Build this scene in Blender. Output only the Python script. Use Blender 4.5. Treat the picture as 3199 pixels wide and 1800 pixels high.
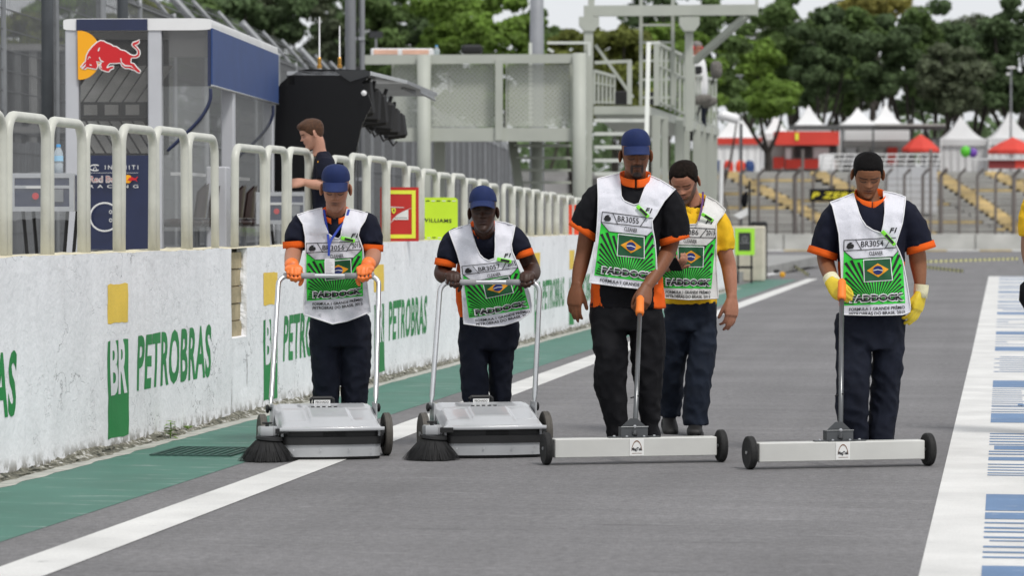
import bpy, bmesh, math, random
from mathutils import Vector, Matrix, noise
from mathutils.bvhtree import BVHTree
V = Vector; R = math.radians; sin, cos, pi = math.sin, math.cos, math.pi
random.seed(7)
for o in list(bpy.data.objects): bpy.data.objects.remove(o)
sc = bpy.context.scene; COL = sc.collection

# ------------------------------------------------------------ camera
FL, PCX, PCY = 9939.0, 1599.5, 900.0        # focal length and centre on a 3199 x 1800 frame
PSI, TH, CAMH = R(8.77), R(1.262), 1.25
cam_d = bpy.data.cameras.new('camera'); cam = bpy.data.objects.new('camera', cam_d); COL.objects.link(cam)
cam.location = (0, 0, CAMH); cam.rotation_euler = (pi/2 - TH, 0, PSI)
cam_d.lens = 36*FL/3199; cam_d.sensor_width = 36; cam_d.clip_start = .5; cam_d.clip_end = 3000
cam_d.dof.use_dof = True; cam_d.dof.focus_distance = 17.0; cam_d.dof.aperture_fstop = 5.0
sc.camera = cam
# ------------------------------------------------------------ light: bright thin overcast
SUN_EL, SUN_AZ = R(56), R(138)               # azimuth clockwise from +Y
w = bpy.data.worlds.new('World'); sc.world = w; w.use_nodes = True
nt = w.node_tree; bg = nt.nodes['Background']
sky = nt.nodes.new('ShaderNodeTexSky'); sky.sky_type = 'NISHITA'; sky.sun_disc = False
sky.sun_elevation = SUN_EL; sky.sun_rotation = SUN_AZ; sky.air_density = 1.0; sky.dust_density = 1.5; sky.ozone_density = 1.0
hs = nt.nodes.new('ShaderNodeHueSaturation'); hs.inputs['Saturation'].default_value = .22
nt.links.new(sky.outputs[0], hs.inputs['Color'])
cl = nt.nodes.new('ShaderNodeMix'); cl.data_type = 'RGBA'; cl.inputs[0].default_value = .8; cl.inputs[7].default_value = (5.6, 5.75, 6.0, 1)   # even cloud cover
nt.links.new(hs.outputs[0], cl.inputs[6]); nt.links.new(cl.outputs[2], bg.inputs[0])
bg.inputs[1].default_value = .108
sun_d = bpy.data.lights.new('sun', 'SUN'); sun_d.energy = 1.5; sun_d.angle = R(12); sun_d.color = (1, .965, .92)
sun = bpy.data.objects.new('sun', sun_d); COL.objects.link(sun)
sun.rotation_euler = V((-sin(SUN_AZ)*cos(SUN_EL), -cos(SUN_AZ)*cos(SUN_EL), -sin(SUN_EL))).to_track_quat('-Z', 'Y').to_euler()
vs = sc.view_settings; vs.view_transform = 'Standard'; vs.look = 'None'; vs.gamma = 1; vs.exposure = 0.45

# ------------------------------------------------------------ geometry of the place
cP, sP, cT, sT = cos(PSI), sin(PSI), cos(TH), sin(TH)
def C2W(r, D, z):                             # right / depth / height -> world
    return V((r*cP - D*sP, r*sP + D*cP, z))
def CL(x, y, D):
    b = PCY - y; k = D/(FL*cT + b*sT)
    return V(((x-PCX)*k, D, CAMH + (-FL*sT + b*cT)*k))
def at(x, y, D): return C2W(*CL(x, y, D))
def _dir(x, y):
    a, b = x-PCX, PCY-y
    return C2W(a, FL*cT + b*sT, -FL*sT + b*cT)
def gp(x, y, z=0.0):
    d = _dir(x, y); k = (z-CAMH)/d.z
    return V((d.x*k, d.y*k, z))
def onX(x, y, X):
    d = _dir(x, y); k = X/d.x
    return V((X, d.y*k, CAMH + d.z*k))

# ------------------------------------------------------------ materials
def mat(name, col, rough=.6, metal=0., var=.12, scale=6., bump=0., bscale=60., spec=.5, coat=0., var2=0., scale2=.7, stretch=None):
    m = bpy.data.materials.get(name)
    if m: return m
    m = bpy.data.materials.new(name); m.use_nodes = True
    t = m.node_tree; p = t.nodes['Principled BSDF']; L = t.links.new
    p.inputs['Roughness'].default_value = rough; p.inputs['Metallic'].default_value = metal
    p.inputs['Specular IOR Level'].default_value = spec; p.inputs['Coat Weight'].default_value = coat
    tc = t.nodes.new('ShaderNodeTexCoord'); co = tc.outputs['Object']
    if stretch:
        mp = t.nodes.new('ShaderNodeMapping'); mp.inputs['Scale'].default_value = stretch; L(co, mp.inputs[0]); co = mp.outputs[0]
    base = None
    def layer(sc_, amt, prev):
        n = t.nodes.new('ShaderNodeTexNoise'); n.inputs['Scale'].default_value = sc_; n.inputs['Detail'].default_value = 5; L(co, n.inputs['Vector'])
        mr = t.nodes.new('ShaderNodeMapRange'); mr.inputs[1].default_value = .3; mr.inputs[2].default_value = .7
        mr.inputs[3].default_value = 1-amt; mr.inputs[4].default_value = 1+amt; L(n.outputs[0], mr.inputs[0])
        mx = t.nodes.new('ShaderNodeMix'); mx.data_type = 'RGBA'; mx.blend_type = 'MULTIPLY'; mx.inputs[0].default_value = 1
        if prev is None: mx.inputs[6].default_value = (*col, 1)
        else: L(prev, mx.inputs[6])
        L(mr.outputs[0], mx.inputs[7]); return mx.outputs[2]
    if var: base = layer(scale, var, None)
    if var2: base = layer(scale2, var2, base)
    if base: L(base, p.inputs['Base Color'])
    else: p.inputs['Base Color'].default_value = (*col, 1)
    if bump:
        n = t.nodes.new('ShaderNodeTexNoise'); n.inputs['Scale'].default_value = bscale; n.inputs['Detail'].default_value = 4; L(co, n.inputs['Vector'])
        b = t.nodes.new('ShaderNodeBump'); b.inputs['Strength'].default_value = bump; b.inputs['Distance'].default_value = .01
        L(n.outputs[0], b.inputs['Height']); L(b.outputs[0], p.inputs['Normal'])
    return m
def attr_mat(name, rough=.5, spec=.4, bump=0., bscale=80, sss=0.):
    m = bpy.data.materials.get(name)
    if m: return m
    m = bpy.data.materials.new(name); m.use_nodes = True
    t = m.node_tree; p = t.nodes['Principled BSDF']
    a = t.nodes.new('ShaderNodeAttribute'); a.attribute_name = 'Col'
    n = t.nodes.new('ShaderNodeTexNoise'); n.inputs['Scale'].default_value = 40
    mr = t.nodes.new('ShaderNodeMapRange'); mr.inputs[3].default_value = .86; mr.inputs[4].default_value = 1.14
    t.links.new(n.outputs[0], mr.inputs[0])
    mx = t.nodes.new('ShaderNodeMix'); mx.data_type = 'RGBA'; mx.blend_type = 'MULTIPLY'; mx.inputs[0].default_value = 1
    t.links.new(a.outputs[0], mx.inputs[6]); t.links.new(mr.outputs[0], mx.inputs[7]); t.links.new(mx.outputs[2], p.inputs['Base Color'])
    p.inputs['Roughness'].default_value = rough; p.inputs['Specular IOR Level'].default_value = spec
    return m
def glass_mat(name, col=(.8, .85, .85), alpha=.25, rough=.05, tint=.95):
    m = bpy.data.materials.get(name)
    if m: return m
    m = bpy.data.materials.new(name); m.use_nodes = True
    t = m.node_tree; out = t.nodes['Material Output']; p = t.nodes['Principled BSDF']
    p.inputs['Base Color'].default_value = (*col, 1); p.inputs['Roughness'].default_value = rough
    tr = t.nodes.new('ShaderNodeBsdfTransparent'); tr.inputs[0].default_value = (tint, tint, tint, 1)
    mx = t.nodes.new('ShaderNodeMixShader'); mx.inputs[0].default_value = alpha
    t.links.new(tr.outputs[0], mx.inputs[1]); t.links.new(p.outputs[0], mx.inputs[2]); t.links.new(mx.outputs[0], out.inputs[0])
    return m

# ------------------------------------------------------------ mesh helpers
def tag(o, label=None, cat=None, group=None, kind=None):
    if label: o['label'] = label
    if cat: o['category'] = cat
    if group: o['group'] = group
    if kind: o['kind'] = kind
    return o
def empty(name, loc=(0, 0, 0), rz=0., label=None, cat=None, group=None, parent=None):
    o = bpy.data.objects.new(name, None); COL.objects.link(o); o.empty_display_size = .1
    o.location = loc; o.rotation_euler = (0, 0, rz)
    if parent: o.parent = parent
    return tag(o, label, cat, group)
def link(name, me, m=None, parent=None, smooth=False, kind=None):
    o = bpy.data.objects.new(name, me); COL.objects.link(o)
    if m is not None:
        me.materials.clear()
        for q in (m if isinstance(m, (list, tuple)) else [m]): me.materials.append(q)
    if parent: o.parent = parent
    if smooth: me.polygons.foreach_set('use_smooth', [True]*len(me.polygons))
    if kind: o['kind'] = kind
    return o
def crom(pts, n):
    """Catmull-Rom through equal-length tuples / vectors"""
    P = [V(p) if len(p) > 3 or len(p) == 3 else V((*p, 0)) for p in pts]; out = []
    for i in range(len(P)-1):
        p0, p1, p2, p3 = P[max(i-1, 0)], P[i], P[i+1], P[min(i+2, len(P)-1)]
        for k in range(n):
            t = k/n
            out.append(.5*((2*p1) + (p2-p0)*t + (2*p0-5*p1+4*p2-p3)*t*t + (3*p1-p0-3*p2+p3)*t**3))
    out.append(P[-1].copy()); return out
def lerp_tab(tab, x):
    if x <= tab[0][0]: return tab[0][1]
    for (a, u), (b, v) in zip(tab, tab[1:]):
        if x <= b:
            k = (x-a)/(b-a); k = k*k*(3-2*k) if len(tab) > 3 else k
            return u + (v-u)*k
    return tab[-1][1]
class MB:
    def __init__(s): s.v = []; s.f = []; s.mi = []
    def add(s, vs, fs, mi=0):
        o = len(s.v); s.v += [V(q) for q in vs]; s.f += [tuple(o+i for i in q) for q in fs]; s.mi += [mi]*len(fs); return s
    def box(s, lo, hi, mi=0, M=None, bev=0.):
        x0, y0, z0 = lo; x1, y1, z1 = hi
        if bev > 0:
            b = bev; vs = []
            for z, e in ((z0, b), (z0+b, 0), (z1-b, 0), (z1, b)):
                vs += [(x0+b, y0+e, z), (x1-b, y0+e, z), (x1-e, y0+b, z), (x1-e, y1-b, z), (x1-b, y1-e, z), (x0+b, y1-e, z), (x0+e, y1-b, z), (x0+e, y0+b, z)]
            fs = [tuple(range(7, -1, -1)), tuple(range(24, 32))]
            for k in range(3):
                for i in range(8): fs.append((k*8+i, k*8+(i+1) % 8, k*8+8+(i+1) % 8, k*8+8+i))
        else:
            vs = [(x, y, z) for z in (z0, z1) for (x, y) in ((x0, y0), (x1, y0), (x1, y1), (x0, y1))]
            fs = [(3, 2, 1, 0), (4, 5, 6, 7), (0, 1, 5, 4), (1, 2, 6, 5), (2, 3, 7, 6), (3, 0, 4, 7)]
        if M is not None: vs = [M @ V(q) for q in vs]
        return s.add(vs, fs, mi)
    def loft(s, path, rad, seg=12, ref=(0, -1, 0), cap=True, mi=0, pw=2.0):
        path = [V(p) for p in path]; n = len(path); ref = V(ref); vs = []
        for i, p in enumerate(path):
            t = (path[min(i+1, n-1)] - path[max(i-1, 0)]).normalized()
            sd = t.cross(ref)
            if sd.length < 1e-4: sd = t.cross(V((1, .01, .02)))
            sd.normalize(); bx = sd.cross(t)
            a, b = rad[i] if isinstance(rad[i], (tuple, list)) else (rad[i], rad[i])
            for k in range(seg):
                q = 2*pi*k/seg; c, d = cos(q), sin(q)
                if pw != 2: c = math.copysign(abs(c)**(2/pw), c); d = math.copysign(abs(d)**(2/pw), d)
                vs.append(p + sd*(a*c) + bx*(b*d))
        fs = []
        for i in range(n-1):
            for k in range(seg): fs.append((i*seg+k, i*seg+(k+1) % seg, (i+1)*seg+(k+1) % seg, (i+1)*seg+k))
        if cap: fs += [tuple(range(seg-1, -1, -1)), tuple((n-1)*seg+k for k in range(seg))]
        return s.add(vs, fs, mi)
    def tube(s, path, r, seg=8, mi=0, ref=None):
        path = [V(p) for p in path]
        if ref is None:
            d = (path[-1]-path[0]).normalized(); ref = (0, 0, 1) if abs(d.z) < .8 else (0, -1, 0)
        return s.loft(path, [r]*len(path) if not isinstance(r, (list, tuple)) else r, seg, ref, True, mi)
    def lathe(s, prof, seg=24, M=None, mi=0):
        """profile (r, z) round z, closed with caps"""
        vs = []
        for r, z in prof: vs += [(r*cos(2*pi*k/seg), r*sin(2*pi*k/seg), z) for k in range(seg)]
        n = len(prof); fs = [(i*seg+k, i*seg+(k+1) % seg, (i+1)*seg+(k+1) % seg, (i+1)*seg+k) for i in range(n-1) for k in range(seg)]
        fs += [tuple(range(seg-1, -1, -1)), tuple((n-1)*seg+k for k in range(seg))]
        if M is not None: vs = [M @ V(q) for q in vs]
        return s.add(vs, fs, mi)
    def prism(s, poly, a, b, M=None, mi=0):
        """2D polygon (u, v) -> extruded along w from a to b, M maps (u, v, w)"""
        n = len(poly); vs = [(*p[:2], a) for p in poly] + [(*p[:2], b) for p in poly]
        fs = [tuple(range(n-1, -1, -1)), tuple(range(n, 2*n))] + [(i, (i+1) % n, n+(i+1) % n, n+i) for i in range(n)]
        if M is not None: vs = [M @ V(q) for q in vs]
        return s.add(vs, fs, mi)
    def grid(s, fn, nu, nv, mi=0, wrap=False):
        vs = [fn(i/nu, j/nv) for j in range(nv+1) for i in range(nu+(0 if wrap else 1))]; w = nu if wrap else nu+1
        fs = [(j*w+i, j*w+(i+1) % w, (j+1)*w+(i+1) % w, (j+1)*w+i) for j in range(nv) for i in range(nu)]
        return s.add(vs, fs, mi)
    def mesh(s, name):
        me = bpy.data.meshes.new(name); me.from_pydata([tuple(q) for q in s.v], [], s.f)
        me.polygons.foreach_set('material_index', s.mi); me.update(); return me
    def build(s, name, m, parent=None, smooth=False, kind=None, fixn=True):
        me = s.mesh(name)
        if fixn:
            bm = bmesh.new(); bm.from_mesh(me); bmesh.ops.recalc_face_normals(bm, faces=bm.faces); bm.to_mesh(me); bm.free()
        o = link(name, me, m, parent, smooth, kind)
        return o
def XZ(o=(0, 0, 0), y=1):                      # maps (u,v,w) -> (x=u, z=v, y=w)
    return Matrix.Translation(o) @ Matrix(((1, 0, 0, 0), (0, 0, y, 0), (0, 1, 0, 0), (0, 0, 0, 1)))
def autosmooth(o, ang=35):
    me = o.data
    me.polygons.foreach_set('use_smooth', [True]*len(me.polygons))
    bm = bmesh.new(); bm.from_mesh(me)
    for e in bm.edges:
        e.smooth = len(e.link_faces) == 2 and e.calc_face_angle(0) < R(ang)
    bm.to_mesh(me); bm.free(); return o
def evalmesh(ob):
    dg = bpy.context.evaluated_depsgraph_get(); me = bpy.data.meshes.new_from_object(ob.evaluated_get(dg)); return me
def remesh(mb, vox, sm=3, fn=None):
    me = mb.mesh('tmp'); bm = bmesh.new(); bm.from_mesh(me); bmesh.ops.recalc_face_normals(bm, faces=bm.faces); bm.to_mesh(me); bm.free()
    ob = bpy.data.objects.new('tmp', me); COL.objects.link(ob)
    m = ob.modifiers.new('r', 'REMESH'); m.mode = 'VOXEL'; m.voxel_size = vox; m.use_smooth_shade = True
    if sm: m = ob.modifiers.new('s', 'SMOOTH'); m.factor = .5; m.iterations = sm
    out = evalmesh(ob); bpy.data.objects.remove(ob); bpy.data.meshes.remove(me)
    if fn:
        ns = [v.normal.copy() for v in out.vertices]
        for v, n in zip(out.vertices, ns): v.co = fn(v.co, n)
        out.update()
    out.polygons.foreach_set('use_smooth', [True]*len(out.polygons))
    return out
_tc = {}
def text2d(s, off=0., shear=0., res=3, space=1.):
    """flat text: verts normalised to its own box (0..1, 0..1), triangles, aspect"""
    k = (s, off, shear, res, space)
    if k in _tc: return _tc[k]
    cu = bpy.data.curves.new('t', 'FONT'); cu.body = s; cu.offset = off; cu.shear = shear; cu.resolution_u = res; cu.space_character = space
    ob = bpy.data.objects.new('t', cu); COL.objects.link(ob); me = evalmesh(ob); bpy.data.objects.remove(ob); bpy.data.curves.remove(cu)
    bm = bmesh.new(); bm.from_mesh(me); bmesh.ops.triangulate(bm, faces=bm.faces[:]); bmesh.ops.remove_doubles(bm, verts=bm.verts[:], dist=1e-5)
    vs = [v.co.copy() for v in bm.verts]; bm.verts.index_update(); fs = [tuple(v.index for v in f.verts) for f in bm.faces]; bm.free(); bpy.data.meshes.remove(me)
    x0, x1 = min(v.x for v in vs), max(v.x for v in vs); y0, y1 = min(v.y for v in vs), max(v.y for v in vs)
    _tc[k] = ([((v.x-x0)/(x1-x0), (v.y-y0)/(y1-y0)) for v in vs], fs, (x1-x0)/(y1-y0)); return _tc[k]
def put_text(name, s, P00, P10, P01, m, parent, off=0., shear=0., space=1., nudge=(0, 0, 0)):
    """text filling the parallelogram from P00 (bottom left) to P10 (bottom right) and P01 (top left)"""
    vs, fs, _ = text2d(s, off, shear, 3, space); P00, P10, P01 = V(P00)+V(nudge), V(P10)+V(nudge), V(P01)+V(nudge)
    mb = MB(); mb.add([P00 + (P10-P00)*u + (P01-P00)*v for u, v in vs], fs); return mb.build(name, m, parent, fixn=False)
# ============================================================ SETTING
def gz(Y): return 0. if Y < 68 else (-.0062*(Y-68) if Y < 200 else -.8184)
def subdiv2d(vs, fs, step):
    """flat triangles (u, v) cut on a square grid -> finer verts, faces"""
    bm = bmesh.new(); B = [bm.verts.new((p[0], p[1], 0)) for p in vs]
    for f in fs:
        try: bm.faces.new([B[i] for i in f])
        except ValueError: pass
    for ax in (0, 1):
        lo = min(v.co[ax] for v in bm.verts); hi = max(v.co[ax] for v in bm.verts); k = math.floor(lo/step)+1
        while k*step < hi:
            co = V((0, 0, 0)); co[ax] = k*step; no = V((0, 0, 0)); no[ax] = 1
            bmesh.ops.bisect_plane(bm, geom=bm.verts[:]+bm.edges[:]+bm.faces[:], plane_co=co, plane_no=no, dist=1e-6); k += 1
    bmesh.ops.triangulate(bm, faces=[f for f in bm.faces if len(f.verts) > 4]); bm.verts.index_update()
    o = ([(v.co.x, v.co.y) for v in bm.verts], [tuple(v.index for v in f.verts) for f in bm.faces]); bm.free(); return o
def asphalt():
    m = bpy.data.materials.new('asphalt'); m.use_nodes = True; t = m.node_tree; p = t.nodes['Principled BSDF']; L = t.links.new
    tc = t.nodes.new('ShaderNodeTexCoord')
    def nz(s, d=4, st=None):
        n = t.nodes.new('ShaderNodeTexNoise'); n.inputs['Scale'].default_value = s; n.inputs['Detail'].default_value = d
        mp = t.nodes.new('ShaderNodeMapping'); mp.inputs['Scale'].default_value = st or (1, 1, 1); L(tc.outputs['Object'], mp.inputs[0]); L(mp.outputs[0], n.inputs['Vector']); return n.outputs[0]
    def mr(x, a, b, lo=.3, hi=.7):
        q = t.nodes.new('ShaderNodeMapRange'); q.inputs[1].default_value = lo; q.inputs[2].default_value = hi; q.inputs[3].default_value = a; q.inputs[4].default_value = b; L(x, q.inputs[0]); return q.outputs[0]
    def mul(a, b):
        q = t.nodes.new('ShaderNodeMath'); q.operation = 'MULTIPLY'; L(a, q.inputs[0]); L(b, q.inputs[1]); return q.outputs[0]
    f = mul(mul(mul(mr(nz(110, 7), .72, 1.30), mr(nz(26, 6), .80, 1.20)), mr(nz(.5, 5), .86, 1.12)), mul(mr(nz(1.6, 4, (.35, 2.2, 1)), .93, 1.08), mr(nz(1.1, 3, (3.2, .06, 1)), .93, 1.06)))
    # pale scuffs, sparse
    sc_ = mr(nz(3.2, 6, (.6, 3.5, 1)), 0, .34, .64, .70); add = t.nodes.new('ShaderNodeMath'); add.operation = 'ADD'; L(f, add.inputs[0]); L(sc_, add.inputs[1])
    dk = mr(nz(2.3, 6, (.5, 5.0, 1)), 1, .60, .64, .71); f = mul(add.outputs[0], dk)
    mx = t.nodes.new('ShaderNodeMix'); mx.data_type = 'RGBA'; mx.blend_type = 'MULTIPLY'; mx.inputs[0].default_value = 1; mx.inputs[6].default_value = (.168, .164, .167, 1)
    L(f, mx.inputs[7]); L(mx.outputs[2], p.inputs['Base Color']); p.inputs['Roughness'].default_value = .82; p.inputs['Specular IOR Level'].default_value = .35
    b = t.nodes.new('ShaderNodeBump'); b.inputs['Strength'].default_value = .35; b.inputs['Distance'].default_value = .004; L(nz(220, 3), b.inputs['Height']); L(b.outputs[0], p.inputs['Normal'])
    return m
def worn_paint(name, col, under, amt=.5, scale=9., st=(1, 1, 1), rough=.6):
    """road paint with patches worn through to the surface below"""
    m = bpy.data.materials.new(name); m.use_nodes = True; t = m.node_tree; p = t.nodes['Principled BSDF']; L = t.links.new
    tc = t.nodes.new('ShaderNodeTexCoord'); mp = t.nodes.new('ShaderNodeMapping'); mp.inputs['Scale'].default_value = st; L(tc.outputs['Object'], mp.inputs[0])
    n = t.nodes.new('ShaderNodeTexNoise'); n.inputs['Scale'].default_value = scale; n.inputs['Detail'].default_value = 8; n.inputs['Roughness'].default_value = .65; L(mp.outputs[0], n.inputs['Vector'])
    q = t.nodes.new('ShaderNodeMapRange'); q.inputs[1].default_value = .74-amt*.22; q.inputs[2].default_value = .80-amt*.14; q.inputs[3].default_value = 0; q.inputs[4].default_value = .85; L(n.outputs[0], q.inputs[0])
    n2 = t.nodes.new('ShaderNodeTexNoise'); n2.inputs['Scale'].default_value = 2.1; n2.inputs['Detail'].default_value = 6; L(tc.outputs['Object'], n2.inputs['Vector'])
    r2 = t.nodes.new('ShaderNodeMapRange'); r2.inputs[1].default_value = .3; r2.inputs[2].default_value = .7; r2.inputs[3].default_value = .86; r2.inputs[4].default_value = 1.1; L(n2.outputs[0], r2.inputs[0])
    n3 = t.nodes.new('ShaderNodeTexNoise'); n3.inputs['Scale'].default_value = 130; L(tc.outputs['Object'], n3.inputs['Vector'])
    r3 = t.nodes.new('ShaderNodeMapRange'); r3.inputs[1].default_value = .3; r3.inputs[2].default_value = .7; r3.inputs[3].default_value = .92; r3.inputs[4].default_value = 1.07; L(n3.outputs[0], r3.inputs[0])
    mm = t.nodes.new('ShaderNodeMath'); mm.operation = 'MULTIPLY'; L(r2.outputs[0], mm.inputs[0]); L(r3.outputs[0], mm.inputs[1])
    a = t.nodes.new('ShaderNodeMix'); a.data_type = 'RGBA'; a.blend_type = 'MULTIPLY'; a.inputs[0].default_value = 1; a.inputs[6].default_value = (*col, 1); L(mm.outputs[0], a.inputs[7])
    b = t.nodes.new('ShaderNodeMix'); b.data_type = 'RGBA'; b.inputs[7].default_value = (*under, 1); L(q.outputs[0], b.inputs[0]); L(a.outputs[2], b.inputs[6]); L(b.outputs[2], p.inputs['Base Color'])
    p.inputs['Roughness'].default_value = rough; p.inputs['Specular IOR Level'].default_value = .3
    return m
M_asph = asphalt()
ys = [-40, 0, 20, 40, 60, 68, 80, 100, 130, 160, 200, 260, 400, 900, 2500]; xs = [-1500, -200, -60, -20, -6, 0, 8, 40, 200, 1500]
mb = MB(); mb.add([(x, y, gz(y)) for y in ys for x in xs], [(j*len(xs)+i, j*len(xs)+i+1, (j+1)*len(xs)+i+1, (j+1)*len(xs)+i) for j in range(len(ys)-1) for i in range(len(xs)-1)])
tag(mb.build('ground', M_asph), 'grey weathered asphalt of the pit lane', kind='structure')
def strip(name, pts, m, z, label):
    """pts: (Y, xl, xr)"""
    mb = MB(); vs = []
    for Y, a, b in pts: vs += [(a, Y, gz(Y)+z), (b, Y, gz(Y)+z)]
    mb.add(vs, [(2*i, 2*i+1, 2*i+3, 2*i+2) for i in range(len(pts)-1)])
    return tag(mb.build(name, m), label, kind='structure')
M_green = worn_paint('green_floor_paint', (.056, .170, .128), (.42, .44, .42), .74, 3.0, (.6, 4, 1), .55)
M_lane = worn_paint('lane_paint', (.66, .655, .635), (.34, .34, .33), .50, 6, (1, 2, 1))
YW0, YW1, WX = 7.0, 56.4, -4.72
strip('painted_walkway', [(YW0, WX-.1, -3.80), (30, WX-.1, -3.86), (50, WX-.1, -4.02), (64.5, WX-.1, -4.12)], M_green, .0015, 'dark green painted strip along the foot of the pit wall')
strip('lane_line', [(6, -3.50, -3.265), (11.2, -3.54, -3.30), (30, -3.70, -3.47), (42.4, -3.81, -3.58), (65.4, -3.96, -3.74)], M_lane, .003, 'long white line painted between walkway and fast lane')
strip('white_band', [(6, -.288, 2.2), (30, -.28, 2.2), (68, -.30, 2.2), (69.2, -.30, 2.2)], M_lane, .002, 'white painted band bordering the garage side of the lane')
# blue stretched lettering painted on the white band: bars across the lane
M_blue = worn_paint('blue_floor_paint', (.125, .215, .37), (.58, .60, .62), .62, 5, (1, 3, 1))
bars = []
def bar(y0, y1, x0=0., x1=1.): bars.append((y0, y1, x0, x1))
bar(1083, 1158); bar(1166, 1196); bar(1210, 1216); bar(1232, 1240); bar(1250, 1257, 0, .7); bar(1275, 1283); bar(1292, 1297, .1, 1); bar(1318, 1326); bar(1343, 1350); bar(1366, 1373, 0, .75); bar(1408, 1460)
for k, (a, b) in enumerate(((806, 810), (818, 822), (829, 833), (841, 846), (854, 858))): bar(a, b)
bar(862, 880, .12, 1); bar(886, 891); bar(898, 903); bar(914, 929, 0, .82); bar(945, 949); bar(958, 962); bar(971, 975); bar(984, 988); bar(994, 998)
bar(566, 597)
for k in range(9): bar(603+k*9.4, 605.5+k*9.4, 0, .9 if k % 3 else 1)
bar(672, 681, .75, 1); bar(683, 686); bar(695, 698); bar(706, 709); bar(715, 757)
for k in range(8): bar(457+k*9.6, 459.5+k*9.6, .0 if k % 2 else .2, 1)
bar(412, 431); bar(343, 357); bar(366, 369); bar(378, 380); bar(389, 392, 0, .5); bar(400, 402)
bar(287, 290); bar(298, 301, 0, .6); bar(310, 312); bar(322, 324); bar(255, 266); bar(222, 226); bar(234, 238); bar(243, 246, .3, 1); bar(205, 211); bar(180, 183); bar(190, 192); bar(160, 168); bar(136, 140); bar(146, 149); bar(120, 124); bar(105, 109); bar(95, 98)
root = empty('floor_lettering', (0, 0, 0), 0); tag(root, 'stretched blue lettering painted across the white band', kind='structure')
for a, b, u0, u1 in bars:
    Ya, Yb = gp(3110, 800+b/1.449).y, gp(3110, 800+a/1.449).y
    m_ = MB(); m_.add([(-.07+u0*.23, Ya, .0036), (-.07+u1*.23 if u1 < 1 else 1.5, Ya, .0036), (-.07+u1*.23 if u1 < 1 else 1.5, Yb, .0036), (-.07+u0*.23, Yb, .0036)], [(0, 1, 2, 3)])
    m_.build('painted_bar', M_blue, root)

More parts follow.
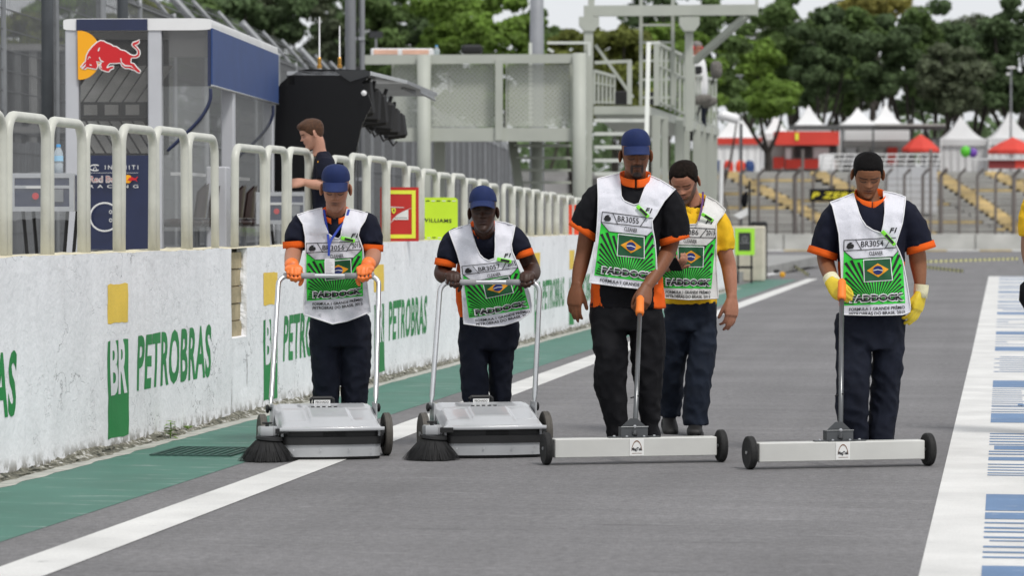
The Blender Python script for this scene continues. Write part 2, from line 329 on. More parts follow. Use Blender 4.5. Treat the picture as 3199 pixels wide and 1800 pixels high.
# ------------------------------------------------------------ pit wall
def plaster():
    m = bpy.data.materials.new('white_plaster'); m.use_nodes = True; t = m.node_tree; p = t.nodes['Principled BSDF']; L = t.links.new
    tc = t.nodes.new('ShaderNodeTexCoord')
    def nz(s, d=6, st=(1, 1, 1), rg=.6):
        n = t.nodes.new('ShaderNodeTexNoise'); n.inputs['Scale'].default_value = s; n.inputs['Detail'].default_value = d; n.inputs['Roughness'].default_value = rg
        mp = t.nodes.new('ShaderNodeMapping'); mp.inputs['Scale'].default_value = st; L(tc.outputs['Object'], mp.inputs[0]); L(mp.outputs[0], n.inputs['Vector']); return n.outputs[0]
    def mr(x, a, b, lo, hi):
        q = t.nodes.new('ShaderNodeMapRange'); q.inputs[1].default_value = lo; q.inputs[2].default_value = hi; q.inputs[3].default_value = a; q.inputs[4].default_value = b; L(x, q.inputs[0]); return q.outputs[0]
    def mul(a, b):
        q = t.nodes.new('ShaderNodeMath'); q.operation = 'MULTIPLY'; L(a, q.inputs[0]); L(b, q.inputs[1]); return q.outputs[0]
    vr = t.nodes.new('ShaderNodeTexVoronoi'); vr.feature = 'DISTANCE_TO_EDGE'; vr.inputs['Scale'].default_value = 1.3
    mp = t.nodes.new('ShaderNodeMapping'); mp.inputs['Scale'].default_value = (1, .8, 1); L(tc.outputs['Object'], mp.inputs[0])
    ad = t.nodes.new('ShaderNodeVectorMath'); ad.operation = 'ADD'; n0 = t.nodes.new('ShaderNodeTexNoise'); n0.inputs['Scale'].default_value = 5; n0.inputs['Detail'].default_value = 6
    L(tc.outputs['Object'], n0.inputs['Vector']); L(mp.outputs[0], ad.inputs[0]); L(n0.outputs['Color'], ad.inputs[1]); L(ad.outputs[0], vr.inputs['Vector'])
    crack = mr(vr.outputs['Distance'], .45, 1, .0, .010); gate = mr(nz(1.7, 3), 0, 1, .54, .60)
    cg = t.nodes.new('ShaderNodeMix'); L(gate, cg.inputs[0]); cg.inputs[2].default_value = 1.0; L(crack, cg.inputs[3])
    f = mul(mul(mr(nz(1.3, 6), .94, 1.03, .3, .65), mr(nz(7, 7, (1, 1, .35)), .93, 1.03, .3, .6)), cg.outputs[0])
    f = mul(f, mr(nz(26, 6), 1, .5, .70, .78))                       # pits and chips
    sp = t.nodes.new('ShaderNodeSeparateXYZ'); L(tc.outputs['Object'], sp.inputs[0])
    low = mr(sp.outputs[2], 1, 0, .02, .10); dirt = mul(low, mr(nz(11, 7), 0, 1, .46, .56))
    hi_ = mr(sp.outputs[2], 0, .35, .86, .97); smear = mul(hi_, mr(nz(3.5, 7, (1, 1, 3)), 0, 1, .56, .72))
    c1 = t.nodes.new('ShaderNodeMix'); c1.data_type = 'RGBA'; c1.blend_type = 'MULTIPLY'; c1.inputs[0].default_value = 1; c1.inputs[6].default_value = (.86, .865, .885, 1); L(f, c1.inputs[7])
    c2 = t.nodes.new('ShaderNodeMix'); c2.data_type = 'RGBA'; c2.inputs[7].default_value = (.20, .185, .15, 1); L(dirt, c2.inputs[0]); L(c1.outputs[2], c2.inputs[6])
    c3 = t.nodes.new('ShaderNodeMix'); c3.data_type = 'RGBA'; c3.inputs[7].default_value = (.42, .42, .42, 1); L(smear, c3.inputs[0]); L(c2.outputs[2], c3.inputs[6]); L(c3.outputs[2], p.inputs['Base Color'])
    p.inputs['Roughness'].default_value = .75; p.inputs['Specular IOR Level'].default_value = .3
    b = t.nodes.new('ShaderNodeBump'); b.inputs['Strength'].default_value = .55; b.inputs['Distance'].default_value = .012
    hsum = t.nodes.new('ShaderNodeMath'); hsum.operation = 'ADD'; L(nz(20, 7), hsum.inputs[0]); L(crack, hsum.inputs[1]); L(hsum.outputs[0], b.inputs['Height']); L(b.outputs[0], p.inputs['Normal'])
    return m
M_plaster = plaster()
M_beige = mat('raw_render', (.42, .35, .22), .9, var=.25, scale=7, bump=.6, bscale=30, var2=.15, scale2=2)
M_cream = mat('cream_wall_top', (.62, .57, .42), .8, var=.2, scale=12, bump=.3)
WH = 1.062
def wh(Y, z): return WX + .008*noise.noise(V((Y*1.1, z*1.6, 3))) + .004*noise.noise(V((Y*5, z*6, 9)))
def wtop(Y): return WH + .009*noise.noise(V((Y*2.1, 0, 5))) + .006*noise.noise(V((Y*9, 0, 2)))
pit = empty('pit_wall', (WX, 30, 0), 0, 'long white plastered pit wall with painted green and yellow emblems', 'wall')
def pw(mb, name, m, **k):
    mb.v = [q - V((WX, 30, 0)) for q in mb.v]; return mb.build(name, m, pit, **k)
YR0, YR1 = onX(723, 900, WX).y, onX(772, 900, WX).y; ZR = onX(745, 1056, WX).z
def face(y0, y1, z0=0., top=None):
    n = max(2, int((y1-y0)/.07)); mb = MB()
    mb.grid(lambda u, v: (lambda Y: V((wh(Y, v), Y, z0 + ((top if top else wtop(Y))-z0)*v)))(y0+(y1-y0)*u), n, 16); return mb
pw(face(YW0, YR0), 'wall_face', M_plaster, smooth=True); pw(face(YR0, YR1, 0, ZR), 'wall_face', M_plaster, smooth=True); pw(face(YR1, YW1), 'wall_face', M_plaster, smooth=True)
mb = MB().box((WX-.30, YW0, 0), (WX-.055, YW1, WH-.035)); pw(mb, 'wall_core', M_beige)
mb = MB(); n_ = int((YW1-YW0)/.12)
mb.grid(lambda u, v: V((WX-.30+.29*v if v < .99 else wh(YW0+(YW1-YW0)*u, 1), YW0+(YW1-YW0)*u, wtop(YW0+(YW1-YW0)*u)-.001+.012*noise.noise(V((u*400, v*3, 1)))*(v < .99))), n_, 4); pw(mb, 'wall_capping', M_cream, smooth=True)
mb = MB()                                                            # broken edge of the recess: raw render with courses
for k in range(5):
    z0 = ZR + (WH-.02-ZR)*k/5; z1 = ZR + (WH-.02-ZR)*(k+1)/5 - .008
    mb.box((WX-.06, YR0-.02, z0), (WX-.036-.006*(k % 2), YR1+.02, z1))
pw(mb, 'bare_patch', M_beige)
for yy, s_ in ((YR0, 1), (YR1, -1)):
    mb = MB(); mb.grid(lambda u, v: V((wh(yy, 0)-.06*u, yy + s_*.014*u*(1+2*noise.noise(V((u*5, v*14, yy)))) , ZR+(wtop(yy)-ZR)*v)), 3, 30); pw(mb, 'recess_edge', M_plaster)
mb = MB(); mb.grid(lambda u, v: V((wh(YR0+(YR1-YR0)*u, 0)-.06*v, YR0+(YR1-YR0)*u, ZR+.012*v+.01*noise.noise(V((u*8, v*3, 0))))), 8, 3); pw(mb, 'recess_sill', M_plaster)
# crumbling foot of the wall
def foot_mat():
    m = bpy.data.materials.new('crumbling_mortar'); m.use_nodes = True; t = m.node_tree; p = t.nodes['Principled BSDF']; L = t.links.new
    tc = t.nodes.new('ShaderNodeTexCoord'); n = t.nodes.new('ShaderNodeTexNoise'); n.inputs['Scale'].default_value = 16; n.inputs['Detail'].default_value = 8; n.inputs['Roughness'].default_value = .7; L(tc.outputs['Object'], n.inputs['Vector'])
    r = t.nodes.new('ShaderNodeValToRGB'); e = r.color_ramp.elements; e[0].position = .36; e[0].color = (.05, .055, .045, 1); e[1].position = .64; e[1].color = (.72, .72, .70, 1)
    q = e.new(.48); q.color = (.15, .145, .11, 1); q = e.new(.55); q.color = (.26, .25, .20, 1)
    L(n.outputs[0], r.inputs[0]); L(r.outputs[0], p.inputs['Base Color']); p.inputs['Roughness'].default_value = .95
    b = t.nodes.new('ShaderNodeBump'); b.inputs['Strength'].default_value = 1; b.inputs['Distance'].default_value = .02; L(n.outputs[0], b.inputs['Height']); L(b.outputs[0], p.inputs['Normal']); return m
M_foot = foot_mat()
mb = MB()
def foot(u, v):
    Y = YW0 + (YW1-YW0)*u; a = .5+.5*noise.noise(V((Y*.9, 0, 4))); wd = .04+.06*a; h = .012+.045*a
    x = WX - .01 + wd*v + .025*noise.noise(V((Y*7, v*4, 1)))*min(1, v*3); z = h*(1-v)**1.3*(1+.6*noise.noise(V((Y*6, v*5, 7)))) + .02*abs(noise.noise(V((Y*16, v*9, 3))))*(1-v*.9)
    return V((x, Y, max(z, .004) if v < .95 else .003))
mb.grid(foot, 1100, 9); pw(mb, 'crumbling_foot', M_foot)
M_mort = mat('pale_mortar', (.40, .40, .36), .9, var=.25, scale=9)
mb = MB(); mb.grid(lambda u, v: V((WX+.05+(.10+.03*noise.noise(V((u*200, 0, 1))))*v, YW0+(YW1-YW0)*u, .0028)), 500, 1); pw(mb, 'mortar_edge', M_mort)
# painted emblems
M_pgreen = worn_paint('green_wall_paint', (.014, .24, .055), (.55, .58, .56), .16, 14, rough=.5)
M_pyel = worn_paint('yellow_wall_paint', (.88, .61, .075), (.75, .72, .6), .12, 12, rough=.5)
M_pwhite = worn_paint('white_wall_paint', (.80, .81, .83), (.3, .3, .3), .05, 12)
def on_wall(name, vs, fs, m, off=.0018, parent=None):
    """vs: (Y, z) flat shape hugging the plaster"""
    v2, f2 = subdiv2d(vs, fs, .05); mb = MB(); mb.add([(wh(Y, min(1, z/WH))+off, Y, z) for Y, z in v2], f2); return pw(mb, name, m, fixn=False)
def rough_rect(y0, y1, z0, z1, n=7, j=.004):
    pts = [(y0+(y1-y0)*i/n, z0) for i in range(n)] + [(y1, z0+(z1-z0)*i/n) for i in range(n)] + [(y1-(y1-y0)*i/n, z1) for i in range(n)] + [(y0, z1-(z1-z0)*i/n) for i in range(n)]
    return [(a+random.uniform(-j, j), b+random.uniform(-j, j)) for a, b in pts], [tuple(range(4*n))]
v2s = 3199/2575.
q0, q1 = onX(270*v2s, 812*v2s, WX), onX(321*v2s, 812*v2s, WX); Ya, Yb = q0.y, q1.y
zy0, zy1 = onX(295*v2s, 812*v2s, WX).z, onX(295*v2s, 714*v2s, WX).z
zg0, zg1 = onX(295*v2s, 1100*v2s, WX).z, onX(295*v2s, 856*v2s, WX).z; zb0 = onX(295*v2s, 998*v2s, WX).z
pa, pb = onX(343*v2s, 985*v2s, WX), onX(527*v2s, 948*v2s, WX); pzt = onX(430*v2s, 832*v2s, WX).z; pzb = onX(430*v2s, 968*v2s, WX).z
for xc in (-40, 295, 679, 953, 1166, 1351, 1437, 1500):
    dY = onX(xc*v2s, 800, WX).y - onX(295*v2s, 800, WX).y if xc > 0 else Ya - onX(679*v2s, 800, WX).y
    if Ya+dY > YW1-3: break
    on_wall('yellow_square', *rough_rect(Ya+dY, Yb+dY, zy0, zy1), M_pyel)
    on_wall('green_block', *rough_rect(Ya+dY, Yb+dY, zg0, zg1), M_pgreen)
    vs, fs, _ = text2d('BR', .035)
    w_ = Yb-Ya; on_wall('white_initials', [(Ya+dY+w_*(.12+.80*u), zb0+.012+(zg1-zb0-.0)*v) for u, v in vs], fs, M_pwhite, .0036)
    vs, fs, _ = text2d('PETROBRAS', .028, 0, 3, 1.06)
    on_wall('green_lettering', [(pa.y+dY+(pb.y-pa.y)*(u+.02*v)+.004*noise.noise(V((u*30, v*4, xc))), pzb+(pzt-pzb)*v*(1+.03*u)+.004*noise.noise(V((u*25, 0, xc+v*3)))) for u, v in vs], fs, M_pgreen, .0018)
# end pillar of the wall
M_pill = mat('cream_plaster', (.60, .56, .46), .8, var=.14, scale=5, bump=.3, bscale=25)
mb = MB().box((-.60, 0, 0), (.09, .55, 1.09), bev=.03); o = mb.build('wall_pillar', M_pill); o.location = (WX, 62.4, 0); tag(o, 'cream plastered pillar closing the far end of the pit wall', 'pillar')

# ------------------------------------------------------------ hoop railing on the wall
M_rail = mat('cream_rail_paint', (.56, .565, .505), .42, var=.08, scale=9, bump=.1, bscale=50, var2=.06, scale2=2)
RX = WX-.14
def railing(xs_, tops, label):
    """xs_: picture columns of hoop ends (source px); tops: heights"""
    Ys = [onX(x, 700, RX).y for x in xs_]
    rt = empty('hoop_railing', (RX, Ys[0], WH-.02), 0, label, 'railing', 'cream hoop railings on the pit wall')
    for i in range(len(Ys)-1):
        y0, y1 = Ys[i]+.012, Ys[i+1]-.012; h = tops[i]-WH+.02+random.uniform(-.012, .012); r = .10; e = -.007; mb = MB(); path = []
        lean = random.uniform(-.008, .008)
        A, B = V((-e, y0-Ys[0], 0)), V((e, y1-Ys[0], 0)); d = (B-A).normalized(); up = V((lean, 0, 1)).normalized()
        path = [A-up*.05, A+up*(h-r)*.5, A+up*(h-r)]
        for k in range(1, 7): a = pi/2*k/6; path.append(A+up*(h-r+r*sin(a))+d*(r-r*cos(a)))
        for k in range(0, 7): a = pi/2*k/6; path.append(B+up*(h-r+r*cos(a))-d*(r-r*sin(a)))
        path += [B+up*(h-r)*.5, B-up*.05]
        mb.loft(path, [.0265]*len(path), 12, (1, 0, 0)); mb.build('hoop', M_rail, rt, smooth=True)
    return rt
railing([-118, 15, 148, 262, 372, 481, 584, 677], [1.76, 1.76, 1.755, 1.735, 1.745, 1.765, 1.74], 'cream hoop railing in front of the stand with the bull emblem')
railing([728, 827, 895, 966, 1034, 1090, 1144, 1206, 1269, 1313, 1362, 1407, 1450, 1490, 1523, 1556], [1.715, 1.715, 1.72, 1.705, 1.70, 1.715, 1.72, 1.69, 1.665, 1.645, 1.635, 1.62, 1.60, 1.58, 1.56], 'long cream hoop railing behind the red and lime sign boards')
railing([1569, 1600, 1631, 1659, 1687, 1713, 1738, 1767, 1792, 1817, 1842, 1866, 1889, 1910, 1931], [1.555, 1.535, 1.53, 1.52, 1.51, 1.50, 1.49, 1.48, 1.47, 1.46, 1.45, 1.44, 1.43, 1.42], 'cream hoop railing of low narrow hoops past a gap in the run')

# ------------------------------------------------------------ drain grate, weed
M_iron = mat('dark_grate_iron', (.035, .085, .07), .7, .1, var=.2)
c0, c1, c2_, c3 = gp(512, 1427), gp(800, 1427), gp(800, 1403), gp(590, 1403)
gx0, gx1, gy0, gy1 = -4.42, -3.98, gp(560, 1427).y, gp(700, 1402).y
gr = empty('drain_grate', (gx0, gy0, .004), 0, 'dark slotted iron drain grate set in the green walkway', 'grate')
MB().box((0, 0, 0), (.02, gy1-gy0, .006)).box((gx1-gx0-.02, 0, 0), (gx1-gx0, gy1-gy0, .006)).box((.02, 0, 0), (gx1-gx0-.02, .02, .006)).box((.02, gy1-gy0-.02, 0), (gx1-gx0-.02, gy1-gy0, .006)).build('frame', M_iron, gr)
for k in range(9): MB().box((.040+k*.043, .02, 0), (.053+k*.043, gy1-gy0-.02, .004)).build('bar', M_iron, gr)
M_leaf = mat('weed_leaf', (.17, .30, .04), .5, var=.3, scale=30)
wd = empty('weed_plant', gp(532, 1372), 0, 'small green leafy weed growing at the foot of the wall', 'plant')
MB().tube([(0, 0, 0), (.005, 0, .05), (0, .005, .095)], .003, 5).build('stem', M_leaf, wd)
for k in range(15):
    a = k*2.4; z = .015+.082*k/14; l = .06*(1-.4*k/14); m_ = MB(); d = V((cos(a), sin(a), .35-.5*(k % 3 == 0))); s_ = V((-sin(a), cos(a), 0))*.019; b_ = V((0, 0, z))
    m_.add([b_, b_+d*l*.45+s_, b_+d*l-V((0, 0, .008)), b_+d*l*.45-s_], [(0, 1, 2), (0, 2, 3)]); m_.build('leaf', M_leaf, wd)
w2 = empty('weed_tuft', gp(587, 1352), 0, 'tiny low yellow-green weed tuft in the crumbling foot', 'plant')
for k in range(8):
    a = k*2.4; m_ = MB(); d = V((cos(a), sin(a), .8)); s_ = V((-sin(a), cos(a), 0))*.008
    m_.add([V((0, 0, .02)), d*.02+s_+V((0, 0, .02)), d*.035+V((0, 0, .01)), d*.02-s_+V((0, 0, .02))], [(0, 1, 2), (0, 2, 3)]); m_.build('leaf', M_leaf, w2)
# ============================================================ PEOPLE: tools
M_skin = attr_mat('skin', .5, .35)
M_navy = mat('navy_cotton', (.0075, .009, .020), .85, var=.2, scale=14, bump=.25, bscale=300, spec=.2)
M_black = mat('black_cotton', (.006, .006, .008), .85, var=.2, scale=14, bump=.25, bscale=300, spec=.2)
M_trou = mat('navy_twill', (.0095, .012, .022), .85, var=.2, scale=12, bump=.25, bscale=350, spec=.2)
M_trou2 = mat('black_twill', (.009, .009, .011), .85, var=.2, scale=12, bump=.25, bscale=350, spec=.2)
M_jean = mat('dark_denim', (.011, .016, .028), .8, var=.3, scale=10, bump=.3, bscale=350, spec=.2)
M_orange = mat('orange_cotton', (.80, .12, .012), .8, var=.08, scale=12, bump=.2, bscale=300, spec=.2)
M_yellow = mat('yellow_pique', (.80, .48, .02), .85, var=.08, scale=12, bump=.25, bscale=300, spec=.2)
M_cap = mat('royal_blue_cap', (.014, .026, .095), .75, var=.1, scale=20, bump=.2, bscale=300, spec=.25)
M_gor = mat('orange_rubber', (.86, .20, .035), .45, var=.08, scale=20)
M_gye = mat('yellow_rubber', (.72, .54, .03), .45, var=.1, scale=20)
M_gcu = mat('cream_knit', (.72, .68, .46), .9, var=.1, scale=30, bump=.4, bscale=150)
M_shoe = mat('black_leather', (.006, .0055, .0055), .6, var=.2)
M_hair = mat('black_hair', (.004, .0035, .0035), .75, var=.4, scale=60, bump=.5, bscale=200, spec=.12)
M_hairb = mat('dark_brown_hair', (.012, .008, .006), .8, var=.5, scale=60, bump=.6, bscale=200, spec=.1)
M_hairc = mat('chestnut_hair', (.075, .032, .014), .5, var=.4, scale=60, bump=.6, bscale=200, spec=.3)
def mesh_cloth(name, col):
    m = bpy.data.materials.new(name); m.use_nodes = True; t = m.node_tree; p = t.nodes['Principled BSDF']; L = t.links.new
    tc = t.nodes.new('ShaderNodeTexCoord'); v = t.nodes.new('ShaderNodeTexVoronoi'); v.inputs['Scale'].default_value = 170; v.feature = 'F1'; L(tc.outputs['Object'], v.inputs['Vector'])
    q = t.nodes.new('ShaderNodeMapRange'); q.inputs[1].default_value = .15; q.inputs[2].default_value = .45; q.inputs[3].default_value = .88; q.inputs[4].default_value = 1.03; L(v.outputs['Distance'], q.inputs[0])
    mx = t.nodes.new('ShaderNodeMix'); mx.data_type = 'RGBA'; mx.blend_type = 'MULTIPLY'; mx.inputs[0].default_value = 1; mx.inputs[6].default_value = (*col, 1); L(q.outputs[0], mx.inputs[7]); L(mx.outputs[2], p.inputs['Base Color'])
    p.inputs['Roughness'].default_value = .85; p.inputs['Specular IOR Level'].default_value = .2; return m
M_vest = mesh_cloth('white_mesh_cloth', (.69, .69, .745)); M_vest5 = mesh_cloth('offwhite_mesh_cloth', (.68, .67, .65))
P_green = mat('print_green', (.045, .62, .06), .7, var=.1, scale=30, spec=.25); P_black = mat('print_black', (.012, .012, .013), .7, var=0); P_white = mat('print_white', (.78, .78, .80), .8, var=0)
P_flag = mat('print_flag_green', (.006, .085, .028), .7, var=.1, scale=20); P_yel = mat('print_flag_yellow', (.80, .34, .012), .7, var=0); P_blue = mat('print_flag_blue', (.012, .025, .16), .7, var=0)
P_fluo = mat('fluo_green_plastic', (.22, .80, .04), .4, var=0)

def tabs(t, T):
    for (a, u), (b, v) in zip(T, T[1:]):
        if t <= b: k = (t-a)/(b-a); return u + (v-u)*k
    return T[-1][1]
HW = [(0, .010), (.035, .027), (.09, .040), (.18, .0515), (.28, .0600), (.40, .0665), (.50, .0705), (.60, .0735), (.70, .0750), (.80, .0715), (.88, .0620), (.94, .0465), (.98, .027), (1, .001)]
HFr = [(0, .074), (.03, .084), (.09, .0895), (.18, .0860), (.28, .0885), (.40, .0890), (.50, .0855), (.58, .0915), (.66, .0935), (.74, .0900), (.82, .0790), (.89, .0610), (.95, .0400), (.98, .023), (1, .001)]
HBk = [(0, .0), (.05, .012), (.12, .028), (.2, .046), (.3, .068), (.4, .086), (.5, .098), (.6, .104), (.7, .104), (.8, .096), (.88, .078), (.94, .055), (.98, .03), (1, .001)]
def g2(x, z, cx, cz, sx, sz): return math.exp(-((x-cx)/sx)**2 - ((z-cz)/sz)**2)
def head_pt(t, ph, fat=1., nose=1., off=0.):
    z = -.118+.238*t; s, c = sin(ph), cos(ph); n = 2.35 if c > 0 else 2.1
    w_ = tabs(t, HW)*fat; x = w_*math.copysign(abs(s)**(2/n), s)
    d = tabs(t, HFr) if c > 0 else tabs(t, HBk); y = -d*math.copysign(abs(c)**(2/n), c)
    if c > 0:
        k = 0.
        zt = lambda q: -.118+.238*q
        ax = abs(x)
        br = max(0, min(1, (zt(.54)-z)/(zt(.54)-zt(.385))))          # nose ridge
        if zt(.355) < z < zt(.57):
            e = 1 if z > zt(.395) else max(0, (z-zt(.355))/(zt(.395)-zt(.355)))
            k += nose*e*((.004+.020*br)*math.exp(-(x/(.0075+.0055*br))**2) + .008*br*br*(math.exp(-((ax-.0135)/.006)**2)))
        k -= .0125*g2(ax, z, .031, zt(.505), .0155, .0125)*1
        k += .0065*g2(ax, z, .031, zt(.497), .0125, .0075)
        k += .0050*g2(ax, z, .028, zt(.575), .020, .007)
        k += .0030*g2(ax, z, .046, zt(.42), .016, .016)
        k += .0058*g2(x, z, 0, zt(.292), .019, .0055) + .0062*g2(x, z, 0, zt(.245), .016, .0055) - .0045*g2(x, z, 0, zt(.268), .022, .0028)
        k -= .0035*g2(x, z, 0, zt(.19), .020, .008); k += .0050*g2(x, z, 0, zt(.10), .018, .016)
        k -= .0030*g2(ax, z, .040, zt(.30), .010, .020)
        y -= k*min(1, c*3)
    if off:
        q = V((x/max(w_, .02), y/max(d, .02), (z-.01)/.11)); q.normalize(); return V((x, y, z)) + q*off
    return V((x, y, z))
def head_mesh(skin, lip, beard=None, bcol=(.02, .015, .012), stub=0., hairdark=None, fat=1., nose=1., brow=(.012, .009, .008)):
    """verts, faces, colours of a head in its own frame (face towards -y, chin down)"""
    nu, nv = 104, 84; vs = []; cs = []; sk = V(skin)
    zt = lambda q: -.118+.238*q
    for j in range(nv+1):
        for i in range(nu):
            ph = 2*pi*i/nu; ph = ph - .35*sin(ph) if True else ph      # denser in front
            p = head_pt(j/nv, ph, fat, nose); vs.append(p); x, z = p.x, p.z; ax = abs(x); c = sk.copy()
            if cos(ph) > .05:
                l = max(g2(x, z, 0, zt(.292), .021, .0052), g2(x, z, 0, zt(.246), .019, .0058)); c = c.lerp(V(lip), min(1, l*1.1)*.8)
                c = c.lerp(V(lip)*.25, min(1, 1.2*g2(x, z, 0, zt(.269), .022, .0016)))
                bz = zt(.578)-.10*(ax-.03)**2*12; b = math.exp(-((z-bz)/.0048)**2)*(1 if .010 < ax < .050 else math.exp(-((ax-.03)/.024)**6)); c = c.lerp(V(brow), min(1, b*1.1)*.85)
                lz = zt(.488)-.006*(1-((ax-.031)/.016)**2); e = math.exp(-((z-lz)/.0026)**2) if abs(ax-.031) < .0165 else 0; c = c.lerp(V((.008, .006, .006)), e*.95)
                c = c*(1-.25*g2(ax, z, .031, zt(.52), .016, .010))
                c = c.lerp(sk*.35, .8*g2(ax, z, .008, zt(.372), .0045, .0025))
                if beard == 'goatee':
                    m_ = max(g2(x, z, 0, zt(.325), .030, .0055), g2(x, z, 0, zt(.10), .026, .022), g2(ax, z, .028, zt(.24), .0065, .026)); c = c.lerp(V(bcol), min(1, m_*1.9)*.92)
                if beard == 'full':
                    m_ = max(1/(1+math.exp(min(60, (z-zt(.275) - .050*max(0, ax-.040)/.022)/.003))), g2(x, z, 0, zt(.325), .030, .006))
                    m_ *= 1-min(1, max(g2(x, z, 0, zt(.27), .019, .008), .0)*1.5); c = c.lerp(V(bcol), max(0, min(1, m_))*.85)
                if stub: c = c.lerp(V((.05, .045, .042)), stub/(1+math.exp((z-zt(.31))/.006)))
            if hairdark:                                            # short hair below a cap
                if cos(ph) < .12 and z > -.035 and z < .06: c = c.lerp(V(hairdark), .85)
            cs.append(c)
    fs = [(j*nu+i, j*nu+(i+1) % nu, (j+1)*nu+(i+1) % nu, (j+1)*nu+i) for j in range(nv) for i in range(nu)]
    for s_ in (-1, 1):                                              # ears
        o = len(vs); a, b = 12, 9
        for j in range(b+1):
            for i in range(a):
                th, q = pi*j/b, 2*pi*i/a; e = V((sin(th)*cos(q)*.0080, sin(th)*sin(q)*.0195, cos(th)*.034)); e.y *= 1+.25*e.z/.034
                rim = (e.y/.0195)**2+(e.z/.034)**2
                if e.x*s_ > 0: e.x -= s_*.006*max(0, 1-rim*1.5)
                e = Matrix.Rotation(s_*R(38), 3, 'Z') @ Matrix.Rotation(R(-10), 3, 'X') @ e
                vs.append(V((s_*.0800*fat, .012, -.004)) + e); cs.append(sk*(.75 if rim < .45 else 1.0))
        fs += [(o+j*a+i, o+j*a+(i+1) % a, o+(j+1)*a+(i+1) % a, o+(j+1)*a+i) for j in range(b) for i in range(a)]
    return vs, fs, cs
def hair_mesh(M, kind='short', thick=.008, fat=1., rnd=1.):
    mb = MB(); nu, nv = 80, 60
    def line(ph):                                                   # lowest hair level for a direction
        a = abs(((ph+pi) % (2*pi))-pi)
        if kind == 'receding': T = [(0, .80), (.30, .80), (.55, .82), (.85, .72), (1.15, .60), (1.35, .50), (1.75, .46), (2.2, .33), (pi, .28)]
        elif kind == 'quiff': T = [(0, .77), (.5, .76), (.9, .70), (1.2, .56), (1.40, .46), (1.75, .46), (2.2, .30), (pi, .26)]
        else: T = [(0, .775), (.5, .77), (.85, .73), (1.05, .61), (1.30, .49), (1.7, .47), (2.2, .33), (pi, .28)]
        return tabs(a, T)
    def fn(u, v):
        ph = 2*pi*u; t = .2+.8*v; k = max(-1, min(1, (t-line(ph))/.035)); th = thick*(.55+.45*min(1, max(0, (t-.5)/.35)))
        o = -.004 + (th+.004)*(.5+.5*k) + .0016*rnd*noise.noise(V((sin(ph)*14, cos(ph)*14, t*20)))
        if kind == 'quiff' and t > .72: o += .020*max(0, cos(ph))*(1-abs(t-.86)/.16 if abs(t-.86) < .16 else 0)
        return M @ head_pt(t, ph, fat, 0, o)
    mb.grid(fn, nu, nv, wrap=True); return mb
def cap_parts(root, M, m=None):
    m = m or M_cap
    def rim(ph, g=0.):
        c = cos(ph); return V(((.0785+g)*sin(ph), -(.0975+g)*c if c > 0 else -(.1065+g)*c, .059+.006*c))
    mb = MB(); n = 12
    def fn(u, v):
        ph = 2*pi*u; a = v*pi/2; b = rim(ph); k = cos(a)**.72 if v < 1 else 0; seam = .0012*math.exp(-((((ph/(pi/3)) % 1)-.5)*2*6)**2 if False else -(min((ph/(pi/3)) % 1, 1-(ph/(pi/3)) % 1)*14)**2)
        z = b.z + (.082+.016*max(0, cos(ph))*sin(2*a))*sin(a)**.85
        k *= 1 + .03*sin(2*a)*max(0, cos(ph)); k -= seam*6*sin(2*a)
        return M @ V((b.x*k, b.y*k, z + .0012*noise.noise(V((ph*3, v*6, 1)))))
    mb.grid(fn, 72, 20, wrap=True); cp = mb.build('cap', m, root, smooth=True)
    mb = MB()
    def br(u, v, dz=0.):
        ph = (u-.5)*2*R(58); b = rim(ph, .001); ext = .080*max(0, cos(ph*90/58.5))**.5
        q = V((b.x*(1+.02*v), b.y - ext*v, b.z + .003 - .028*v - .018*(abs(u-.5)*2)**2*(.4+.6*v) + dz)); return M @ q
    mb.grid(lambda u, v: br(u, v), 30, 8); mb.grid(lambda u, v: br(u, 1-v, -.004), 30, 8); mb.grid(lambda u, v: br(u, 1, -.004*v), 30, 1)
    mb.build('brim', m, cp, smooth=True)
    mb = MB().lathe([(.001, .0045), (.005, .003), (.0065, 0), (.0065, -.004)], 12, M @ Matrix.Translation((0, -.002, .140))); mb.build('cap_button', m, cp, smooth=True)
    return cp
def finger(mb, p, d, w_, n, L3, r, bends, spread=0.):
    """chain of three phalanges from p along d, bending about w_ towards -n"""
    d = (Matrix.Rotation(spread, 3, n) @ d).normalized(); pts = [p - d*.012, p]; q = p.copy()
    for l, b in zip(L3, bends):
        d = Matrix.Rotation(b, 3, w_) @ d; q = q + d*l; pts.append(q.copy())
    path = crom([tuple(x) for x in pts], 3); m = len(path)
    mb.loft(path, [r*(1.04-.24*i/(m-1)) if i < m-1 else r*.5 for i in range(m)], 8, tuple(n)); mb.loft([path[-2], path[-1], path[-1]+d*r*.35], [r*.80, r*.68, r*.25], 8, tuple(n))
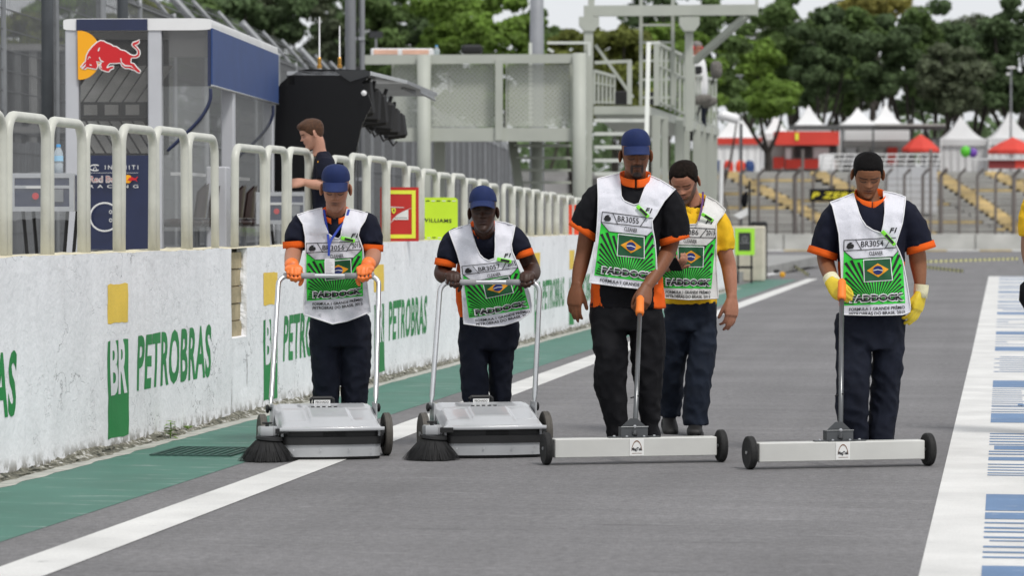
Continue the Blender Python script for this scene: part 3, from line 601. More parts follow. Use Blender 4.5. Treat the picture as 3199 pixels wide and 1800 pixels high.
def hand(mb, wrist, d, n, side, bends=(R(25), R(30), R(20)), thumb=None, sc_=1., fat=1., each=None):
    """d wrist->knuckles, n out of the back of the hand, side=+1: thumb along n x d"""
    d = V(d).normalized(); n = V(n); n = (n - d*n.dot(d)).normalized(); tw = n.cross(d)*side; ax = d.cross(n)      # rotation about ax turns d to -n ... sign fixed below
    if (Matrix.Rotation(.3, 3, ax) @ d).dot(n) > 0: ax = -ax
    W = V(wrist); S = sc_
    pal = [W - d*.02*S, W, W+d*.03*S, W+d*.065*S, W+d*.092*S]
    mb.loft(pal, [(.027*S*fat, .020*S*fat), (.029*S*fat, .020*S*fat), (.038*S*fat, .0205*S*fat), (.042*S*fat, .018*S*fat), (.039*S*fat, .014*S*fat)], 14, tuple(n), pw=2.6)
    spec = ((.0300, .088, (.041, .025, .019), .0092), (.0102, .093, (.045, .028, .021), .0096), (-.0102, .090, (.041, .026, .020), .0092), (-.0295, .082, (.033, .020, .017), .0082))
    for k, (o, a, L3, r) in enumerate(spec):
        b = each[k] if each else bends
        finger(mb, W + tw*o*S + d*a*S, d, ax, n, [l*S for l in L3], r*S*fat, b, -side*.05*(1.5-k)*0)
    th = thumb or (35, 20, 15, 25)                                   # out, down, bends
    td = (d*cos(R(th[0])) + tw*sin(R(th[0]))); td = (td*cos(R(th[1])) - n*sin(R(th[1]))).normalized()
    ta = td.cross(tw*.4 - n) if True else ax
    bx = (n*-1).cross(td).normalized(); inward = -tw*.6 - n*.8 + d*.3
    tb = td.cross(inward).normalized(); p = W + d*.022*S + tw*.026*S - n*.004*S; pts = [p-td*.01, p]; q = p.copy(); dd = td.copy()
    for l, b in zip((.040*S, .032*S, .024*S), (0, R(th[2]), R(th[3]))):
        dd = Matrix.Rotation(b, 3, tb) @ dd; q = q+dd*l; pts.append(q.copy())
    path = crom([tuple(x) for x in pts], 3); m = len(path)
    mb.loft(path, [r_*S*fat for r_ in [(.0150-.0062*i/(m-1)) for i in range(m)]], 9, tuple(n)); mb.loft([path[-1]-dd*.003, path[-1]+dd*.006*S], [.0085*S*fat, .003], 8, tuple(n))
def limb(mb, pts, seg=16, n=4, ref=(0, -1, 0)):
    """pts: (Vector, a, b)"""
    P = crom([tuple(p[0]) for p in pts], n); Q = crom([(p[1], p[2], 0) for p in pts], n)
    mb.loft(P, [(max(.004, q.x), max(.004, q.y)) for q in Q], seg, ref)
def stack(mb, rows, n=3, seg=28, pw=2.3):
    """horizontal ellipse rows: (x0, x1, z, yc, hd)"""
    P = crom([((a+b)/2, y, z) for a, b, z, y, h in rows], n); Q = crom([((b-a)/2, h, 0) for a, b, z, y, h in rows], n); vs = []
    for p, q in zip(P, Q):
        for k in range(seg):
            a = 2*pi*k/seg; c, s_ = cos(a), sin(a); c = math.copysign(abs(c)**(2/pw), c); s_ = math.copysign(abs(s_)**(2/pw), s_); vs.append((p.x+q.x*c, p.y+q.y*s_, p.z))
    m = len(P); fs = [(i*seg+k, i*seg+(k+1) % seg, (i+1)*seg+(k+1) % seg, (i+1)*seg+k) for i in range(m-1) for k in range(seg)] + [tuple(range(seg-1, -1, -1)), tuple((m-1)*seg+k for k in range(seg))]
    mb.add(vs, fs)
def wrinkle(amp, sx, sy, sz, seed=0., amp2=0.):
    def fn(c, n):
        k = noise.noise(V((c.x*sx+seed, c.y*sy, c.z*sz)))
        k2 = noise.noise(V((c.x*sx*2.3, c.y*sy*2.3+seed, c.z*sz*2.1 + 3*c.x)))
        return c + n*(amp*k + amp2*(1-2.6*abs(k2)) + amp2*.7*(1-3*abs(noise.noise(V((c.x*sx*1.6+c.z*sz*1.5, c.y*sy, c.z*sz*1.7-c.x*sx+seed))))))
    return fn
def colour(me, f):
    a = me.color_attributes.new('Col', 'FLOAT_COLOR', 'POINT')
    a.data.foreach_set('color', [q for v in me.vertices for q in (*f(v.co), 1)])
class Person:
    def __init__(s, cx, D, label, cat='person', z0=0., group=None):
        s.D = D; s.z0 = z0; c = CL(cx, 900, D); s.o = V((c.x, D, z0)); s.root = empty('person', C2W(c.x, D, z0), PSI, label, cat, group); s.skin = MB(); s.bvh = {}
    def L(s, x, y, dy=0.): return CL(x, y, s.D+dy) - s.o
    def px(s, n, dy=0.): return n*(s.D+dy)/FL
    def head(s, x, y, dy, pitch=0, yaw=0, roll=0, scale=1.03, **k):
        s.HM = Matrix.Translation(s.L(x, y, dy)) @ Matrix.Rotation(R(yaw), 4, 'Z') @ Matrix.Rotation(R(pitch), 4, 'X') @ Matrix.Rotation(R(roll), 4, 'Y') @ Matrix.Scale(scale, 4)
        s.hd = head_mesh(**k); s.sk = k['skin']; s.fat = k.get('fat', 1.)
    def neck(s, x, y, dy, r=.058):
        a = s.HM @ V((0, .012, -.02)); b = s.HM @ V((0, .022, -.085)); c = s.L(x, y, dy)
        limb(s.skin, [(a, .055, .06), (b, r, r*1.05), (b.lerp(c, .6), r, r*1.02), (c, r*1.25, r*1.15)], 18)
    def arm(s, pts):
        """(px, py, dy, a, b)"""
        limb(s.skin, [(s.L(x, y, d), a, b) for x, y, d, a, b in pts], 16, 5)
    def finish_body(s, vox=.0055):
        me = remesh(s.skin, vox, 4); hv, hf, hc = s.hd; hv = [s.HM @ q for q in hv]; n0 = len(me.vertices)
        vs = [v.co.copy() for v in me.vertices] + hv; fs = [tuple(p.vertices) for p in me.polygons] + [tuple(n0+i for i in f) for f in hf]
        out = bpy.data.meshes.new('body'); out.from_pydata(vs, [], fs); out.update()
        a = out.color_attributes.new('Col', 'FLOAT_COLOR', 'POINT'); buf = []
        for q in me.vertices: buf += [*s.sk, 1]
        for q in hc: buf += [q.x, q.y, q.z, 1]
        a.data.foreach_set('color', buf); bpy.data.meshes.remove(me); return link('body', out, M_skin, s.root, True)
    def rows(s, rows_):
        out = []
        for py, xl, xr, dy, hd in rows_:
            a, b = s.L(xl, py, dy), s.L(xr, py, dy); out.append((a.x, b.x, a.z, dy, hd))
        return out
    def garment(s, name, torso, limbs, m, vox=.008, sm=3, wr=None, orange=None, key=None):
        mb = MB()
        for T in (torso if torso and isinstance(torso[0], list) else [torso]):
            if T: stack(mb, s.rows(T))
        for l in limbs: limb(mb, [(s.L(x, y, d), a, b) for x, y, d, a, b in l], 18, 4)
        me = remesh(mb, vox, sm, wr)
        mm = m
        if orange:
            mm = [m, M_orange]
            for p in me.polygons:
                if orange(p.center, p.normal): p.material_index = 1
        ob = link(name, me, None, s.root, True)
        for q in (mm if isinstance(mm, list) else [mm]): me.materials.append(q)
        s.bvh[key or name] = BVHTree.FromPolygons([v.co.copy() for v in me.vertices], [tuple(p.vertices) for p in me.polygons]); return ob
    def band(s, name, c, d, a, b, h, m, parent, th=.003, ref=(0, -1, 0), flare=1.0):
        """short open cuff round direction d"""
        d = V(d).normalized(); mb = MB(); c = V(c)
        mb.loft([c-d*h/2, c, c+d*h/2, c+d*(h/2-.001), c-d*h/2], [(a, b), (a*(1+(flare-1)/2), b*(1+(flare-1)/2)), (a*flare, b*flare), (a*flare-.010, b*flare-.010), (a-.010, b-.010)], 26, ref, False)
        return mb.build(name, m, parent, smooth=True)
    def collar(s, pts, h, m, parent, th=.004):
        """standing collar: ring of local points, height vector per point"""
        mb = MB(); n = len(pts); vs = []
        for p, u in pts: vs += [p, p+u, p+u*1.0+V((p.x*0, 0, 0)), p]
        mb.add([q for p, u in pts for q in (p, p+u)], [(2*i, 2*i+2, 2*i+3, 2*i+1) for i in range(n-1)])
        c = sum((p for p, u in pts), V((0, 0, 0)))/n
        mb.add([q + (q-c).normalized()*th*1.0 for p, u in pts for q in (p, p+u)], [(2*i, 2*i+1, 2*i+3, 2*i+2) for i in range(n-1)])
        k = len(pts)*2
        mb.f += [(2*i+1, 2*i+3, k+2*i+3, k+2*i+1) for i in range(n-1)] + [(0, 1, k+1, k), (2*n-2, 2*n-1, k+2*n-1, k+2*n-2)]; mb.mi += [0]*(n+1)
        return mb.build(name_collar, m, parent, smooth=True)
    def ray(s, key, x, z):
        h = s.bvh[key].ray_cast(V((x, -2, z)), V((0, 1, 0))); return h[0].y if h[0] else None
    def vest(s, outline, ytab, curv, m, seed=0., amp=.010, dy=-.12, key='shirt', clear=.010, back=.13):
        P = [s.L(x, y, dy) for x, y in outline]; pts = [(p.x, p.z) for p in P]; n = len(pts)
        cx = (min(p[0] for p in pts)+max(p[0] for p in pts))/2; s.vx = cx
        bm = bmesh.new(); f = bm.faces.new([bm.verts.new((p[0], p[1], 0)) for p in pts]); t = bmesh.ops.triangulate(bm, faces=[f])
        bm.verts.index_update(); fl = ([(v.co.x, v.co.y) for v in bm.verts], [tuple(v.index for v in q.verts) for q in bm.faces]); bm.free()
        vs, fs = subdiv2d(*fl, .014)
        def yb(x, z): return tabs_c(z, ytab) + curv*(x-cx)**2
        Y = []; lim = []
        for x, z in vs:
            h = s.ray(key, x, z); l = h-clear if h is not None else 9; lim.append(l); Y.append(min(yb(x, z), l))
        nb = [set() for _ in vs]
        for q in fs:
            for i in range(len(q)): nb[q[i]].add(q[i-1]); nb[q[i-1]].add(q[i])
        for it in range(14): Y = [min(l, .4*y + .6*sum(Y[j] for j in b)/len(b)) if b else y for y, l, b in zip(Y, lim, nb)]
        Y = [y - abs(amp)*(.9+1.4*noise.noise(V((x*9+seed, z*2.2, seed))) + .9*(.5-abs(noise.noise(V((x*13+z*7, z*7-x*5, seed+4))))*1.6)) for y, (x, z) in zip(Y, vs)]
        mb = MB(); mb.add([(x, y, z) for (x, z), y in zip(vs, Y)], fs)
        bk = []                                                     # back panel and binding
        ob = mb.build('bib', m, s.root, smooth=True, fixn=False); s.vest_ob = ob
        s.bvh['bib'] = BVHTree.FromPolygons([V((x, y, z)) for (x, z), y in zip(vs, Y)], fs)
        zs = [p[1] for p in pts]; xs2 = [p[0] for p in pts]; z0, z1 = min(zs), max(zs)
        b2 = MB(); hw = (max(xs2)-min(xs2))/2
        b2.grid(lambda u, v: V((cx + (u-.5)*1.25*hw*(.9 if v > .55 else 1), back + dy*0 - .5*curv*((u-.5)*2*hw)**2 - (.10*max(0, v-.8)/.2), z0+.02+(z1-z0-.06)*v)), 12, 14)
        b2.build('bib_back', m, ob, smooth=True)
        ed = MB(); rim = []                                         # hem binding follows the outline
        for (x, z), (x2, z2) in zip(pts, pts[1:]+pts[:1]):
            k = max(1, int(math.hypot(x2-x, z2-z)/.02))
            for i in range(k): rim.append((x+(x2-x)*i/k, z+(z2-z)*i/k))
        R3 = []
        for x, z in rim:
            xx, zz = cx+(x-cx)*.985, z; h = s.ray('bib', xx, zz)
            if h is None: h2 = s.bvh['bib'].find_nearest(V((x, yb(x, z), z))); h = h2[0].y if h2[0] else yb(x, z)
            R3.append(V((x, h-.002, z)))
        R3.append(R3[0].copy()); ed.loft(R3, [.0035]*len(R3), 6, (0, -1, .01), False); ed.build('hem_binding', P_white if m is M_vest else m, ob, smooth=True)
        return ob
    def decal(s, name, vs, fs, m, off, step=.012, key='bib', parent=None, inside=None):
        """vs in local (x, z); laid on the cloth"""
        v2, f2 = subdiv2d(vs, fs, step); H = []
        for x, z in v2: H.append(s.ray(key, x, z))
        ok = [f for f in f2 if all(H[i] is not None for i in f) and (inside is None or inside(sum(v2[i][0] for i in f)/len(f), sum(v2[i][1] for i in f)/len(f)))]
        if not ok: return
        mb = MB(); idx = {}; 
        for f in ok:
            for i in f:
                if i not in idx: idx[i] = len(mb.v); mb.v.append(V((v2[i][0], H[i]-off, v2[i][1])))
        mb.f = [tuple(idx[i] for i in f) for f in ok]; mb.mi = [0]*len(ok); return mb.build(name, m, parent or s.vest_ob, smooth=True, fixn=False)
    def prints(s, TL, TR, BL, BR, number, year=True, dy=-.14, white=P_white, jit=0.):
        c = [s.L(x, y, dy) for x, y in (TL, TR, BL, BR)]
        def mp(u, v):                                               # u right, v down, 0..1
            p = (c[0]*(1-u)+c[1]*u)*(1-v) + (c[2]*(1-u)+c[3]*u)*v; return (p.x, p.z + .004*sin(u*7+jit)*(1 if jit else 0))
        def poly(name, pts, m, off, step=.012, inside=None):
            s.decal(name, [mp(*p) for p in pts], [tuple(range(len(pts)))], m, off, step, inside=inside)
        def line(pts, w_, m, off, name='printed_line'):
            mb = []; f = []
            for (a, b), (c_, d) in zip(pts, pts[1:]):
                l = math.hypot((c_-a)*.72, d-b) or 1; nx, ny = -(d-b)/l*w_, (c_-a)*.72/l*w_; o = len(mb)
                mb += [mp(a+nx, b+ny), mp(c_+nx, d+ny), mp(c_-nx, d-ny), mp(a-nx, b-ny)]; f.append((o, o+1, o+2, o+3))
            s.decal(name, mb, f, m, off)
        G = [(0, .165), (.16, .295), (.85, .28), (1, .14), (1.0, 1), (0, 1)]
        def ing(u, v):
            r = False
            for (a, b), (c_, d) in zip(G, G[1:]+G[:1]):
                if (b > v) != (d > v) and u < (c_-a)*(v-b)/(d-b)+a: r = not r
            return r
        poly('green_print', G, P_green, .0025)
        ray = []; rf = []; cx_, cy_ = .52, 1.04
        for k in range(33):
            a = R(-88+176*k/32); N = 16
            for i in range(N):
                q = []
                for r_ in (.10+1.05*i/N, .10+1.05*(i+1)/N):
                    for sg in (-1, 1):
                        b = a*(1+.10*r_) + R(1.45)*sg*(.9+.15*r_); q.append((cx_+r_*sin(b)*1.2, cy_-r_*cos(b)*.95-.05*r_*r_*abs(sin(a))))
                if not all(ing(u, v) and v < .99 for u, v in q): continue
                o = len(ray); ray += [mp(*p) for p in q]; rf.append((o, o+1, o+3, o+2))
        s.decal('black_rays', ray, rf, P_black, .0040)
        line([(0, 0), (1, -.01), (1, .14), (0, .165), (0, 0)], .006, P_black, .0035); line([(0, .165), (.16, .295), (.85, .28), (1, .14)], .006, P_black, .0045)
        line([(.20, 0), (.30, .155)], .006, P_black, .0035); line([(.72, .145), (.83, -.005)], .006, P_black, .0035)
        poly('helmet_print', [(.04, .11), (.06, .06), (.10, .035), (.15, .04), (.12, .06), (.16, .065), (.175, .10), (.15, .13), (.07, .14)], P_black, .0035)
        def word(t, u0, u1, v0, v1, m, off, bold=.0, shear=0., name='printed_lettering', lift=0.):
            vs, fs, _ = text2d(t, bold, shear, 2); s.decal(name, [mp(u0+(u1-u0)*a, v1-(v1-v0)*b+lift*a) for a, b in vs], fs, m, off)
        word(number, .295, .69, .025, .115, P_black, .0035, .006, name='printed_number', lift=-.005)
        if year: word('2015', .825, .985, .02, .105, P_black, .0035, .014, lift=-.01)
        word('CLEANER', .43, .67, .185, .25, P_black, .0055, .012)
        poly('flag_border', [(.325, .305), (.805, .295), (.815, .645), (.335, .655)], white, .0055); poly('flag', [(.34, .32), (.79, .31), (.80, .632), (.35, .642)], P_flag, .007)
        poly('flag_rhombus', [(.385, .478), (.57, .372), (.755, .470), (.575, .585)], P_yel, .0085, .009)
        circ = [(.571+.083*cos(2*pi*k/20), .478+.068*sin(2*pi*k/20)) for k in range(20)]; poly('flag_disc', circ, P_blue, .010, .008); line([(.492, .480), (.571, .468), (.650, .488)], .006, white, .0115)
        word('PADDOCK', .10, .99, .835, .97, white, .0060, .085, .0, 'white_outline'); word('PADDOCK', .118, .972, .852, .953, P_black, .0075, .055)
        line([(.10, .890), (.98, .884)], .0025, white, .0090)
        word('FORMULA 1 GRANDE PRÊMIO', .10, .99, 1.028, 1.09, P_black, .0035, .018); word('PETROBRAS DO BRASIL 2015', .10, .99, 1.112, 1.165, P_black, .0035, .018)
        word('F1', .80, .95, -.165, -.085, P_black, .0035, .03, .35)
    def clip(s, x0, y0, x1, y1, dy=-.15):
        """fluorescent seal on the bib"""
        a, b = s.L(x0, y0, dy), s.L(x1, y1, dy); h = s.ray('bib', a.x, a.z) or dy; h2 = s.ray('bib', b.x, b.z) or h
        A, B = V((a.x, h-.014, a.z)), V((b.x, h2-.014, b.z)); d = (B-A); L_ = d.length; d.normalize(); n = V((0, -1, 0)); n = (n-d*n.dot(d)).normalized(); t = d.cross(n)
        M = Matrix(((d.x, t.x, n.x, A.x), (d.y, t.y, n.y, A.y), (d.z, t.z, n.z, A.z), (0, 0, 0, 1)))
        o = MB().box((0, -.010, -.004), (L_, .010, .004), M=M, bev=.003).build('seal_strap', P_fluo, s.root); MB().box((L_*.25, -.007, .0041), (L_*.85, .007, .0060), M=M).build('seal_print', P_black, o)
def tabs_c(z, T):
    T = sorted(T)
    if z <= T[0][0]: return T[0][1]
    for (a, u), (b, v) in zip(T, T[1:]):
        if z <= b: k = (z-a)/(b-a); return u+(v-u)*k
    return T[-1][1]
name_collar = 'collar'
# ============================================================ PEOPLE: figures
def ring_collar(P, x, y, dy, rx, ry, drop, h, m, parent, gap=R(10), tilt=0.):
    c = P.L(x, y, dy); pts = []
    for k in range(33):
        a = gap + (2*pi-2*gap)*k/32; q = ((1+cos(a))/2)**1.4
        pts.append((c + V((rx*sin(a), -ry*cos(a) - .012*q, -drop*q)), V((sin(a)*.003, -cos(a)*.004-.006*q, h*(1-.15*q)))))
    bm = bmesh.new(); bm.from_mesh(parent.data); kill = []                # neck opening of the shirt
    for f in bm.faces:
        q = f.calc_center_median() - c; e = (q.x/(rx*.93))**2 + (q.y/(ry*.93))**2; fr = max(0, min(1, .5-q.y/ry*.5))
        if e < 1 and q.z > -drop*fr**1.4 - .02: kill.append(f)
    bmesh.ops.delete(bm, geom=kill, context='FACES'); bm.to_mesh(parent.data); bm.free()
    return P.collar(pts, h, m, parent)
def shoe(P, x, dy, turn=0., lift=0., pitch=0.):
    c = P.L(x, 900, dy); M = Matrix.Translation((c.x, dy, lift - P.z0*0)) @ Matrix.Rotation(R(turn), 4, 'Z') @ Matrix.Rotation(R(pitch), 4, 'X')
    mb = MB(); rows = [(.075, .028, .030, .045), (.06, .036, .036, .05), (.0, .038, .040, .055), (-.06, .040, .036, .042), (-.12, .046, .028, .034), (-.165, .044, .022, .026), (-.19, .030, .016, .020)]
    mb.loft([M @ V((0, y, z)) for y, a, b, z in rows], [(a, b) for y, a, b, z in rows], 18, tuple((M.to_3x3() @ V((0, 0, 1)))), pw=2.4); o = mb.build('shoe', M_shoe, P.root, smooth=True)
    mb = MB(); sole = [(.045*cos(t)*(1 if -sin(t) < 0 else 1.08), -.058-.145*sin(t)) for t in [2*pi*k/24 for k in range(24)]]; mb.prism(sole, 0, .018, M); mb.build('sole', M_shoe, o)
    for k in range(4): MB().tube([M @ V((-.02, -.035-.022*k, .083-.010*k)), M @ V((0, -.037-.022*k, .089-.010*k)), M @ V((.02, -.035-.022*k, .083-.010*k))], .003, 5).build('lace', M_shoe, o)
def cuff(P, sh, x0, y0, x1, y1, dy, m=None, h=.038, depth=.92, dirv=(0, 0, -1)):
    """orange band round the sleeve end between two picture points"""
    a, b = P.L(x0, y0, dy), P.L(x1, y1, dy); c = (a+b)/2; r = (b-a).length/2; d = V((-(b.z-a.z), 0, b.x-a.x)).normalized()
    if d.z > 0: d = -d
    P.band('sleeve_cuff', c, d + V(dirv)*.0, r+.008, r*depth+.008, h, m or M_orange, sh, ref=(0, -1, 0), flare=1.02)
def strip_side(zmax, t=.72): return lambda c, n: abs(n.x) > t and c.z < zmax

# ---- front right: young man, yellow gloves
p4 = Person(2718, 16.8, 'bareheaded person in navy shirt pushing a magnet bar in yellow gloves', group='people in green paddock bibs')
p4.head(2711, 546, -.035, 27, -2, 1, .985, skin=(.23, .094, .044), lip=(.13, .05, .035), fat=1.0)
p4.neck(2718, 640, .02, .054)
p4.arm([(2600, 690, 0, .05, .05), (2580, 780, .02, .046, .046), (2580, 815, .02, .045, .045), (2590, 850, -.07, .041, .041), (2604, 888, -.19, .029, .027)])
p4.arm([(2838, 690, 0, .05, .05), (2862, 780, 0, .047, .047), (2868, 820, .01, .046, .046), (2873, 865, -.01, .036, .035), (2875, 905, -.03, .026, .024)])
p4.finish_body()
P = p4; sh = P.garment('shirt', [(992, 2624, 2820, .02, .115), (900, 2622, 2822, 0, .115), (800, 2618, 2824, -.005, .118), (720, 2612, 2832, -.01, .122), (675, 2602, 2838, -.005, .115), (648, 2606, 2834, 0, .10), (628, 2632, 2805, .008, .078), (616, 2684, 2752, .016, .050)],
    [[(2640, 650, 0, .055, .07), (2618, 672, 0, .075, .08), (2590, 725, 0, .077, .078), (2572, 788, 0, .073, .072)], [(2800, 645, 0, .055, .07), (2822, 668, 0, .075, .08), (2853, 718, 0, .077, .078), (2874, 770, 0, .072, .072)]], M_navy, wr=wrinkle(.004, 9, 9, 7, 1, .003), orange=strip_side(1.02, .6))
cuff(P, sh, 2529, 777, 2612, 804, 0); cuff(P, sh, 2835, 785, 2916, 761, 0)
ring_collar(P, 2718, 611, -.005, .076, .082, .066, .040, M_orange, sh, R(2))
P.vest([(2597, 632), (2640, 616), (2670, 603), (2676, 635), (2682, 663), (2690, 685), (2703, 705), (2725, 719), (2752, 728), (2759, 700), (2764, 665), (2766, 625), (2765, 597), (2800, 603), (2834, 615), (2826, 655), (2819, 697), (2806, 735), (2797, 763), (2808, 785), (2819, 813), (2830, 870), (2838, 920), (2843, 953), (2842, 975), (2819, 983), (2720, 985), (2628, 983), (2628, 900), (2628, 854), (2624, 790), (2620, 730), (2612, 690), (2603, 643)],
    [(1.40, .0), (1.36, -.05), (1.30, -.11), (1.2, -.14), (1.0, -.145), (.74, -.14)], .9, M_vest, 1.)
P.prints((2636.6, 750.5), (2814.6, 744), (2633, 955), (2829, 947), 'BR3054', year=False); P.clip(2755, 722, 2796, 766)
P.garment('trousers', [(980, 2614, 2826, .02, .108), (1040, 2608, 2825, .02, .115), (1090, 2612, 2824, .02, .105)],
    [[(2668, 1040, .02, .090, .10), (2668, 1100, 0, .090, .09), (2666, 1200, -.04, .085, .085), (2664, 1290, -.02, .083, .085), (2674, 1345, .0, .062, .078), (2680, 1398, .0, .055, .075)], [(2770, 1040, .02, .088, .10), (2775, 1100, .03, .081, .09), (2768, 1200, .05, .074, .085), (2756, 1310, .06, .070, .08), (2752, 1404, .05, .066, .078)]], M_trou, wr=wrinkle(.006, 7, 7, 6, 2, .0055))
shoe(P, 2680, .0, 4); shoe(P, 2752, .06, -3)
hm = hair_mesh(p4.HM, 'short', .0065); hm.build('hair', M_hair, P.root, smooth=True)
g = MB(); hand(g, P.L(2597, 884, -.20), (.50, -.60, -.60), (-.55, -.72, .35), 1, (R(45), R(60), R(40)), (20, 25, 20, 20), 1.02, 1.14); gl = link('glove', remesh(g, .0045, 3), M_gye, P.root, True)
P.band('glove_cuff', P.L(2599, 877, -.16), (.25, -.75, -.6), .040, .037, .06, M_gcu, gl, flare=1.1)
g = MB(); hand(g, P.L(2876, 914, -.03), (-.22, -.12, -.97), (.80, -.6, 0), -1, (R(12), R(18), R(14)), (22, 20, 12, 10), 1.06, 1.16, each=[(R(24), R(30), R(20)), (R(18), R(24), R(16)), (R(12), R(20), R(14)), (R(8), R(18), R(14))]); gl = link('glove', remesh(g, .0045, 3), M_gye, P.root, True)
P.band('glove_cuff', P.L(2877, 910, -.03), (-.10, -.05, -.99), .040, .036, .07, M_gcu, gl, flare=.92)

# ---- centre: tall man in black shirt and cap
p3 = Person(1968, 17.1, 'person in blue cap and black shirt guiding a magnet bar bare-handed', group='people in green paddock bibs')
p3.head(1986, 486, -.05, 11, 3, -1, 1.01, skin=(.19, .072, .033), lip=(.085, .032, .024), beard='goatee', bcol=(.010, .008, .008), hairdark=(.02, .012, .01))
p3.neck(1982, 580, .02, .058)
p3.arm([(1850, 660, 0, .052, .052), (1834, 735, 0, .047, .047), (1823, 794, .01, .043, .043), (1811, 845, -.01, .040, .038), (1802, 892, -.04, .029, .025)])
p3.arm([(2104, 700, .02, .05, .05), (2092, 770, .02, .046, .046), (2072, 815, -.05, .043, .043), (2045, 860, -.13, .038, .038), (2020, 897, -.20, .029, .026)])
hand(p3.skin, p3.L(1801, 897, -.04), (-.12, -.10, -.98), (-.45, -.88, 0), 1, None, (24, 18, 12, 10), 1.08, 1.05, each=[(R(20), R(24), R(16)), (R(16), R(24), R(16)), (R(18), R(26), R(18)), (R(22), R(30), R(20))])
hand(p3.skin, p3.L(2019, 899, -.20), (-.22, -.50, -.83), (.35, -.85, .40), -1, (R(50), R(62), R(45)), (18, 30, 20, 20), 1.06, 1.05)
p3.finish_body()
P = p3; sh = P.garment('shirt', [(962, 1843, 2078, .02, .125), (900, 1847, 2072, .01, .125), (780, 1860, 2062, -.01, .12), (700, 1860, 2064, -.01, .125), (645, 1858, 2084, -.005, .12), (608, 1866, 2092, 0, .108), (582, 1895, 2060, .01, .088), (560, 1945, 2020, .018, .055)],
    [[(1905, 598, 0, .06, .075), (1875, 620, 0, .082, .085), (1845, 668, 0, .088, .086), (1827, 715, 0, .080, .078)], [(2055, 605, 0, .06, .075), (2082, 630, 0, .080, .085), (2100, 690, 0, .086, .086), (2104, 744, 0, .082, .080)]], M_black, vox=.0055, sm=5, wr=wrinkle(.004, 9, 9, 7, 3, .003), orange=lambda c, n: (abs(n.x) > .62 and c.z < .98) or (c.z < .92 and c.x > .125 and n.y < 0) or (c.z < .92 and c.x < -.165 and n.y < 0))
cuff(P, sh, 1786, 695, 1861, 745, 0); cuff(P, sh, 2058, 760, 2147, 732, 0)
ring_collar(P, 1984, 560, -.012, .078, .086, .045, .048, M_orange, sh, R(4))
P.vest([(1868, 558), (1905, 548), (1938, 541), (1939, 580), (1940, 612), (1948, 626), (1959, 632), (1980, 640), (1996, 636), (2008, 604), (2020, 575), (2030, 546), (2065, 562), (2111, 590), (2095, 606), (2075, 628), (2060, 652), (2050, 670), (2036, 690), (2038, 715), (2045, 752), (2049, 800), (2053, 885), (2000, 902), (1920, 893), (1841, 883), (1846, 855), (1855, 810), (1862, 750), (1866, 700), (1868, 661), (1869, 610)],
    [(1.48, .0), (1.44, -.06), (1.38, -.115), (1.28, -.145), (1.0, -.148), (.87, -.15)], .9, M_vest, 2.)
P.prints((1882, 661.5), (2047, 685), (1857, 860), (2047, 883), 'BR3055', year=False); P.clip(1990, 643, 2026, 678)
P.garment('trousers', [(930, 1850, 2066, .02, .115), (985, 1843, 2068, .02, .122), (1030, 1846, 2068, .02, .115)],
    [[(1902, 990, .02, .096, .105), (1903, 1050, 0, .096, .095), (1911, 1115, -.03, .087, .09), (1905, 1190, -.02, .084, .088), (1918, 1266, .0, .071, .082), (1927, 1335, .02, .055, .075), (1928, 1388, .03, .056, .075)], [(2016, 990, .02, .094, .105), (2021, 1060, .03, .094, .095), (2024, 1149, .05, .086, .09), (2028, 1266, .08, .059, .078), (2032, 1336, .10, .047, .07), (2032, 1380, .1, .048, .07)]], M_trou2, wr=wrinkle(.006, 7, 7, 6, 5, .0055))
shoe(P, 1928, .03, 6); shoe(P, 2034, .1, -8)
cap_parts(P.root, P.HM)
# ---- behind: bearded man in yellow polo
p5 = Person(2158, 18.3, 'person in yellow polo shirt and bib looking down at a phone', group='people in green paddock bibs')
p5.head(2139, 568, -.06, 29, -16, -3, 1.0, skin=(.38, .17, .105), lip=(.30, .12, .09), beard='full', bcol=(.055, .038, .030))
p5.neck(2162, 640, .02, .06)
p5.arm([(2250, 710, 0, .052, .052), (2264, 785, 0, .047, .047), (2276, 830, .01, .045, .045), (2282, 880, -.02, .039, .037), (2286, 930, -.05, .029, .025)])
p5.arm([(2070, 750, -.03, .048, .046), (2066, 800, -.02, .044, .044), (2074, 826, -.14, .038, .036), (2090, 834, -.25, .029, .026)])
hand(p5.skin, p5.L(2286, 934, -.05), (-.04, -.16, -.98), (.55, -.83, 0), -1, None, (22, 20, 12, 10), 1.08, 1.08, each=[(R(30), R(36), R(24)), (R(20), R(26), R(18)), (R(16), R(22), R(16)), (R(16), R(22), R(16))])
hand(p5.skin, p5.L(2090, 835, -.25), (.45, -.75, .1), (.0, -.45, -.9), -1, (R(35), R(45), R(30)), (35, 0, 15, 10), 1., 1.)
p5.finish_body()
P = p5; sh = P.garment('shirt', [(950, 2078, 2238, .02, .122), (880, 2070, 2238, 0, .125), (790, 2066, 2240, -.01, .125), (720, 2060, 2248, -.01, .12), (690, 2058, 2254, 0, .11), (662, 2076, 2244, .005, .09), (640, 2110, 2212, .01, .07), (618, 2122, 2206, .015, .06)],
    [[(2215, 680, 0, .055, .07), (2238, 695, 0, .070, .075), (2256, 735, 0, .068, .07), (2262, 782, 0, .061, .063)], [(2090, 680, 0, .055, .07), (2072, 695, 0, .07, .075), (2064, 735, -.02, .068, .07), (2064, 785, -.05, .058, .06)]], M_yellow, wr=wrinkle(.005, 9, 9, 7, 6, .004))
ring_collar(P, 2166, 622, .0, .078, .080, .085, .034, M_yellow, sh, R(12))
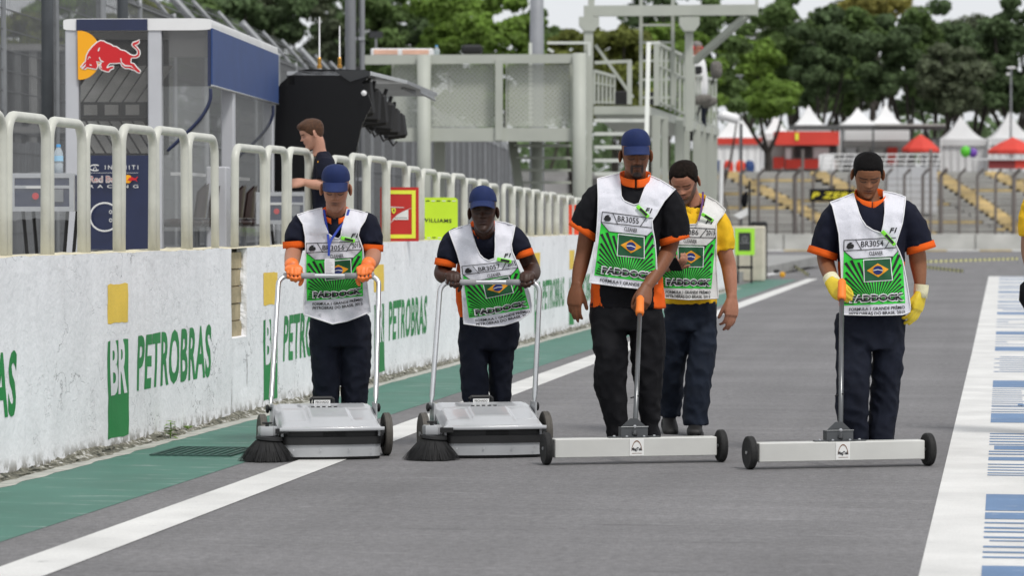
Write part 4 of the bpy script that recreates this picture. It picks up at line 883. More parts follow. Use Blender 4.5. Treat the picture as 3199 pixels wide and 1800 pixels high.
P.vest([(2070, 655), (2110, 640), (2122, 660), (2135, 690), (2150, 702), (2175, 700), (2190, 675), (2203, 640), (2210, 612), (2240, 628), (2268, 655), (2262, 668), (2243, 690), (2237, 700), (2237, 760), (2236, 815), (2240, 880), (2243, 932), (2150, 936), (2065, 930), (2062, 800), (2062, 700)],
    [(1.37, .0), (1.33, -.06), (1.27, -.115), (1.18, -.148), (.78, -.148)], .9, M_vest5, 5.)
P.prints((2058, 707), (2238, 717), (2064, 899.5), (2222, 901.5), 'BR3086'); P.clip(2192, 668, 2228, 690)
P.garment('trousers', [(940, 2080, 2237, .02, .115), (1000, 2076, 2236, .02, .12), (1030, 2078, 2234, .02, .112)],
    [[(2112, 1000, .02, .086, .10), (2106, 1090, .05, .077, .085), (2098, 1170, .1, .07, .08), (2094, 1262, .18, .064, .075), (2092, 1296, .2, .060, .075)], [(2192, 1000, .02, .084, .10), (2192, 1100, -.02, .078, .085), (2182, 1190, -.05, .074, .08), (2174, 1280, -.05, .072, .078), (2172, 1328, -.05, .074, .08)]], M_jean, wr=wrinkle(.006, 7, 7, 6, 7, .0055))
shoe(P, 2089, .22, 2, .045, 20); shoe(P, 2174, -.02, -6)
hair_mesh(P.HM, 'receding', .009).build('hair', M_hairb, P.root, smooth=True)
M_lany = mat('violet_lanyard', (.10, .03, .14), .7); M_lanb = mat('blue_lanyard', (.02, .05, .35), .7)
MB().loft([P.L(2196, 600, -.02), P.L(2195, 630, -.10), P.L(2190, 660, -.15), P.L(2182, 690, -.18)], [(.006, .002)]*4, 6).build('lanyard', M_lany, P.root)
ph = MB().box((-.036, -.005, -.07), (.036, .005, .07), bev=.004); ob = ph.build('phone', M_black); ob.parent = None; ob.location = C2W(*(P.L(2104, 826, -.36)+P.o)); ob.rotation_euler = (R(58), 0, PSI+R(-20)); tag(ob, 'black phone held by the person in yellow polo and bib', 'phone')

# ---- left: man in orange gloves behind the first sweeper
BAR1, BAR2 = 17.16, 16.98
def grip_hands(P, xs_, ybar, dyb, gloved):
    out = []
    for x, sd in xs_:
        b = P.L(x, ybar, dyb); mb = P.skin if gloved is None else MB()
        hand(mb, b + V((-sd*.004, .078, .040)), (sd*.06, -.97, -.06), (0, -.10, .99), sd, None, (38, 52, 25, 25), 1.03 if gloved is None else 1.05, 1.04 if gloved is None else 1.16, each=[(R(68), R(72), R(50))]*4)
        if gloved: out.append(link('glove', remesh(mb, .0045, 3), gloved, P.root, True))
    return out
p1 = Person(1050, 17.6, 'person in blue cap and orange gloves pushing a grey sweeper', group='people in green paddock bibs')
p1.head(1049, 592, -.22, 17, 0, 1, 1.0, skin=(.40, .185, .115), lip=(.17, .075, .055), stub=.25, hairdark=(.05, .04, .035), fat=.97, nose=1.1)
p1.neck(1052, 690, -.12, .056)
p1.arm([(942, 715, -.12, .05, .05), (922, 770, -.14, .047, .047), (914, 806, -.22, .045, .045), (911, 828, -.33, .037, .035), (914, 838, -.38, .028, .025)])
p1.arm([(1152, 715, -.12, .05, .05), (1163, 775, -.14, .047, .047), (1164, 808, -.22, .045, .045), (1152, 830, -.33, .036, .034), (1143, 840, -.38, .028, .025)])
p1.finish_body()
P = p1; sh = P.garment('shirt', [(972, 972, 1146, .05, .112), (930, 964, 1148, .02, .12), (850, 962, 1144, -.03, .125), (780, 958, 1140, -.08, .125), (725, 944, 1150, -.12, .12), (698, 942, 1150, -.12, .106), (676, 962, 1132, -.12, .082), (660, 1014, 1084, -.115, .052)],
    [[(975, 690, -.12, .055, .07), (952, 702, -.12, .070, .075), (932, 735, -.13, .072, .074), (922, 764, -.16, .062, .064)], [(1125, 690, -.12, .055, .07), (1143, 702, -.12, .068, .075), (1156, 738, -.13, .070, .074), (1161, 772, -.16, .060, .062)]], M_navy, wr=wrinkle(.004, 9, 9, 7, 8, .003), orange=strip_side(.98, .6))
cuff(P, sh, 888, 766, 955, 762, -.15); cuff(P, sh, 1128, 772, 1193, 776, -.15)
ring_collar(P, 1049, 668, -.14, .070, .078, .062, .042, M_orange, sh, R(16))
P.vest([(931, 671), (965, 660), (1006, 649), (1014, 680), (1020, 705), (1030, 730), (1045, 741), (1062, 746), (1070, 735), (1073, 712), (1078, 690), (1086, 652), (1120, 658), (1150, 667), (1142, 690), (1128, 712), (1122, 735), (1128, 752), (1136, 775), (1142, 830), (1150, 900), (1156, 950), (1158, 974), (1120, 990), (1085, 1003), (1040, 1012), (1005, 1000), (950, 982), (950, 955), (956, 890), (958, 830), (959, 770), (958, 740), (950, 700)],
    [(1.305, -.12), (1.27, -.18), (1.22, -.225), (1.1, -.24), (.95, -.215), (.72, -.15)], .8, M_vest, 8., .011)
P.prints((960, 762), (1133, 758), (960, 942), (1135, 927), 'BR3056', jit=1.); P.clip(1069, 743, 1112, 753)
P.garment('trousers', [(985, 972, 1152, .06, .11), (1040, 967, 1156, .06, .115), (1080, 968, 1158, .06, .11)],
    [[(1016, 1050, .06, .081, .095), (1016, 1150, .05, .076, .085), (1020, 1250, .08, .069, .08), (1022, 1372, .12, .065, .075)], [(1112, 1050, .06, .082, .095), (1110, 1150, .08, .081, .085), (1106, 1250, .12, .071, .08), (1104, 1362, .2, .065, .075)]], M_trou, wr=wrinkle(.006, 7, 7, 6, 9, .0055))
shoe(P, 1022, .12, 4); shoe(P, 1104, .22, -4); cap_parts(P.root, P.HM)
gl = grip_hands(P, ((917, 1), (1141, -1)), 862, BAR1-17.6, M_gor)
for g_, x, y, sd in ((gl[0], 912, 832, 1), (gl[1], 1150, 829, -1)): P.band('glove_cuff', P.L(x, y, -.345), (sd*.10, -.9, -.30), .040, .038, .06, M_gor, g_, flare=.92)
pts = [P.L(1012, 655, -.19), P.L(1017, 690, -.24), P.L(1024, 730, -.262), P.L(1028, 770, -.285), P.L(1027, 800, -.285)]; MB().loft(pts, [(.0065, .0015)]*5, 6).build('lanyard', M_lanb, P.root)
pts = [P.L(1090, 655, -.19), P.L(1080, 690, -.235), P.L(1060, 712, -.25), P.L(1034, 750, -.275), P.L(1028, 768, -.285)]; MB().loft(pts, [(.0065, .0015)]*5, 6).build('lanyard', M_lanb, P.root)
c = P.L(1030, 833, -.285); bd = MB().box((c.x-.027, c.y-.0015, c.z-.043), (c.x+.027, c.y+.0015, c.z+.043)).build('badge', P_white, P.root); M_grt = mat('grey_print', (.35, .35, .38), .7, var=0)
for k in range(7): MB().box((c.x-.021, c.y-.003, c.z+.032-k*.011), (c.x+(.0, .012, .018, .008, .016, .010, .014)[k], c.y-.0017, c.z+.0335-k*.011)).build('printed_row', M_grt, bd)

# ---- second sweeper: man leaning on the bar
p2 = Person(1522, 17.4, 'person in blue cap leaning bare-handed on a sweeper bar', group='people in green paddock bibs')
p2.head(1510, 664, -.31, 0, -3, -2, .955, skin=(.043, .0175, .0105), lip=(.050, .020, .018), stub=.1, hairdark=(.01, .008, .008), fat=.97, nose=1.15, brow=(.008, .006, .006))
p2.neck(1514, 740, -.17, .055)
p2.arm([(1415, 770, -.17, .048, .048), (1396, 815, -.16, .046, .046), (1384, 842, -.15, .045, .045), (1381, 858, -.21, .043, .042), (1393, 868, -.30, .036, .033), (1406, 868, -.345, .028, .024)])
p2.arm([(1625, 760, -.17, .048, .048), (1646, 805, -.16, .046, .046), (1660, 836, -.15, .045, .045), (1665, 852, -.21, .043, .042), (1661, 864, -.30, .036, .033), (1654, 867, -.345, .028, .024)])
grip_hands(p2, ((1414, 1), (1648, -1)), 882, BAR2-17.4, None)
p2.finish_body()
P = p2; sh = P.garment('shirt', [(1000, 1438, 1614, .10, .115), (940, 1426, 1616, .05, .12), (880, 1424, 1612, -.02, .125), (820, 1428, 1605, -.10, .125), (775, 1422, 1608, -.16, .12), (748, 1414, 1608, -.18, .108), (724, 1432, 1592, -.18, .086), (708, 1478, 1542, -.175, .052)],
    [[(1445, 740, -.18, .055, .07), (1424, 755, -.18, .068, .075), (1406, 787, -.2, .068, .07), (1394, 817, -.22, .054, .056)], [(1582, 735, -.18, .055, .07), (1602, 745, -.18, .066, .075), (1622, 772, -.2, .064, .068), (1635, 793, -.22, .052, .054)]], M_navy, wr=wrinkle(.004, 9, 9, 7, 10, .003), orange=lambda c, n: abs(n.x) > .45 and c.z < 1.0)
cuff(P, sh, 1363, 816, 1421, 826, -.21); cuff(P, sh, 1613, 800, 1661, 785, -.21)
ring_collar(P, 1511, 712, -.195, .068, .080, .068, .044, M_orange, sh, R(24))
P.vest([(1405, 723), (1435, 710), (1470, 700), (1478, 735), (1488, 768), (1500, 794), (1512, 806), (1527, 813), (1546, 806), (1548, 770), (1547, 730), (1547, 690), (1580, 696), (1609, 705), (1603, 735), (1597, 762), (1600, 785), (1612, 812), (1622, 840), (1640, 880), (1655, 920), (1661, 955), (1658, 974), (1620, 1000), (1575, 1014), (1525, 1019), (1450, 1010), (1447, 950), (1443, 880), (1441, 830), (1430, 790), (1415, 750)],
    [(1.217, -.18), (1.19, -.24), (1.14, -.285), (1.0, -.305), (.85, -.29), (.67, -.23)], .8, M_vest, 11., .012)
P.prints((1444, 833), (1612, 815), (1466, 994), (1654, 963), 'BR3057', jit=2.); P.clip(1553, 808, 1598, 817)
P.garment('trousers', [(990, 1440, 1616, .10, .11), (1050, 1434, 1620, .10, .115), (1090, 1436, 1612, .1, .108)],
    [[(1478, 1060, .1, .080, .095), (1482, 1135, .06, .070, .085), (1482, 1180, .03, .075, .085), (1488, 1250, .03, .069, .08), (1490, 1378, .05, .06, .075)], [(1568, 1060, .1, .073, .095), (1564, 1150, .12, .065, .085), (1562, 1250, .16, .055, .08), (1560, 1356, .25, .055, .075)]], M_trou, wr=wrinkle(.006, 7, 7, 6, 12, .0055))
shoe(P, 1490, .05, 3); shoe(P, 1560, .27, -4); cap_parts(P.root, P.HM)
# ============================================================ MACHINES
M_lid = mat('light_grey_plastic', (.43, .44, .455), .18, var=.05, scale=5, coat=.4, bump=.05, bscale=40)
M_grey = mat('grey_painted_steel', (.40, .41, .42), .34, .2, var=.08, scale=6, coat=.2)
M_blk = mat('black_plastic', (.009, .009, .0095), .5, var=.2, scale=12); M_rub = mat('black_rubber', (.014, .014, .014), .8, var=.25, scale=20, bump=.3, bscale=80)
M_tyre = mat('grey_brown_rubber', (.085, .078, .068), .75, var=.2, scale=14, bump=.2); M_alu = mat('brushed_aluminium', (.62, .63, .64), .32, .9, var=.06, scale=20)
M_gripg = mat('grey_foam', (.30, .30, .31), .7, var=.08); M_brist = mat('black_bristle', (.005, .005, .0055), .75, var=.3, scale=50); M_label = mat('label_white', (.78, .78, .76), .5, var=.03)
M_mag = mat('ivory_painted_steel', (.60, .60, .57), .42, .05, var=.06, scale=4, bump=.06, bscale=20, var2=.08, scale2=1.3); M_brk = mat('dark_grey_steel', (.10, .105, .11), .4, .5, var=.1); M_shaft = mat('grey_steel_shaft', (.16, .165, .17), .3, .7, var=.06); M_gripo = mat('orange_foam', (.85, .20, .02), .6, var=.06)
M_txt = mat('dark_lettering', (.015, .015, .02), .6, var=0); M_arch = mat('brown_arch_print', (.20, .085, .035), .6, var=0)
def ss(a, b, x): x = max(0, min(1, (x-a)/(b-a))); return x*x*(3-2*x)
def wheel(root, c, r, w_, M, tyre, rim=M_lid, hub=True):
    """axle along local x"""
    T = M @ Matrix.Translation(c) @ Matrix.Rotation(R(90), 4, 'Y')
    h = w_/2; o = MB().lathe([(r*.72, -h*.8), (r*.9, -h), (r*.975, -h*.8), (r, -h*.35), (r*.985, -h*.30), (r*.985, h*.30), (r, h*.35), (r*.975, h*.8), (r*.9, h), (r*.72, h*.8)], 40, T).build('wheel', tyre, root); autosmooth(o, 40)
    q = MB().lathe([(r*.12, -h*.5), (r*.72, -h*.45), (r*.74, -h*.82), (r*.76, -h*.82), (r*.76, h*.82), (r*.74, h*.82), (r*.70, h*.3), (r*.3, h*.35), (r*.26, h*.9), (r*.12, h*1.0)], 36, T).build('rim', rim, o); autosmooth(q, 40)
    MB().lathe([(r*.10, -h*1.15), (r*.10, h*1.3), (r*.05, h*1.35)], 12, T).build('axle_end', M_alu, o)
def sweeper(x, D, Dbar, ybar, xb0, xb1, pl, pr, xbr, Dbr, label):
    o0 = CL(x, 900, D); o0.z = 0; rt = empty('push_sweeper', C2W(o0.x, D, 0), PSI, label, 'sweeper', 'push sweepers'); L = lambda a, b, d: CL(a, b, d) - o0
    M = Matrix.Rotation(R(11), 4, 'Z')
    hw = .262
    def outline(k=1., yf=-.235, yr=.215, rr=.05, w_=hw):             # rounded front corners
        p = [(w_, yr), (-w_, yr)]
        for a in range(7): t = R(180+15*a); p.append((-w_+rr+rr*cos(t), yf+rr+.02*0+rr*sin(t)))
        n = 8
        for i in range(1, n): u = i/n; p.append((-w_+rr+(2*w_-2*rr)*u, yf-.022*sin(pi*u)))
        for a in range(7): t = R(270+15*a); p.append((w_-rr+rr*cos(t), yf+rr+rr*sin(t)))
        return p
    MB().prism(outline(yf=-.215, rr=.06), .004, .022, M).build('rubber_skirt', M_rub, rt)
    autosmooth(MB().prism(outline(yf=-.228, rr=.055), .017, .084, M).build('front_panel', M_grey, rt), 30)
    o = autosmooth(MB().prism(outline(yf=-.236, rr=.05, w_=hw+.002), .080, .120, M).prism(outline(yf=-.218, rr=.05, w_=hw-.004), .120, .156, M).build('dust_hopper', M_blk, rt), 30)
    MB().box((-.045, -.2425, .122), (.075, -.216, .150), M=M).build('hopper_grip', M_rub, o)
    mb = MB()
    def lid(u, v):
        X = (u-.5)*2; e = max(abs(X), 0); W = (hw+.010)*(1-.035*v); yf = -.252-.022*(1-X*X); y = yf+(.225-yf)*v
        z = .170 + .094*ss(.0, 1.0, v)**.9
        z += .026*ss(.02, .16, v)*(1-ss(.50, .62, v))*(1-ss(.86, .97, e)) + .016*ss(.05, .2, v)*(1-ss(.48, .56, v))*(1-ss(.36, .44, e))
        z += .008*ss(.64, .68, v)*(1-ss(.90, .95, v))*(1-ss(.84, .92, e)) - .006*ss(.70, .74, v)*(1-ss(.86, .9, v))*ss(-.55, -.4, X)*(1-ss(.25, .42, X))
        z += .006*ss(.56, .60, v)*(1-ss(.62, .66, v))*(1-ss(.9, .97, e)); z -= .022*ss(.94, 1.0, e)*ss(.03, .1, v)*(1-.6*v)
        return M @ V((X*W, y, z))
    mb.grid(lid, 80, 56); n = 80
    def skirt(u, v):
        p = lid(u, 0); return p + V((0, 0, -.018*v)) + (M.to_3x3() @ V((0, -.004*sin(pi*min(1, v*1.0)), 0)))
    mb.grid(skirt, 80, 3); mb.grid(lambda u, v: lid(0, u)*1 + V((0, 0, -.03*v)), 30, 2); mb.grid(lambda u, v: lid(1, u)*1 + V((0, 0, -.03*v)), 30, 2); mb.grid(lambda u, v: lid(u, 1)*1 + V((0, 0, -.2*v)), 20, 2)
    ld = mb.build('lid', M_lid, rt, smooth=True, fixn=True)
    autosmooth(MB().box((-hw+.004, -.20, .085), (hw-.004, .212, .165), M=M).build('side_plates', M_grey, rt), 30)
    MB().tube([M @ V(q) for q in ((-.055, .185, .262), (-.055, .185, .290), (-.045, .185, .298), (.055, .185, .298), (.065, .185, .290), (.065, .185, .262))], .009, 8).build('lid_handle', M_blk, ld)
    st = MB().box((-.038, .176, .266), (.048, .180, .287), M=M).build('sticker', M_label, ld); put_text('sticker_lettering', 'FECHADO', M @ V((-.030, .1745, .271)), M @ V((.040, .1745, .271)), M @ V((-.030, .1745, .282)), M_txt, st, .01)
    for k in range(5): MB().box((-.065+k*.030, .10-.006*abs(k-2), .2495), (-.047+k*.030, .105-.006*abs(k-2), .2585), M=M).build('vent_slot', M_blk, ld)
    for s_ in (-1, 1):
        wheel(rt, (s_*(hw+.066), .045, .113), .113, .040, M, M_tyre)
        autosmooth(MB().lathe([(.062, -.02), (.062, .02), (.05, .025)], 24, M @ Matrix.Translation((s_*(hw+.022), .045, .105)) @ Matrix.Rotation(R(90), 4, 'Y')).build('gear_housing', M_blk, rt), 40)
        MB().box((s_*(hw+.010)-.004, .02, .08), (s_*(hw+.010)+.004, .16, .275), M=M).build('handle_bracket', M_grey, rt)
        k = autosmooth(MB().lathe([(.008, -.012), (.010, .0), (.021, .004), (.024, .010), (.021, .016), (.010, .020)], 16, M @ Matrix.Translation((s_*(hw+.022), .10, .248)) @ Matrix.Rotation(R(90*s_), 4, 'Y')).build('clamp_knob', M_blk, rt), 40)
    for q_ in ((-.20, .212), (-.12, .214), (.0, .214), (.16, .213), (.22, .21)): MB().lathe([(.006, 0), (.006, .003), (.003, .005)], 8, M @ Matrix.Translation((q_[0], q_[1]-.012, .2635))).build('screw', M_alu, ld)
    for q_ in (-.20, -.06, .09, .21): MB().lathe([(.005, 0), (.005, .003)], 8, M @ Matrix.Translation((q_, -.238-.018*(1-(q_/.26)**2), .055)) @ Matrix.Rotation(R(90), 4, 'X')).build('rivet', M_alu, rt)
    # handle: flattened feet, two tubes, rounded corners
    tl, tr = L(xb0, ybar, Dbar), L(xb1, ybar, Dbar); fl_, fr = M @ V((-hw-.016, .10, .24)), M @ V((hw+.016, .10, .24)); r = .055; path = [fl_, fl_.lerp(tl, .03), fl_.lerp(tl, .10), fl_.lerp(tl, .5)]
    ul = (tl-fl_).normalized(); ur = (tr-fr).normalized(); bx = (tr-tl).normalized()
    for k in range(7): a = pi/2*k/6; path.append(tl - ul*r*(1-sin(a)) + bx*r*(1-cos(a)))
    for k in range(7): a = pi/2*k/6; path.append(tr - ur*r*(1-cos(a)) - bx*r*(1-sin(a)))
    path += [fr.lerp(tr, .5), fr.lerp(tr, .10), fr.lerp(tr, .03), fr]
    rad = [(.004, .013), (.005, .014)] + [.0135]*(len(path)-4) + [(.005, .014), (.004, .013)]
    hd = MB().loft(path, rad, 14, (0, -1, .3)).build('push_handle', M_alu, rt, smooth=True)
    for a, b in ((tl+bx*.025, tl+bx*(tr-tl).length*.36), (tr-bx*.025, tr-bx*(tr-tl).length*.34)): MB().tube([a, b], .0165, 14).build('bar_sleeve', M_gripg, hd, smooth=True)
    # side brush
    c = L(xbr, 900, Dbr); c.z = 0; br = autosmooth(MB().lathe([(.045, .128), (.068, .124), (.070, .110), (.060, .104)], 26, Matrix.Translation(c) @ Matrix.Rotation(R(5), 4, 'Y')).build('side_brush', M_blk, rt), 40)
    mb = MB(); random.seed(int(x))
    mb.lathe([(.055, .108), (.075, .085), (.118, .03), (.125, .008), (.10, .004)], 30, Matrix.Translation(c))
    for k in range(420):
        a = random.uniform(0, 2*pi); d = V((cos(a), sin(a), 0)); t = V((-sin(a), cos(a), 0))*.0013; ln = random.uniform(.135, .158); sk = t*random.uniform(-10, 10); p = [c+d*.062+V((0, 0, .106)), c+d*(.10)+V((0, 0, .062))+sk*.4, c+d*ln+V((0, 0, random.uniform(.001, .007)))+sk]
        n_ = d*.0012+V((0, 0, .0008)); mb.add([p[0]-t, p[0]+t, p[1]-t+n_*2, p[1]+t+n_*2, p[2]-t*.7, p[2]+t*.7], [(0, 1, 3, 2), (2, 3, 5, 4)])
    mb.build('bristles', M_brist, br, kind='stuff')
    autosmooth(MB().lathe([(.050, .130), (.053, .135), (.053, .172), (.049, .178)], 5, Matrix.Translation(c+V((.0, .01, 0))) @ Matrix.Rotation(R(18), 4, 'Z')).build('brush_drive', M_grey, br), 30)
    MB().box((c.x+.03, c.y-.0+.0, .140), (c.x+.11, c.y+.05, .165)).build('brush_arm', M_blk, br)
    MB().lathe([(.010, .176), (.009, .192), (.012, .194)], 10, Matrix.Translation(c)).box((c.x-.026, c.y-.008, .190), (c.x+.026, c.y+.008, .200), bev=.003).build('wing_knob', M_blk, br)
    return rt
sweeper(1017, 16.62, BAR1, 862, 871, 1184, 0, 0, 834, 16.33, 'grey push sweeper with side brush, pushed by the person in orange gloves')
sweeper(1519, 16.74, BAR2, 882, 1376, 1687, 0, 0, 1349, 16.42, 'grey push sweeper with side brush, leaned on by the bare-handed person')

def magnet(x, D, ln, rot, hx, hy, Dh, label):
    o0 = CL(x, 900, D); o0.z = 0; rt = empty('magnet_bar', C2W(o0.x, D, 0), PSI, label, 'magnetic sweeper', 'magnetic sweepers'); M = Matrix.Rotation(R(rot), 4, 'Z'); h = ln/2
    b = autosmooth(MB().box((-h, -.045, .036), (h, .045, .132), M=M, bev=.004).build('magnet_housing', M_mag, rt), 30)
    for s_ in (-1, 1):
        wheel(rt, (s_*(h+.034), .0, .083), .083, .036, M, M_rub)
        MB().lathe([(.009, -.03), (.009, .03)], 12, M @ Matrix.Translation((s_*(h+.012), 0, .083)) @ Matrix.Rotation(R(90), 4, 'Y')).build('axle', M_alu, rt)
    br = MB().box((-.070, -.040, .133), (.070, .042, .137), M=M).box((-.070, -.006, .137), (.070, -.002, .185), M=M).box((-.070, -.004, .137), (-.066, .05, .185), M=M).box((.066, -.004, .137), (.070, .05, .185), M=M)
    br.prism([(-.066, .185), (.066, .185), (.018, .228), (-.018, .228)], .010, .014, M @ XZ()); br.tube([M @ V((-.072, -.008, .186)), M @ V((.072, -.008, .186))], .003, 6); br.box((-.135, -.020, .133), (-.070, .020, .138), M=M).box((.070, -.020, .133), (.135, .020, .138), M=M); b2 = br.build('bracket', M_brk, rt)
    for q in (-.105, .105, -.045, .045): MB().lathe([(.008, 0), (.008, .004), (.004, .007)], 8, M @ Matrix.Translation((q, -.024 if abs(q) < .1 else 0, .137))).build('bolt', M_alu, b2)
    A = M @ V((0, -.012, .145)); B = CL(hx, hy, Dh)-o0; d = (B-A).normalized()
    MB().tube([A, A.lerp(B, .4), A.lerp(B, .93)], .0125, 14).build('shaft', M_shaft, rt, smooth=True)
    MB().loft([A.lerp(B, .895), A.lerp(B, .91), B-d*.03, B+d*.015, B+d*.03], [.020, .023, .021, .021, .012], 16, (0, -1, .3)).build('grip', M_gripo, rt, smooth=True)
    MB().lathe([(.0, -.006), (.008, -.005), (.008, .005), (.0, .006)], 10, Matrix.Translation(A+V((0, -.014, .045))) @ Matrix.Rotation(R(90), 4, 'X')).build('pin', M_alu, rt)
    MB().tube([A.lerp(B, .28)+V((-.03, -.002, -.008)), A.lerp(B, .28)+V((.014, -.014, .004))], .004, 6).build('cable_tie', M_blk, rt)
    lb = MB().box((-.036, -.0480, .042), (.038, -.0455, .128), M=M).build('maker_plate', M_label, rt); q = lambda a, c: M @ V((a, -.0495, c))
    arch = MB(); pts = [(-.028+.056*k/16, .068+.052*(1-(2*k/16-1)**2)**.6) for k in range(17)]
    arch.add([q(a*(1 if i else 1)*s_, c_) if False else q(a*s_ + .001, .066+(c_-.066)*s_) for i, (a, c_) in enumerate(pts) for s_ in (1, .90)], [(2*i, 2*i+2, 2*i+3, 2*i+1) for i in range(16)]); arch.build('arch_emblem', M_arch, lb)
    put_text('maker_lettering', 'MagTek', q(-.026, .063), q(.029, .063), q(-.026, .085), M_txt, lb, .03); MB().add([q(-.024, .0535), q(.028, .0535), q(.028, .0555), q(-.024, .0555)], [(0, 1, 2, 3)]).build('small_print', M_arch, lb)
    return rt
magnet(1981.6, 16.17, .85, 12.5, 2000, 940, 16.80, 'ivory wheeled magnet bar pushed by the person in black shirt')
magnet(2624, 15.90, .875, 14, 2630, 888, 16.50, 'ivory wheeled magnet bar pushed by the person in yellow gloves')

# ============================================================ BOARDS ON THE WALL
M_red = mat('scarlet_board', (.52, .022, .016), .45, var=.04); M_lime = mat('lime_board', (.60, .86, .03), .5, var=.03); M_fluy = mat('fluorescent_yellow_tape', (.80, .84, .06), .5, var=.03); M_lime2 = mat('lime_frame', (.42, .85, .06), .5, var=.03); M_dkgrey = mat('charcoal_panel', (.030, .032, .034), .5, var=.05); M_orb = mat('orange_red_board', (.80, .07, .02), .5, var=.05)
def board(name, x0, y0, x1, y1, D, rot, m, label, th=.02, cat='sign board', group=None, bev=0.):
    a, b = CL(x0, y1, D), CL(x1, y0, D); w_, h = b.x-a.x, b.z-a.z; c = (a.x+b.x)/2
    rt = empty(name, C2W(c, D, a.z), PSI+R(rot), label, cat, group)
    pn = MB().prism([(-w_/2+bev, 0), (w_/2-bev, 0), (w_/2, bev), (w_/2, h-bev), (w_/2-bev, h), (-w_/2+bev, h), (-w_/2, h-bev), (-w_/2, bev)] if bev else [(-w_/2, 0), (w_/2, 0), (w_/2, h), (-w_/2, h)], 0, th, XZ()).build('panel', m, rt); return rt, w_, h
def quad(name, rt, m, x0, z0, x1, z1, y=-.003): return MB().add([(x0, y, z0), (x1, y, z0), (x1, y, z1), (x0, y, z1)], [(0, 1, 2, 3)]).build(name, m, rt)
DB = lambda x: (lambda q: -q.x*sP + q.y*cP)(onX(x, 757, WX-.06))
rt, w_, h = board('pit_board', 1188, 585, 1308, 754, DB(1247), 3, M_red, 'red board with yellow tape frame and prancing horse emblem on the wall')
fx, fz, tw = w_*.42, h*.055, w_*.10
for a in ((-fx, fz, fx, fz+tw), (-fx, h-fz-tw, fx, h-fz), (-fx, fz+tw, -fx+tw, h-fz-tw), (fx-tw, fz+tw, fx, h-fz-tw)): quad('tape_strip', rt, M_fluy, *a)
pt = lambda u, v: (w_*(u-.5), h*(1-v))                              # board coordinates, v down
def shape(name, pts, m, y): MB().add([(pt(*p)[0], y, pt(*p)[1]) for p in pts], [tuple(range(len(pts)))]).build(name, m, rt)
sw = [(.255, .655), (.32, .615), (.38, .545), (.45, .50), (.56, .455), (.68, .42), (.80, .385)]
shape('emblem_white', [(.31, .60), (.38, .545), (.45, .50), (.56, .455), (.73, .405), (.73, .60)], M_label, -.004)
MB().add([(pt(u+o_, v)[0], -.004, pt(u+o_, v)[1]) for u, v in sw for o_ in (0, .02)], [(2*i, 2*i+1, 2*i+3, 2*i+2) for i in range(6)]).build('emblem_swoosh', M_label, rt)
for p in ([(.25, .36), (.272, .36), (.272, .65), (.25, .66)], [(.25, .355), (.62, .37), (.62, .38), (.25, .372)]): shape('emblem_edge', p, M_label, -.004)
shape('emblem_shield', [(.295, .385), (.40, .385), (.405, .43), (.385, .47), (.35, .49), (.315, .47), (.293, .43)], M_fluy, -.005)
shape('emblem_horse', [(.335, .455), (.345, .43), (.325, .425), (.345, .405), (.36, .40), (.372, .415), (.362, .43), (.375, .44), (.36, .46), (.345, .45)], M_txt, -.006)
put_text('emblem_lettering', 'SCUDERIA', (pt(.38, .572)[0], -.006, pt(.38, .572)[1]), (pt(.70, .572)[0], -.006, pt(.70, .572)[1]), (pt(.38, .556)[0], -.006, pt(.38, .556)[1]), M_txt, rt, .02)
for v in (.27, .735): quad('tape_joint', rt, M_txt, -fx, h*(1-v)-.002, -fx+tw, h*(1-v)+.002, -.004)
rt, w_, h = board('pit_board', 1316, 617, 1430, 753, DB(1374), 3, M_lime, 'lime green board with black lettering on the wall', bev=.02)
q = lambda u, v: (w_*(u-.5), -.004, h*(1-v)); put_text('board_lettering', 'WILLIAMS', q(.02, .56), q(.83, .58), q(.02, .475), M_txt, rt, .02, 0, 1.15)
for u in (.13, .42, .71): quad('board_slot', rt, M_txt, w_*(u-.5), h*.915, w_*(u-.40), h*.935); quad('board_slot', rt, M_txt, w_*(u-.62), h*.07, w_*(u-.52), h*.09)
for u in (.28, .57, .85): quad('board_clip', rt, M_label, w_*(u-.5), h*.912, w_*(u-.40), h*.932); quad('board_clip', rt, M_label, w_*(u-.62), h*.065, w_*(u-.52), h*.085)
rt, w_, h = board('pit_board', 1776, 640, 1812, 740, DB(1794), 3, M_orb, 'narrow orange-red board leaning on the low railing'); quad('board_gap', rt, M_rail, -w_*.18, 0, -w_*.02, h)
rt, w_, h = board('pit_board', 2296, 713, 2358, 797, 60.8, 2, M_lime2, 'lime framed black board with star emblem before the wall pillar'); rt.location.z += 0
quad('black_panel', rt, M_dkgrey, -w_*.32, h*.16, w_*.30, h*.84, -.004); q = lambda u, v: (w_*(u-.5), -.008, h*(1-v))
MB().tube([(w_*-.01+.055*cos(2*pi*k/20), -.010, h*.60+.055*sin(2*pi*k/20)) for k in range(21)], .005, 5, ref=(0, -1, 0)).build('ring_emblem', M_grey, rt)
for k in range(3): a = pi/2+2*pi*k/3; MB().tube([(w_*-.01, -.010, h*.60), (w_*-.01+.053*cos(a), -.010, h*.60+.053*sin(a))], .004, 4, ref=(0, -1, 0)).build('star_ray', M_grey, rt)
quad('small_lettering', rt, M_grey, -w_*.24, h*.44, w_*.22, h*.46, -.006)
zb = rt.location.z
for u in (-.13, .13): MB().box((w_*.0+u-.018, .01, -zb), (u+.018, .04, .05)).build('leg', M_blk, rt)
MB().box((-.16, .012, -zb+.28), (.16, .038, -zb+.33)).build('crossbar', M_blk, rt)
